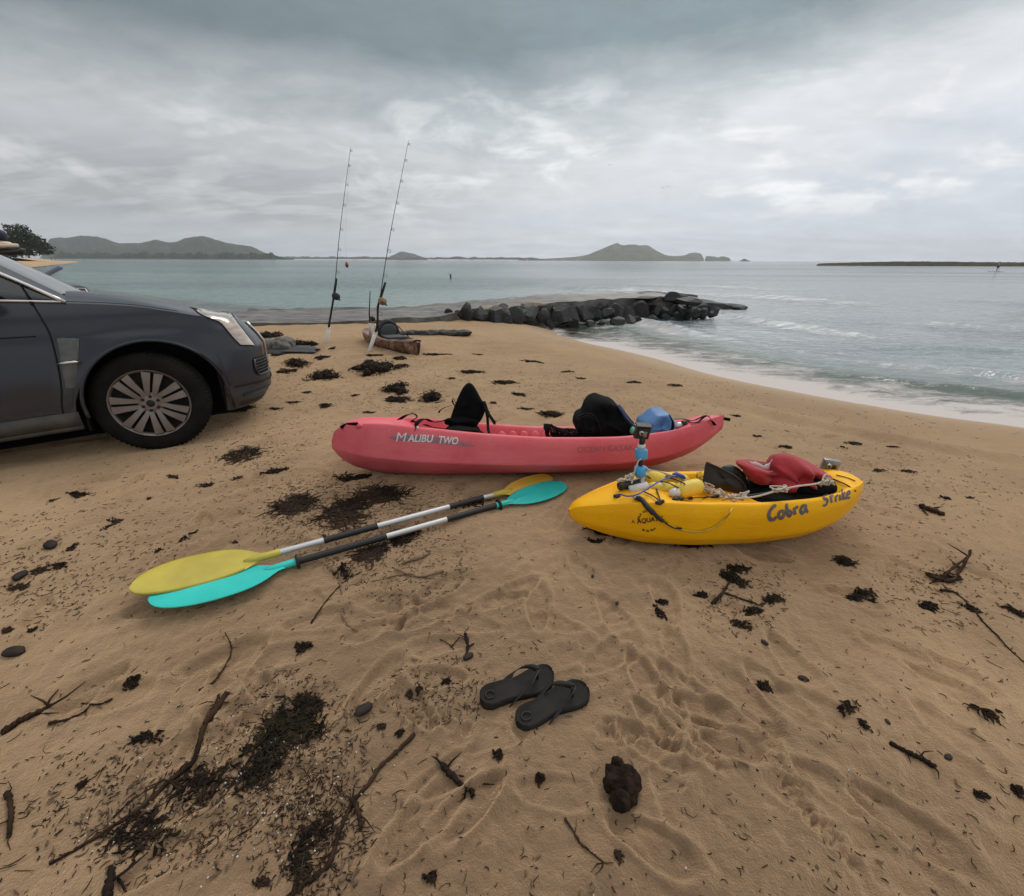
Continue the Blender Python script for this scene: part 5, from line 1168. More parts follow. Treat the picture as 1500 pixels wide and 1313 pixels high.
for i, (px, py, r) in enumerate([(926, 698, .018), (921, 701, .016), (908, 703, .010), (945, 688, .014)]):
    gg = np.random.RandomState(60+i); c = np.array(tuple(f(px, py, -.02))); b = MB(); b.tube(crom(np.array([c+gg.normal(size=3)*r for _ in range(10)]), 70), .005, 5); b.build('pole_tie', M_ROPEW, t)
b = MB(); b.tube(crom(np.array([tuple(f(*p, -.03)) for p in [(907, 703), (914, 704), (922, 702), (928, 696), (930, 690), (932, 683), (935, 676), (940, 672)]]), 40), .0035, 5); b.build('pole_tie', M_ROPEW, t)
b = MB(); b.strap([tuple(f(*p, -.01)) for p in [(942, 692), (941, 705), (943, 716), (946, 722)]], .03, .004); b.build('white_flap', M_WHITEP, t)
# action camera on the pole
def actioncam(px, py, y, w_, h_, label, lensx, m_case, m_face, m_scr, rz=0.0):
    t, f = ything('action_camera', label, 'camera', px, py, y, None); t.rotation_euler = (R(8), R(4), YH+rz); d = .015
    b = MB(); b.box((0, 0, 0), (w_, d, h_), bev=.006); b.build('case', m_case, t); b = MB(); b.box((0, -d-.003, 0), (w_*.86, .003, h_*.84), bev=.002); b.build('face', m_face, t)
    b = MB(); b.lathe([(.0001, .020), (h_*.30, .020), (h_*.36, .016), (h_*.40, 0)], 20, Matrix.Translation((lensx*w_, -d-.002, h_*.25)) @ Matrix.Rotation(R(90), 4, 'X')); b.build('lens', M_SILVER, t)
    b = MB(); b.lathe([(.0001, .0225), (h_*.2, .0225), (h_*.22, .019)], 20, Matrix.Translation((lensx*w_, -d-.002, h_*.25)) @ Matrix.Rotation(R(90), 4, 'X')); b.build('lens_glass', M_GLASS, t)
    b = MB(); b.box((-lensx*w_, -d-.007, -h_*.05), (w_*.22, .002, h_*.42), bev=.001); b.build('screen', m_scr, t); return t, f
M_SCRN = mat('camera_screen', (0.20, 0.19, 0.18), 0.25); M_CASE = mat('camera_case', (0.025, 0.024, 0.024), 0.3, coat=.6); M_CASEG = mat('grey_case', (0.22, 0.21, 0.20), 0.35, coat=.5)
t, f = actioncam(940.5, 633, -.0, .038, .036, 'small action camera in a clear housing on top of the pole', -.30, M_CASE, M_BLACKP, M_SCRN, rz=R(-6))
b = MB(); b.box((0, 0, .040), (.040, .024, .004), bev=.002); b.build('top_latch', M_BLACKP, t); b = MB(); b.box((.018, 0, -.055), (.008, .012, .022), bev=.003); b.build('mount_fin', M_BLACKP, t)
t, f = actioncam(1216, 681, .06, .042, .034, 'grey action camera on a yellow floaty mount on the stern', -.35, M_CASEG, M_CASEG, M_GLASS, rz=R(-25))
b = MB(); b.box((.0, -.006, -.036), (.040, .028, .010), bev=.004); b.build('yellow_float_back', M_FLOATY, t); b = MB(); b.tube([(-.04, -.02, -.03), (-.05, -.03, -.045), (-.03, -.035, -.055), (.0, -.03, -.055)], .006, 6); b.tube([(0, 0, -.04), (0, .01, -.10)], .014, 8); b.build('camera_foot', M_BLACKP, t)
# red cloth, black seat back and fins
def ys(name, outline, y0, th, m, parent, f, **k): return shape(name, outline, y0, th, m, parent, f, **k)
M_REDC = mat('red_cloth', (0.34, 0.022, 0.028), 0.75, var=.12, scale=7, bump=.012, bscale=6, spec=.25, sheen=.15); M_FIN = mat('dark_rubber', (0.020, 0.015, 0.012), 0.7, scale=40); M_PALE = mat('pale_lining', (0.55, 0.42, 0.42), 0.8)
t, f = ything('swim_fin', 'flat dark rubber swim fin standing upright in the yellow cockpit', 'swim fin', 1062, 720, -.05)
shape('fin_blade', [(1029, 706), (1031, 692), (1034, 680), (1037, 677), (1046, 681), (1062, 688), (1078, 697), (1090, 707), (1094, 716), (1092, 722), (1080, 723), (1060, 719), (1042, 714)], -.05, .014, M_FIN, t, f, seed=3, amp=.006, sc=9)
b = MB(); b.tube(crom(np.array([tuple(f(*p, -.066)) for p in [(1037, 678.5), (1050, 684), (1070, 694), (1086, 705), (1093, 716)]]), 30), .004, 6); b.build('fin_rib', M_BLACKP, t)
t, f = ything('swim_fin', 'curved black swim fin behind the flat upright one', 'swim fin', 1075, 712, .03)
shape('fin_blade', [(1057, 686), (1062, 682.5), (1072, 682), (1082, 686), (1090, 694), (1094, 705), (1094, 716), (1084, 712), (1072, 700)], .03, .03, M_BLACKP, t, f, seed=4, amp=.01, sc=9)
t, f = ything('red_cloth', 'crumpled red waterproof jacket heaped in the yellow cockpit', 'jacket', 1150, 715, -.02)
REDO = [(1096, 702), (1088, 690), (1080, 681), (1081, 678), (1091, 677.5), (1104, 681), (1118, 687), (1126, 686), (1131, 678), (1138, 670), (1148, 667), (1160, 667), (1174, 671), (1186, 677), (1198, 684), (1208, 692), (1211, 697), (1205, 703), (1190, 707), (1176, 710), (1173, 717), (1166, 716), (1150, 713.5), (1134, 713), (1122, 714), (1112, 712)]
def drape(name, outline, y0, th, m, parent, f, folds, seed):
    P = np.array([tuple(f(*p, y0)) for p in outline]+[tuple(f(*outline[0], y0))]); oc = crom(P, 150)[:-1]; mid = np.array(tuple(f(1152, 693, y0))); V = []
    ks = [(k, -math.sqrt(max(0, 1-k**2.6))) for k in (0, .15, .3, .45, .6, .72, .82, .9, .96, 1.0)]; ks = ks+[(k, -y) for k, y in ks[-2::-1]]
    for k, yy in ks:
        for p in oc:
            x = mid[0]+(p[0]-mid[0])*max(k, .001); z = mid[2]+(p[2]-mid[2])*max(k, .001); d = 0
            for (fa, fb, wd, amp) in folds:
                A, B_ = np.array(tuple(f(*fa, y0)))[[0, 2]], np.array(tuple(f(*fb, y0)))[[0, 2]]; q = np.array([x, z]); t_ = np.clip(((q-A)@(B_-A))/((B_-A)@(B_-A)), 0, 1); d += amp*math.exp(-(np.linalg.norm(q-A-t_*(B_-A))/wd)**2)
            nz = float(pn(np.array(x*9+seed), np.array(z*9), seed))*.030-.045*abs(float(pn(np.array(x*13+z*6+seed), np.array(z*8-x*3), seed+5)))+.014*float(pn(np.array(x*24), np.array(z*18), seed+1))
            V.append((x, p[1]+yy*th-(d+nz if yy <= 0 else 0), z))
    b = MB(); b.add(V, gridfaces(len(ks), len(oc), True)); return b.build(name, m, parent)
drape('cloth_body', REDO, .0, .10, M_REDC, t, f, [((1126, 688), (1118, 708), .02, -.045), ((1150, 680), (1135, 712), .022, .035), ((1160, 676), (1174, 712), .018, .045), ((1176, 690), (1180, 706), .02, -.05), ((1165, 678), (1205, 692), .025, .04), ((1090, 685), (1118, 703), .022, .03), ((1140, 690), (1150, 712), .012, -.02)], 3)
b = MB(); b.strap(crom(np.array([tuple(f(*p, .01)) for p in [(1098, 678), (1108, 681), (1118, 685.5), (1126, 684.5), (1131, 678)]]), 20), [.02]*4+[.03]*8+[.04]*8, .01, side=(0, .3, 1)); b.build('pale_lining', M_PALE, t)
b = MB(); b.blob((0, 0, 0), (.16, .14, .06), 5, .15, sub=3, M=Matrix.Translation(f(1182, 708, -.02))); b.build('dark_lining', M_CLOTHB, t)
t, f = ything('seat_pad', 'low black seat pad in the bottom of the yellow cockpit', 'seat pad', 1110, 722, -.06)
shape('pad', [(1088, 724), (1096, 716), (1112, 714), (1130, 713), (1165, 712), (1200, 706), (1190, 716), (1150, 722), (1110, 728)], -.04, .14, M_CLOTHB, t, f, seed=9, amp=.01)

# --- camouflage kayak with fishing seat by the rods
M_CAMO = bpy.data.materials.new('camouflage_plastic'); M_CAMO.use_nodes = True; T = NT(M_CAMO.node_tree); bb = T.n['Principled BSDF']; co = T.new('ShaderNodeTexCoord').outputs['Object']
T.l.new(T.ramp(T.noise(T.mapv(co, (1.5, 2, 2)), 4.0, 4, .6, .8), [(0.0, (.05, .035, .025)), (.42, (.06, .045, .035)), (.46, (.17, .075, .038)), (.56, (.21, .095, .048)), (.58, (.36, .27, .24)), (.66, (.10, .085, .08)), (1, (.05, .045, .045))], 'LINEAR'), bb.inputs['Base Color']); bb.inputs['Roughness'].default_value = .55
KA = ground(603, 519); KB = ground(540, 499); KA[2] = float(zg(KA[0], KA[1])[0])
ax = KB-KA; ax[2] = 0; KL = 2.6; KH = math.atan2(ax[1], ax[0])
cam_k = thing('kayak', 'brown camouflage fishing kayak with black seat beside the two rods', 'kayak', (KA[0]+.12, KA[1]-.06, KA[2]-.02), (R(3), 0, KH)); cam_k.scale = (.76, .74, .70)
V, F = kayak_hull(KL, yt, [.014, .07, .15, .25, .33, .38, .39, .37, .31, .20, .10, .02], [.30, .315, .31, .29, .27, .26, .26, .26, .27, .29, .31, .31],
                  [.02, .01, .0, .0, .0, .0, .0, .0, .02, .05, .10, .16], [0, 0, 0, .05, .5, 1, 1, 1, .6, .1, 0, 0], [.2, .2, .2, .2, .17, .15, .14, .14, .17, .2, .25, .25], [.0, .02, .035, .045, .03, .02, .02, .02, .03, .03, .02, .0], 0, n=70, across=4)
kh = mk('hull', V, F, M_CAMO, cam_k)
b = MB(); b.strap(crom(np.array([(-.005, -.012, .30), (-.02, -.01, .2), (.0, 0, .06)]), 10), .05, .02); b.build('bow_guard', M_BLACKP, cam_k); b = MB(); b.tube([(.03, -.09, .33), (.06, 0, .345), (.03, .09, .33)], .016, 6); b.build('carry_toggle', M_STRAP, cam_k)
st = thing('seat', None, None, (1.35, 0, .25)); st.parent = cam_k
b = MB(); V = []
for i in range(13):
    a = math.pi*i/12
    for (k, dx) in ((1.0, -.02), (1.0, .03), (.72, .03), (.72, -.02)): V.append((dx+.05*math.sin(a), .27*math.cos(a)*k, .40*math.sin(a)**.8*k+.02))
b.add(V, gridfaces(13, 4, True)); b.build('backrest_frame', M_BLACKP, st)
M_GREYF = mat('grey_mesh_fabric', (0.06, 0.065, 0.062), .8, scale=40); b = MB(); b.blob((0, 0, .15), (.03, .20, .17), 3, .06, sub=3); b.build('back_panel', M_GREYF, st); b = MB(); b.box((-.22, 0, .03), (.22, .24, .03), bev=.02); b.build('seat_pad', M_GREYF, st)
for s in (-1, 1): b = MB(); b.strap([(.02, s*.25, .25), (-.15, s*.30, .12), (-.34, s*.32, .03)], .03, .004); b.build('seat_strap', M_STRAP, st)
b = MB(); b.tube([(2.0, .18, .2), (1.98, .18, .52)], .028, 10); b.build('rod_holder', M_WHITEP, cam_k); b = MB(); b.tube([(2.0, .05, .2), (1.98, .05, .48)], .028, 10); b.build('rod_holder', M_WHITEP, cam_k)
# ------------------------------------------------------------------ fishing rods
M_ROD = mat('rod_blank', (0.012, 0.012, 0.013), 0.35, coat=.3); M_PVC = mat('white_pipe', (0.66, 0.63, 0.60), 0.45, var=.08, scale=8); M_REEL = mat('reel_metal', (0.035, 0.035, 0.04), 0.35, .6); M_GOLD = mat('bronze_reel', (0.30, 0.19, 0.09), .4, .7); M_RUBBER = mat('rod_grip', (0.016, 0.015, 0.014), 0.8); M_REDF = mat('red_float', (0.30, 0.03, 0.025), 0.45)
def rod(foot, pvctop, reel, tip, label, gold, seed, line=None):
    F0 = ground(*foot); Yb = F0[1]
    def w(px, py, dy=0): return np.array(atY(px, py, Yb+dy))
    T_, Rl, Pt = w(*tip), w(*reel), w(*pvctop); t = thing('fishing_rod', label, 'fishing rod', tuple(F0), (0, 0, 0), 'fishing rods standing in the sand'); L = lambda p: np.array(p)-F0
    d = L(Pt)/np.linalg.norm(L(Pt))
    b = MB(); b.tube([-d*.25, L(Pt)], [.030, .030], 16); b.tube([L(Pt)-d*.01, L(Pt)+d*.004], [.034, .034], 16); b.build('sand_spike', M_PVC, t)
    P = crom(np.array([L(Pt)*.6, L(Pt), L(Rl), L(Rl)*.55+L(T_)*.45+np.array([-.02, 0, 0]), L(T_)]), 60)
    b = MB(); b.tube(P, np.linspace(.0125, .0022, 60), 8); b.build('rod_blank', M_ROD, t)
    b = MB(); b.tube([L(Pt)+d*.0, L(Pt)+d*.12, L(Rl)-d*.10, L(Rl)-d*.02, L(Rl)+d*.16, L(Rl)+d*.3], [.019, .017, .016, .019, .020, .016], 10); b.build('grip', M_RUBBER, t)
    rl = thing('reel', None, None, tuple(L(Rl)+np.array([.06, -.06, 0]))); rl.parent = t
    b = MB(); b.lathe([(.0001, -.04), (.052, -.04), (.060, -.034), (.060, -.022), (.036, -.018), (.036, .018), (.060, .022), (.060, .034), (.052, .04), (.0001, .04)], 20, Matrix.Rotation(R(80), 4, 'X')); b.build('reel_spool', M_GOLD if gold else M_REEL, rl)
    b = MB(); b.tube([(-.06, .05, 0), (-.02, .02, 0), (0, 0, 0)], [.012, .012, .014], 8); b.build('reel_foot', M_REEL, rl); b = MB(); b.tube([(0, -.05, 0), (.05, -.06, -.03), (.075, -.065, -.05)], [.008, .007, .007], 6); b.tube([(.075, -.085, -.05), (.075, -.045, -.05)], [.013, .013], 8); b.build('reel_handle', M_REEL, rl)
    for k, f in enumerate((.20, .34, .47, .58, .68, .77, .85, .92, .99)):
        i0 = int((.28+.72*f)*59); p = P[i0]; r = .030*(1-f*.75)+.004; a = [(p[0]+.012+r+r*math.cos(q), p[1]-.01, p[2]+r*math.sin(q)) for q in np.linspace(0, 2*math.pi, 13)]
        b = MB(); b.tube(a, .0028, 5, cap=False); b.tube([tuple(p), (p[0]+.012, p[1]-.01, p[2])], .004, 5); b.build('line_guide', M_REEL, t)
    if line:
        b = MB(); b.tube([P[-1], L(w(*line[0])), L(w(*line[1]))], .0006, 4); b.build('fishing_line', M_REEL, t)
        b = MB(); q = L(w(*line[1])); b.lathe([(.0001, -.05), (.014, -.042), (.030, -.01), (.024, .02), (.005, .05), (.0001, .05)], 12, Matrix.Translation(q)); b.build('line_float', M_REDF, t)
    return t
rod((541, 515), (550, 487), (556, 441), (598.5, 206), 'tall fishing rod with bronze reel in white pipe beside the camouflage kayak', True, 1)
rod((478, 503), (481.5, 480), (489, 434), (513.5, 216), 'tall fishing rod with black reel in white pipe standing clear of the kayak', False, 2, ((505.5, 352), (508, 388)))
# short rod in the kayak's holder
P = np.array((cam_k.matrix_world if False else frame(cam_k)) @ Vector((1.98, .18, .40)))
t = thing('fishing_rod', 'short dark fishing rod held upright in the camouflage kayak', 'fishing rod', tuple(P)); b = MB(); b.tube([(0, 0, 0), (.02, 0, .25), (.08, 0, .62)], [.014, .012, .008], 8); b.build('rod_blank', M_ROD, t); b = MB(); b.blob((.07, -.02, .16), (.05, .04, .05), 3, .1, sub=2); b.build('reel', M_REEL, t)

# ------------------------------------------------------------------ paddles
M_TEAL = mat('teal_blade', (0.020, 0.52, 0.46), 0.42, var=.07, scale=5, bump=.001, bscale=90); M_YBLADE = mat('yellow_blade', (0.55, 0.44, 0.055), 0.48, col2=(0.42, 0.33, 0.05), scale=4, bump=.001, bscale=90); M_YBLADE2 = mat('yellow_blade_faded', (0.68, 0.36, 0.05), 0.5, col2=(0.60, 0.42, 0.04), scale=5)
M_ALU = mat('brushed_aluminium', (0.56, 0.55, 0.54), 0.42, 0.55, var=.12, scale=60, stretch=(.3, 6, 6)); M_FOAMB = mat('black_shaft_sleeve', (0.008, 0.008, 0.008), 0.55, scale=50)
def blade(axis0, side, outline, thick, dish, m, parent, name, lift=0.0, roll=0.0, rib=True, nz=(0, 0, 1)):
    """spoon-shaped blade: outline in (along, across) metres"""
    P = crom(np.array(outline, float), 40); n = len(P); nw = 13; a = np.array(axis0[1])-np.array(axis0[0]); a = a/np.linalg.norm(a); s = np.cross(np.array(nz, float), a); s /= np.linalg.norm(s); u = np.cross(a, s); o = np.array(axis0[0])
    cr, sr = math.cos(roll), math.sin(roll); s, u = s*cr+u*sr, -s*sr+u*cr
    V = []
    for top in (1, -1):
        for (x, lo, hi, lz) in P:
            for j in range(nw):
                f = j/(nw-1); y = lo+(hi-lo)*f; k = (2*f-1); w = (hi-lo)/2; h = dish*(k*k)*w/.09+lz+(.008*math.exp(-(y/.010)**2)*max(0, 1-x/.42) if rib else 0)*(1 if top > 0 else -1)
                h += top*thick*.5*(1-abs(k)**6)*(1 if 0.005 < x < P[-1, 0]-.004 else .3); V.append(o+a*x+s*y+u*h)
    F = gridfaces(n, nw); k = n*nw; F2 = [tuple(k+i for i in reversed(f)) for f in F]; E_ = []
    for i in range(n-1): E_ += [(i*nw, k+i*nw, k+(i+1)*nw, (i+1)*nw), (i*nw+nw-1, (i+1)*nw+nw-1, k+(i+1)*nw+nw-1, k+i*nw+nw-1)]
    E_ += [tuple(range(nw-1, -1, -1))[0:0] or (0, nw-1, k+nw-1, k)] if False else []
    return mk(name, V, F+F2+E_, m, parent)
BLADE = [(0, -.018, .018, 0), (.03, -.024, .024, 0), (.07, -.052, .050, .0), (.13, -.082, .074, .002), (.22, -.100, .086, .006), (.32, -.098, .084, .012), (.40, -.080, .066, .018), (.445, -.052, .038, .022), (.462, -.012, .006, .024)]
def paddle(label, A, B_, segs, bladeA, bladeB, mA, mB, mAs, mBs):
    """A, B_: shaft ends; segs: (from, to, material, radius) shares along the shaft"""
    A, B_ = np.array(A), np.array(B_); mid = (A+B_)/2; t = thing('kayak_paddle', label, 'paddle', tuple(mid), (0, 0, 0), 'kayak paddles lying together'); a, b_ = A-mid, B_-mid; d = (b_-a)/np.linalg.norm(b_-a)
    for f0, f1, m, r, nm in segs: b = MB(); b.tube([a+(b_-a)*f0, a+(b_-a)*f1], [r, r], 18); auto_smooth(b.build(nm, m, t), 40)
    blade((a, a-d), 1, bladeA[0], .006, bladeA[1], mA, t, 'blade', roll=bladeA[2]); blade((b_, b_+d), 1, bladeB[0], .006, bladeB[1], mB, t, 'blade', roll=bladeB[2])
    for (p, sgn, m) in ((a, -1, mAs), (b_, 1, mBs)): b = MB(); b.tube([p-d*sgn*.055, p-d*sgn*.05, p+d*sgn*.0, p+d*sgn*.05, p+d*sgn*.10], [.0175, .020, .019, .017, .009], 16, flat=.9); b.build('blade_socket', m, t)
    return t
def ring(t, A, B_, f, m=M_FOAMB): 
    mid = (np.array(A)+np.array(B_))/2; p = np.array(A)*(1-f)+np.array(B_)*f-mid; d = (np.array(B_)-np.array(A))/np.linalg.norm(np.array(B_)-np.array(A)); b = MB(); b.tube([p-d*.009, p-d*.006, p+d*.004, p+d*.007], [.021, .034, .036, .022], 20); b.build('drip_ring', m, t)
def gz(px, py, up): P = ground(px, py); return at(px, py, P[2]+up)
BL = [(x*1.10, lo*.7, hi*1.75, z) for x, lo, hi, z in BLADE]; BM = [(x, -hi, -lo, z) for x, lo, hi, z in BL]
A1, B1 = gz(417, 828, .035), gz(738, 737.5, .035)
p_t = paddle('kayak paddle with turquoise blades and a black and silver shaft', A1, B1, [(.0, .035, M_ALU, .0155, 'shaft_end'), (.03, .405, M_FOAMB, .0168, 'shaft_sleeve'), (.400, .695, M_ALU, .0155, 'shaft'), (.69, .985, M_FOAMB, .0168, 'shaft_sleeve'), (.98, 1.0, M_ALU, .0155, 'shaft_end')], (BL, .010, R(3)), ([(x*.98, lo*1.05, hi*1.05, z) for x, lo, hi, z in BLADE], .006, R(2)), M_TEAL, M_TEAL, M_TEAL, M_TEAL)
ring(p_t, A1, B1, .048); ring(p_t, A1, B1, .972)
A2, B2 = gz(392, 814, .062), gz(733, 722.5, .030)
p_y = paddle('kayak paddle with yellow blades, its nearer blade lying over the turquoise one', A2, B2, [(.0, .20, M_ALU, .0155, 'shaft_end'), (.195, .405, M_FOAMB, .0168, 'shaft_sleeve'), (.400, .735, M_ALU, .0155, 'shaft'), (.73, .905, M_FOAMB, .0168, 'shaft_sleeve'), (.90, 1.0, M_ALU, .0155, 'shaft_end')], (BM, -.012, R(-8)), ([(x*.85, -hi*1.15, -lo*.7, z) for x, lo, hi, z in BLADE], .006, R(10)), M_YBLADE, M_YBLADE2, M_YBLADE, M_YBLADE)
p_y['label'] = 'kayak paddle with yellow blades lying partly over the turquoise one'
b = MB(); p = np.array(A2)*.80+np.array(B2)*.20-(np.array(A2)+np.array(B2))/2; b.tube([p+np.array([-.01, .012, .012]), p+np.array([-.005, .02, .022])], [.012, .009], 10); b.build('shaft_knob', M_FOAMB, p_y)

# ------------------------------------------------------------------ flip-flops and stone
M_SOLE = mat('dark_foam_sole', (0.022, 0.0195, 0.017), 0.8, var=.25, scale=14, bump=.0012, bscale=260, spec=.15); M_THONG = mat('black_thong', (0.012, 0.011, 0.010), 0.6)
def flipflop(heel, toe, side, label):
    H, T_ = np.array(at(*heel, .025)), np.array(at(*toe, .025)); ax = T_-H; L = float(np.linalg.norm(ax[:2])); g0 = zg(H[0], H[1])[0]; g1 = zg(T_[0], T_[1])[0]; z0 = max(g0, g1)
    t = thing('flip_flop', label, 'flip-flop', (H[0], H[1], z0-.004), (0, 0, math.atan2(ax[1], ax[0])), 'pair of flip-flops')
    xs = np.linspace(0, 1, 44); q = 0.5-0.5*np.cos(np.linspace(0, math.pi, 44)); hw = cint(q, [0, .02, .06, .14, .3, .45, .62, .76, .88, .95, .985, 1], [.004, .020, .031, .0395, .0375, .036, .044, .0500, .046, .034, .020, .004]); cx = cint(q, [0, .3, .5, .75, 1], [0, .0, -.004, .0, .008])*side
    nj = 11; V = []
    def tz(x, k): return .034*(1-.25*x)+.010*max(0, .45-x)*0+.008*math.sin(math.pi*min(1, x/.55))*0-.004*(1-k*k)*1.0+(.012*max(0, x-.82)/.18 if x > .82 else 0)-.004*math.exp(-((x-.12)/.12)**2)*(1-k*k)
    sec = [(-.93, 0), (-1.0, .25), (-1.02, .7), (-.97, 1.0)]+[(k, 1.0) for k in np.linspace(-.86, .86, nj)]+[(.97, 1.0), (1.02, .7), (1.0, .25), (.93, 0)]
    for x, w, c in zip(q, hw, cx):
        for k, f in sec:
            zb = .010*max(0, x-.8)/.2; zt = tz(x, k)+.004*math.exp(-((abs(k)-.93)/.08)**2); V.append((x*L, c+k*w, zb+(zt-zb)*f))
    m = len(sec); o = mk('sole', V, gridfaces(44, m, True)+[tuple(range(m)), tuple(43*m+i for i in range(m-1, -1, -1))], M_SOLE, t)
    b = MB()
    for kk in np.linspace(0, 2*math.pi, 2)[:-1]: pass
    ringp = [(L*.13+.016*math.cos(a), .0+.014*math.sin(a), .031) for a in np.linspace(0, 2*math.pi*.86, 18)]; b.tube(ringp, .0022, 5); b.build('heel_logo', M_THONG, o)
    tp = (L*.78, .006*side, .062); post = [(L*.775, .006*side, .024), (L*.778, .006*side, .045), tp]
    b = MB(); b.tube(post, [.006, .005, .007], 8); b.build('toe_post', M_THONG, t)
    b = MB()
    for s in (-1, 1):
        b.strap(crom(np.array([(L*.79, .006*side+s*.004, .060), (L*.72, .006*side+s*.020, .066), (L*.60, s*.040, .058), (L*.50, s*.0445, .042), (L*.42, s*.043, .026), (L*.40, s*.041, .016)]), 26), np.linspace(.020, .058, 26), .006, side=(.75, s*-.2, .55))
    o2 = b.build('strap', M_THONG, t); return t
flipflop((703, 1019), (811, 983), 1, 'dark flip-flop set further back, beside the seaweed heap side of its pair')
flipflop((757, 1053), (858, 1001), -1, 'dark flip-flop overlapping in front of its pair, on the rock side')
for o in bpy.data.objects:
    if o.name == 'flip_flop': o['label'] = 'dark flip-flop partly hidden behind the other one of the pair'
    if o.name == 'flip_flop.001': o['label'] = 'dark flip-flop lying whole in front of the other one'
M_STONE = mat('dark_driftwood', (0.036, 0.021, 0.013), 0.9, col2=(0.007, 0.0045, 0.003), scale=22, bump=.02, bscale=30, detail=7, spec=.15)
P = ground(912, 1165); b = MB(); b.blob((0, 0, .035), (.068, .068, .045), 77, .42, 1.7, sub=4, cuts=6); b.blob((-.01, .062, .04), (.026, .03, .03), 78, .3, 1.5, sub=3, cuts=4); b.blob((.045, .012, .04), (.026, .036, .036), 79, .35, 1.5, sub=3, cuts=3); b.blob((-.01, -.055, .03), (.042, .034, .034), 80, .35, 1.6, sub=3, cuts=3)
b.V = [(v[0]*.74, v[1]*.74, v[2]*.74) for v in b.V]
o = b.build('rock', M_STONE, loc=(P[0], P[1]+.015, P[2])); o.rotation_euler = (0, 0, -.1); tag(o, 'craggy dark brown rock lying alone below the flip-flops', 'rock')
M_PEB = mat('dark_pebble', (0.020, 0.014, 0.012), 0.7, col2=(0.036, 0.026, 0.021), scale=30, spec=.2)
for i, (px, py, w, h, lab) in enumerate([(21, 957, 27, 13, 'smooth dark oval stone below the bark strip'), (533, 1041, 32, 17, 'pointed dark pod or stone beside the seaweed heap'), (868, 845, 10, 8, 'small dark pebble below the bow of the yellow kayak'), (1120, 942, 13, 8, 'dark pebble below the looped seaweed clump'), (1177, 995, 16, 7, 'grey pebble near the middle of the trampled sand'), (1389, 1110, 12, 8, 'grey pebble above the end of the straight black stick'),
                                     (904, 884, 10, 8, 'small reddish stone between the rock pebble and seaweed'), (30, 845, 20, 10, 'brown stone lying by the thin seaweed strands'), (75, 800, 24, 12, 'flat dark stone among leaves by the car'), (1118, 885, 9, 6, 'tiny stone touching the seaweed stick'), (686, 963, 22, 13, 'dark reddish stone under an upright twig'), (1300, 1058, 9, 7, 'small red brown pebble under the curled weed string')]):
    P = ground(px, py); dst = math.hypot(math.hypot(P[0], P[1]), CH); r = w*.5*dst/FPX*.70; b = MB(); b.blob((0, 0, 0), (r, r*.62, r*.42), 500+i, .22, 1.2, sub=3); o = b.build('pebble', M_PEB, loc=(P[0], P[1], P[2]+r*.2)); o.rotation_euler = (0, 0, i*.7); tag(o, lab, 'pebble', 'stones on the sand')

# ------------------------------------------------------------------ driftwood sticks
M_STICK = mat('driftwood', (0.056, 0.032, 0.019), 0.9, col2=(0.015, 0.009, 0.006), spec=.12, scale=14, bump=.003, bscale=60, stretch=(1, 1, 1)); M_STICKD = mat('wet_stick', (0.018, 0.011, 0.008), 0.85, spec=.15, scale=20, bump=.002, bscale=60); M_REED = mat('dry_reed', (0.16, 0.10, 0.055), 0.85, col2=(0.09, 0.055, 0.03), scale=20)
def stick(label, paths, m=M_STICK, name='driftwood_stick', up=.4, cat='stick'):
    b = MB(); base = None; gg = np.random.RandomState(len(label)*7+len(paths))
    for pts, r0, r1 in paths:
        P = np.array([ground(*p[:2]) for p in pts]); r0, r1 = r0*1.2, r1*1.2; r = np.linspace(r0, r1, len(P)); P[:, 2] += r*.6+.002+np.array([p[2] if len(p) > 2 else 0 for p in pts])
        if base is None: base = P[0].copy()
        n = 7*len(P); Q = crom(P, n); Q += gg.normal(size=Q.shape)*r0*.22; b.tube(Q-base, crom(r, n)[:, 0]*(1+.13*gg.normal(size=n)).clip(.5, 1.5), 7)
        for _ in range(int(len(P)*1.2)):
            i = gg.randint(2, n-1); d_ = gg.normal(size=3)*np.array([1, 1, .25]); d_ /= np.linalg.norm(d_); l_ = gg.uniform(3, 11)*r0; b.tube([Q[i]-base, Q[i]-base+d_*l_*.5, Q[i]-base+d_*l_+gg.normal(size=3)*r0], [r0*.4, r0*.3, r0*.12], 5)
    o = b.build(name, m, loc=tuple(base)); return tag(o, label, cat, 'driftwood sticks on the sand')
stick('longest driftwood branch lying diagonally in the lower corner of the sand', [([(72, 1268), (110, 1247), (150, 1222), (190, 1197), (220, 1175), (245, 1150), (283, 1118), (293, 1090), (300, 1066), (318, 1040), (334, 1016)], .0028, .0075), ([(222, 1168), (238, 1144), (265, 1158)], .002, .003), ([(165, 1200), (200, 1168), (230, 1152)], .002, .002), ([(310, 1040), (330, 1030), (347, 1034)], .003, .001), ([(300, 1062), (316, 1034), (322, 1018)], .005, .003)])
stick('long dark forked branch beside the seaweed heap', [([(440, 1302), (462, 1285), (482, 1268), (492, 1240), (500, 1212), (518, 1176), (540, 1150), (560, 1122), (585, 1100), (607, 1077)], .004, .0055), ([(516, 1172), (526, 1195), (529, 1216)], .0055, .004), ([(440, 1302), (430, 1308)], .007, .006), ([(494, 1248), (478, 1275), (450, 1296)], .003, .002)])
stick('flat strip of brown bark below the turquoise paddle blade', [([(9, 1074), (25, 1062), (45, 1052), (62, 1042), (74, 1034)], .009, .003), ([(12, 1070), (40, 1050), (55, 1046)], .006, .003)])
stick('reddish curved twig above the bark strip', [([(75, 1060), (98, 1056), (125, 1043), (133, 1033)], .004, .002), ([(120, 1031), (145, 1033), (165, 1025)], .002, .003)])
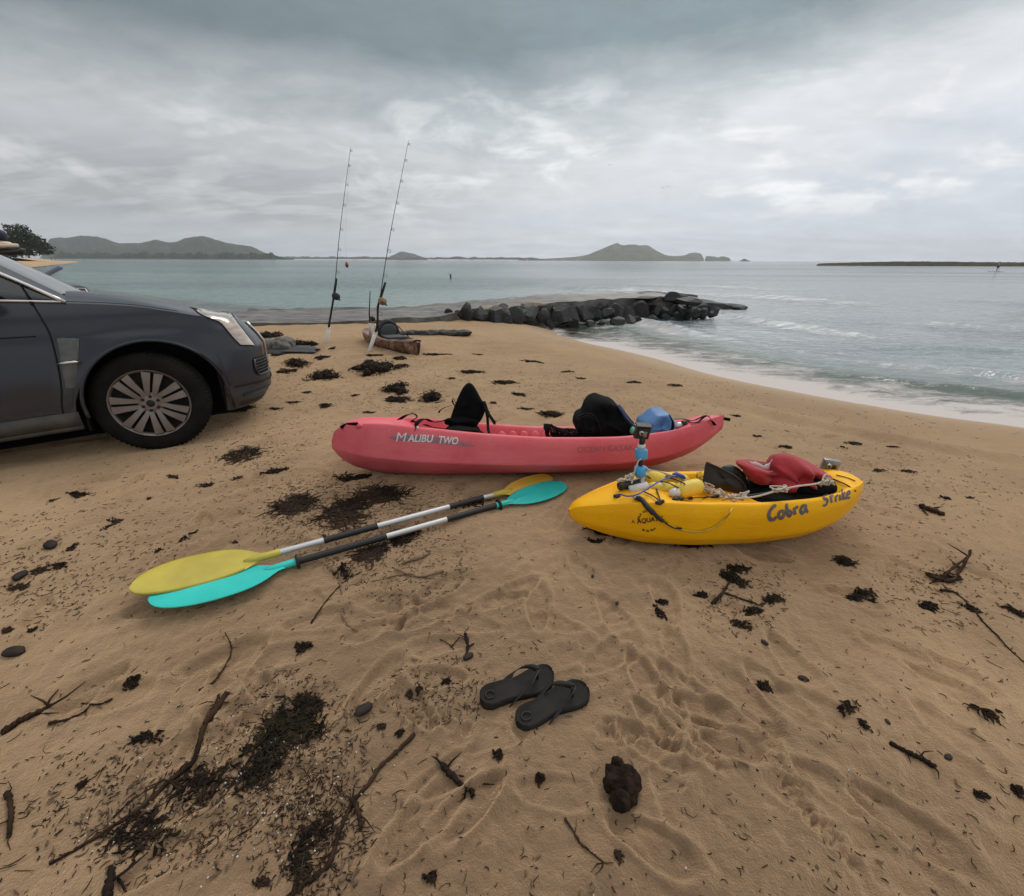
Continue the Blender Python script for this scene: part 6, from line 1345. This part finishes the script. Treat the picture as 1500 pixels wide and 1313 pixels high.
stick('thin bent twig standing up from the sand under the yellow paddle blade', [([(292, 1012), (312, 1001), (326, 984), (339, 958), (338, 945), (331, 930, .01)], .003, .0015)])
stick('short upright stub of wood at the lower edge of the beach', [([(14, 1228), (16, 1208), (17, 1185), (12, 1163)], .004, .006)])
stick('dark stub of wood standing in the sand at the bottom edge', [([(158, 1318), (160, 1295), (164, 1272)], .009, .004)], M_STICKD)
stick('thin curved twig lying below the craggy rock', [([(827, 1200), (838, 1216), (850, 1236), (866, 1250), (885, 1265)], .0028, .0014)])
stick('straight black stick alone on the smooth sand', [([(1303, 1090), (1325, 1102), (1348, 1113), (1368, 1125)], .0055, .006)], M_STICKD)
stick('thin stem trailing from a seaweed tuft to the edge of the picture', [([(1425, 892), (1440, 912), (1458, 930), (1476, 950), (1500, 972)], .003, .0018), ([(1378, 866), (1400, 870), (1424, 892)], .006, .002)])
stick('forked branch poking up behind the footprints', [([(1356, 842), (1375, 850), (1392, 853), (1404, 840), (1416, 820, .05)], .009, .005), ([(1380, 846), (1396, 836, .02), (1414, 824, .03)], .006, .004)], M_STICK)
stick('short grey stick crossing the seaweed clumps below the yellow kayak', [([(1043, 886), (1056, 873), (1066, 858), (1076, 840)], .006, .004), ([(1064, 871), (1090, 880), (1118, 889)], .004, .0025)], M_STICK)
stick('thin straight stick touching the seaweed heap', [([(383, 1022), (410, 1022), (440, 1024), (470, 1027)], .0025, .003)], M_STICKD)
stick('thin crossed twigs near the middle of the sand', [([(628, 928), (645, 938), (662, 948), (670, 967)], .002, .0015), ([(660, 950), (672, 936), (687, 920)], .002, .0012)])
stick('long thin twig bent towards the paddle shafts', [([(456, 914), (470, 893), (486, 872), (505, 853), (530, 838)], .0035, .0018)])
stick('pale dry reed lying in front of the paddle shafts', [([(500, 900), (510, 917), (524, 926)], .002, .002), ([(497, 838), (500, 868), (505, 900)], .003, .002)], M_REED)
stick('pale broken reed stalks beside the turquoise paddle shaft', [([(590, 826), (612, 820), (630, 812)], .005, .004), ([(575, 832), (610, 846), (650, 838)], .0025, .004), ([(560, 850), (600, 842), (640, 856)], .0025, .0025)], M_REED)
stick('dark seaweed covered twig beside the red stone', [([(681, 968), (685, 950), (682, 935, .02)], .004, .006), ([(685, 950), (694, 944)], .004, .002)], M_STICKD)
stick('black knobbly twig above the short curved twig', [([(648, 1122), (660, 1138), (675, 1150), (690, 1160), (693, 1168)], .008, .004), ([(684, 1155), (680, 1170)], .003, .002)], M_STICKD)
stick('grey log end lying in the trampled sand beside the yellow kayak stern', [([(1348, 745), (1362, 749), (1380, 755)], .014, .011)], M_STICK)

# ------------------------------------------------------------------ seaweed
M_WEED = mat('brown_seaweed', (0.034, 0.020, 0.012), 0.85, col2=(0.006, 0.004, 0.003), scale=26, spec=.15); M_WEEDG = mat('olive_seaweed', (0.036, 0.026, 0.013), 0.85, col2=(0.007, 0.006, 0.004), scale=26, spec=.15)
M_WEEDL = mat('weed_bits', (0.060, 0.036, 0.022), 0.85, col2=(0.016, 0.010, 0.007), scale=3, spec=.15)
def weed(px, py, w, h, label, cat='seaweed', dens=1.0, high=.25, m=M_WEED, group='clumps of seaweed on the sand', seed=None, ang=None, base=True, lng=1.0):
    P = ground(px, py); dst = math.hypot(math.hypot(P[0], P[1]), CH); gg = np.random.RandomState(seed if seed is not None else int(px*7+py))
    E1 = ground(px+w/2, py); rx = max(.012, float(np.hypot(*(E1-P)[:2]))); E2 = ground(px, py-h/2); ry = max(.012, float(np.hypot(*(E2-P)[:2]))); ry = min(ry, rx*2.5); hz = max(.006, min(.11, .62*high*min(rx, ry)))
    b = MB(); pxs = 1.1*dst/FPX
    lob = [(gg.uniform(-.55, .55), gg.uniform(-.5, .5), gg.uniform(.3, .62)) for _ in range(4)]+[(0, 0, .5)]
    if base and min(rx, ry) > .03:
        for _ in range(int(5+min(20, 30*min(rx, .5)))):
            lx, ly, lr = lob[gg.randint(5)]; c = (rx*(lx+gg.normal()*.12), ry*(ly+gg.normal()*.12), hz*.15); r_ = gg.uniform(.09, .22); b.blob(c, (rx*r_, ry*r_, hz*gg.uniform(.4, .8)), int(gg.randint(1e6)), .55, 2.2, sub=2)
    n = int(dens*1.5*min(240, 16+1300*rx*ry+30*rx/max(.02, pxs*6)))
    for _ in range(n):
        a = gg.uniform(0, 6.28); k = gg.uniform(0, 1)**.55; lx, ly, lr = lob[gg.randint(5)]; x, y = rx*(lx+lr*k*math.cos(a)), ry*(ly+lr*k*math.sin(a)); z = hz*(1-k*k)*gg.uniform(.1, 1.0); ln = lng*gg.uniform(.15, .55)*min(max(rx, .03), .16); th = gg.uniform(0, 6.28); Q = []
        for i in range(5):
            Q.append((x, y, max(z, 0)+.003)); th += gg.normal()*1.1; x += ln/4*math.cos(th); y += ln/4*math.sin(th); z += gg.normal()*hz*.12-(z > hz)*.01
        wd = max(gg.uniform(.003, .009), pxs*gg.uniform(.35, .8))
        if gg.rand() < .55: b.tube(Q, [wd*.35, wd*.5, wd*.5, wd*.4, wd*.15], 4)
        else: b.strap(Q, [wd*.6, wd*1.3, wd*1.5, wd*1.1, wd*.3], .0015, side=tuple(gg.normal(size=3)))
    for i in range(len(b.V)):
        v = b.V[i]; zz = 0 if dst > 9 else float(0)
        b.V[i] = (v[0], v[1], v[2])
    X_ = np.array([v[0] for v in b.V])+P[0]; Y_ = np.array([v[1] for v in b.V])+P[1]; Z_ = zg(X_, Y_)-P[2]
    b.V = [(v[0], v[1], v[2]+dz) for v, dz in zip(b.V, Z_)]
    o = b.build('seaweed_clump', m, loc=tuple(P)); return tag(o, label, cat, group)
W = weed
W(535, 541, 92, 19, 'largest dark seaweed heap behind the red kayak seat side', high=.5); W(474, 551, 62, 24, 'dark seaweed heap touching the largest one, toward the car', high=.5)
W(437, 535, 52, 15, 'dark seaweed strip just in front of the car bumper', high=.45); W(472, 524, 22, 6, 'thin seaweed scrap between the car and the first rod'); W(578, 571, 54, 18, 'seaweed clump behind the red kayak seat, upper of two', high=.5)
W(585, 586, 66, 9, 'narrow seaweed streak leading to the dark lump behind the seat'); W(624, 585, 42, 17, 'thick dark lump of seaweed directly behind the seat', high=.8); W(478, 596, 24, 9, 'small seaweed tuft above the red bow'); W(586, 538, 26, 9, 'seaweed scrap beyond the largest heap, seaward'); W(548, 521, 26, 4, 'thin seaweed line at the foot of the reel rod'); W(583, 525, 26, 5, 'seaweed scrap under the camouflage kayak bow'); W(398, 494, 34, 9, 'dark seaweed pile beyond the car nose', high=.4)
W(446, 507, 50, 11, 'brown seaweed bank beside the grey bundle', high=.4); W(489, 510, 12, 8, 'seaweed tuft at the foot of the black reel rod', high=.5); W(415, 545, 34, 6, 'thin seaweed line next to the car bumper'); W(403, 521, 20, 6, 'seaweed scrap under the grey bundle')
W(807, 607, 42, 8, 'curved seaweed strand behind the black backpack', high=.4); W(692, 545, 60, 5, 'thin seaweed line on open sand toward the jetty'); W(640, 520, 40, 4, 'faint seaweed line beyond the camouflage kayak'); W(735, 560, 40, 4, 'thin seaweed trace seaward of the seat'); W(760, 578, 30, 4, 'short seaweed trace above the foot wells')
W(1082, 833, 34, 14, 'upper seaweed clump below the yellow kayak', m=M_WEEDG, high=.3); W(1073, 848, 36, 30, 'seaweed clump tangled with the grey stick', m=M_WEEDG, high=.35); W(1099, 899, 44, 18, 'lower dark seaweed clump below the grey stick', m=M_WEEDG, high=.45); W(1086, 915, 26, 20, 'looped seaweed tail under the lower clump', m=M_WEEDG, dens=.5)
W(1136, 877, 40, 11, 'ragged seaweed tuft beside the grey stick', m=M_WEEDG); W(1239, 824, 50, 17, 'dark seaweed mat between kayak stern and forked branch', m=M_WEEDG, high=.35); W(1356, 888, 36, 16, 'black seaweed scrap in the open sand above the stick', high=.4); W(1424, 892, 24, 13, 'seaweed tuft at the head of the trailing stem', high=.5)
W(1030, 873, 26, 9, 'small seaweed scrap beside the pale footprint'); W(967, 900, 12, 14, 'tiny seaweed tuft between the pale footprint and the looped clump'); W(970, 883, 22, 7, 'small flat seaweed scrap below the kayak bow'); W(1262, 872, 62, 14, 'string of knobbly weed pointing at the seaweed mat', dens=.55, base=False); W(1488, 898, 34, 16, 'dark weed at the edge of the picture'); W(1385, 848, 50, 16, 'debris tangled round the forked branch', dens=.7)
W(1240, 1035, 44, 18, 'beaded weed string on the smooth sand', dens=.25, base=False); W(1268, 1066, 10, 22, 'dark knot ending the beaded weed string', high=.5); W(1452, 1045, 50, 18, 'withered brown weed near the edge of the sand', m=M_STICK, dens=.4); W(1118, 1006, 24, 12, 'weed scrap inside a shoe print'); W(1435, 1165, 18, 10, 'reddish weed scrap below the straight black stick'); W(1490, 1160, 24, 8, 'dark weed scrap at the edge below the stick')
W(193, 998, 26, 17, 'small black weed tuft under the paddle blades', high=.5); W(445, 951, 26, 16, 'dark curled weed tuft in front of the paddles', high=.4); W(215, 1083, 44, 18, 'black weed tuft beside the longest branch', high=.45); W(730, 1108, 14, 14, 'tiny round black tuft below the flip-flops', high=.7)
W(424, 1070, 110, 90, 'big dark seaweed heap in the lower part of the beach', dens=1.3, high=.16, m=M_WEEDG); W(452, 1035, 60, 40, 'dark upper lobe of the big seaweed heap', high=.3); W(392, 1128, 80, 66, 'dark lower lobe of the big seaweed heap', high=.3, m=M_WEEDG); W(462, 1225, 60, 90, 'seaweed scatter along the forked branch', dens=.8, high=.1); W(436, 1270, 44, 50, 'wet seaweed by the end of the forked branch', m=M_WEEDG, high=.2); W(300, 1150, 120, 60, 'thin seaweed scatter around the longest branch', dens=.35, high=.05, base=False); W(215, 1210, 140, 70, 'loose weed bits below the longest branch', dens=.3, high=.04, base=False)
W(440, 742, 74, 34, 'dark twig and weed pile above the paddle shafts', dens=1.15, high=.10, base=False, lng=1.7, m=M_WEEDL); W(508, 752, 88, 46, 'broad twig and weed pile against the paddle shafts', dens=1.15, high=.10, base=False, lng=1.7, m=M_WEEDL); W(566, 728, 90, 24, 'weed patch between red kayak and paddles', dens=1.15, high=.10, base=False, lng=1.7, m=M_WEEDL); W(545, 812, 60, 40, 'dark weed clump in front of the turquoise shaft', dens=1.15, high=.10, base=False, lng=1.7, m=M_WEEDL); W(590, 790, 60, 30, 'weed under the middle of the paddle shafts', high=.2); W(505, 838, 30, 26, 'loose weed beside the turquoise drip ring', dens=.6); W(520, 702, 50, 10, 'flat weed under the red kayak bow'); W(690, 735, 60, 18, 'weed traces beside the faded yellow blade', dens=.4, base=False)
W(360, 664, 70, 14, 'flat weed mat between car wheel and red bow', dens=1.15, high=.10, base=False, lng=1.7, m=M_WEEDL); W(405, 690, 30, 10, 'weed scrap below the red bow tip'); W(350, 600, 40, 12, 'weed under the car bumper'); W(880, 777, 46, 14, 'dark weed under the yellow bow', high=.3); W(1012, 797, 60, 12, 'weed in the shade below the yellow hull'); W(872, 794, 26, 6, 'small weed scrap before the yellow bow')
for i, (px, py, w, h) in enumerate([(105, 804, 30, 14), (60, 838, 46, 16), (85, 830, 44, 10), (28, 862, 50, 10), (160, 772, 20, 14), (170, 765, 30, 8), (268, 790, 20, 12), (280, 783, 18, 8), (116, 726, 26, 12), (75, 734, 16, 6), (218, 731, 12, 7), (345, 795, 16, 8), (232, 808, 16, 10), (350, 700, 30, 10), (390, 694, 30, 6), (12, 925, 30, 10), (45, 925, 18, 10), (240, 656, 20, 6), (300, 712, 34, 7), (615, 1010, 14, 8), (655, 1000, 22, 12), (600, 1020, 18, 10), (585, 1075, 22, 12), (560, 1065, 18, 12), (790, 1140, 10, 20), (905, 1255, 14, 18), (632, 1285, 34, 22), (385, 1295, 40, 22), (120, 1150, 24, 9),
                                      (255, 700, 40, 7), (1050, 700, 30, 8), (1175, 560, 30, 4), (1250, 650, 40, 5), (1330, 690, 40, 5), (1235, 655, 12, 6), (1285, 690, 40, 6), (1310, 655, 26, 3), (1420, 730, 16, 8), (1385, 730, 22, 6), (850, 555, 30, 4), (930, 560, 26, 4), (990, 565, 30, 5), (1080, 610, 22, 4), (1110, 640, 20, 4), (1155, 655, 34, 5), (700, 520, 30, 3), (780, 530, 40, 3), (830, 545, 30, 4), (520, 580, 20, 5), (540, 605, 26, 4), (450, 575, 22, 6), (430, 590, 30, 6), (405, 600, 24, 5), (360, 570, 24, 5), (660, 555, 24, 4), (720, 590, 20, 4), (770, 600, 30, 4)]):
    W(px, py, w*.72, h*.8, 'small scrap of dark seaweed lying on open sand', dens=.7, m=(M_WEED, M_WEEDL)[i % 2], group='small scraps of seaweed')
# grey bundle of net by the car
P = ground(417, 515); t = thing('net_bundle', 'grey bundle of old net and cloth lying in front of the car', 'bundle', tuple(P)); M_NETG = mat('grey_net', (0.20, 0.18, 0.16), .9, col2=(0.09, 0.08, 0.07), scale=18, bump=.02, bscale=30); M_TARP = mat('dark_tarp', (0.035, 0.035, 0.036), .7, scale=6, bump=.02, bscale=8)
b = MB(); b.blob((.0, 0, .10), (.20, .20, .13), 3, .3, 1.6, sub=4, cuts=3); b.blob((-.22, -.02, .08), (.12, .16, .12), 5, .3, 1.6, sub=3); b.build('net', M_NETG, t)
b = MB(); b.blob((.05, -.02, .03), (.52, .28, .05), 6, .35, 1.6, sub=4); b.blob((-.35, 0, .06), (.2, .2, .1), 8, .3, 1.4, sub=3); b.build('tarp', M_TARP, t)

# ------------------------------------------------------------------ fine litter: leaf bits, twigs and shell grit
def litter(name, label, n, seed, m, zones, lmin, lmax, wmin, wmax, kind='stuff'):
    gg = np.random.RandomState(seed); V, F = [], []; pts = []
    tot = sum(z[4] for z in zones)
    for (px, py, rx, ry, wt) in zones:
        k = int(n*wt/tot); a = gg.uniform(0, 6.28, k); r = gg.uniform(0, 1, k)**.6; X_ = px+rx*r*np.cos(a); Y_ = py+ry*r*np.sin(a); ok = (Y_ > 470) & (Y_ < 1330); pts += list(zip(X_[ok], Y_[ok]))
    for _ in range(int(n*.22)):
        y = 480+850*gg.rand()**1.3; x = gg.uniform(-40, 1540); pts.append((x, y))
    W_ = np.array([at(a, b_) for a, b_ in pts]); D_ = shore(W_[:, 0], W_[:, 1]); ok = D_ > 1.2; W_ = W_[ok]; D_ = D_[ok]; Z_ = zg(W_[:, 0], W_[:, 1])
    for (x, y, _), z in zip(W_, Z_):
        ds = math.hypot(x, y); L = max(gg.uniform(lmin, lmax)*gg.uniform(.4, 1), .0013*ds); wd = max(gg.uniform(wmin, wmax), .0007*ds); th = gg.uniform(0, 6.28); c = gg.normal()*.5; Q = []
        for i in range(4): Q.append((x, y, z+.002+.35*wd+abs(gg.normal())*.0015)); x += L/3*math.cos(th); y += L/3*math.sin(th); th += c
        k = len(V)
        for i, q in enumerate(Q):
            tx = Q[min(3, i+1)][0]-Q[max(0, i-1)][0]; ty = Q[min(3, i+1)][1]-Q[max(0, i-1)][1]; l = math.hypot(tx, ty)+1e-9; h = wd*(.25, .5, .5, .12)[i]; V += [(q[0]-ty/l*h, q[1]+tx/l*h, q[2]-.002), (q[0], q[1], q[2]+h*.6), (q[0]+ty/l*h, q[1]-tx/l*h, q[2]-.002)]
        for i in range(3): F += [(k+3*i, k+3*i+1, k+3*i+4, k+3*i+3), (k+3*i+1, k+3*i+2, k+3*i+5, k+3*i+4)]
    return tag(mk(name, V, F, m), label, 'litter', kind=kind)
ZN = [(510, 765, 130, 70, 5), (470, 735, 90, 40, 4), (590, 820, 110, 60, 4), (430, 1090, 110, 110, 6), (330, 1170, 190, 110, 5), (470, 1230, 70, 90, 4), (200, 1190, 170, 100, 4), (140, 800, 150, 70, 3), (60, 860, 80, 60, 2), (370, 660, 70, 30, 2), (520, 545, 130, 40, 3), (590, 580, 70, 25, 2), (430, 510, 70, 20, 2), (640, 1010, 90, 50, 2), (1080, 870, 80, 60, 2), (1390, 860, 110, 60, 2), (1300, 700, 200, 60, 2), (950, 570, 200, 40, 2), (700, 560, 150, 50, 2), (330, 640, 90, 60, 2), (620, 730, 90, 30, 2), (600, 545, 260, 60, 9), (430, 600, 70, 60, 3), (850, 560, 260, 40, 5), (1180, 610, 220, 50, 1.5), (1350, 720, 200, 70, 1.5)]
litter('seaweed_litter', 'fine dark bits of seaweed strewn over the sand', 6400, 11, M_WEEDL, ZN, .005, .024, .0014, .0042)
litter('twig_litter', 'fine brown twigs and straw strewn over the sand', 3000, 12, M_STICK, ZN+[(480, 740, 170, 70, 14), (420, 1120, 150, 110, 8), (300, 720, 200, 60, 5)], .015, .055, .001, .0024)
litter('leaf_litter', 'faded sand coloured bits of leaf strewn over the sand', 1500, 13, M_REED, ZN, .012, .04, .003, .008)
M_SHELL = mat('shell_grit', (0.55, 0.52, 0.48), .6)
litter('shell_grit', 'tiny pale shell fragments on the sand', 170, 14, M_SHELL, [(430, 1120, 150, 120, 3), (300, 1200, 200, 100, 2)], .003, .007, .003, .006)

# ------------------------------------------------------------------ haze over the bay
def haze():
    b = MB(); x0, x1, y0, y1, z0, z1 = -7000.0, 7000.0, -300.0, 6100.0, -7.0, 230.0
    b.add([(x0, y0, z0), (x1, y0, z0), (x1, y1, z0), (x0, y1, z0), (x0, y0, z1), (x1, y0, z1), (x1, y1, z1), (x0, y1, z1)], [(3, 2, 1, 0), (4, 5, 6, 7), (0, 1, 5, 4), (1, 2, 6, 5), (2, 3, 7, 6), (3, 0, 4, 7)])
    m = bpy.data.materials.new('sea_haze'); m.use_nodes = True; n = m.node_tree.nodes; l = m.node_tree.links; n.clear(); out = n.new('ShaderNodeOutputMaterial'); v = n.new('ShaderNodeVolumePrincipled')
    v.inputs['Color'].default_value = (.93, .97, 1, 1); v.inputs['Density'].default_value = HAZE_D; v.inputs['Anisotropy'].default_value = .2; l.new(v.outputs[0], out.inputs['Volume'])
    tag(b.build('haze', m, smooth=False), 'thin grey haze over the bay', 'haze', kind='stuff')
HAZE_D = 0.00010
haze()
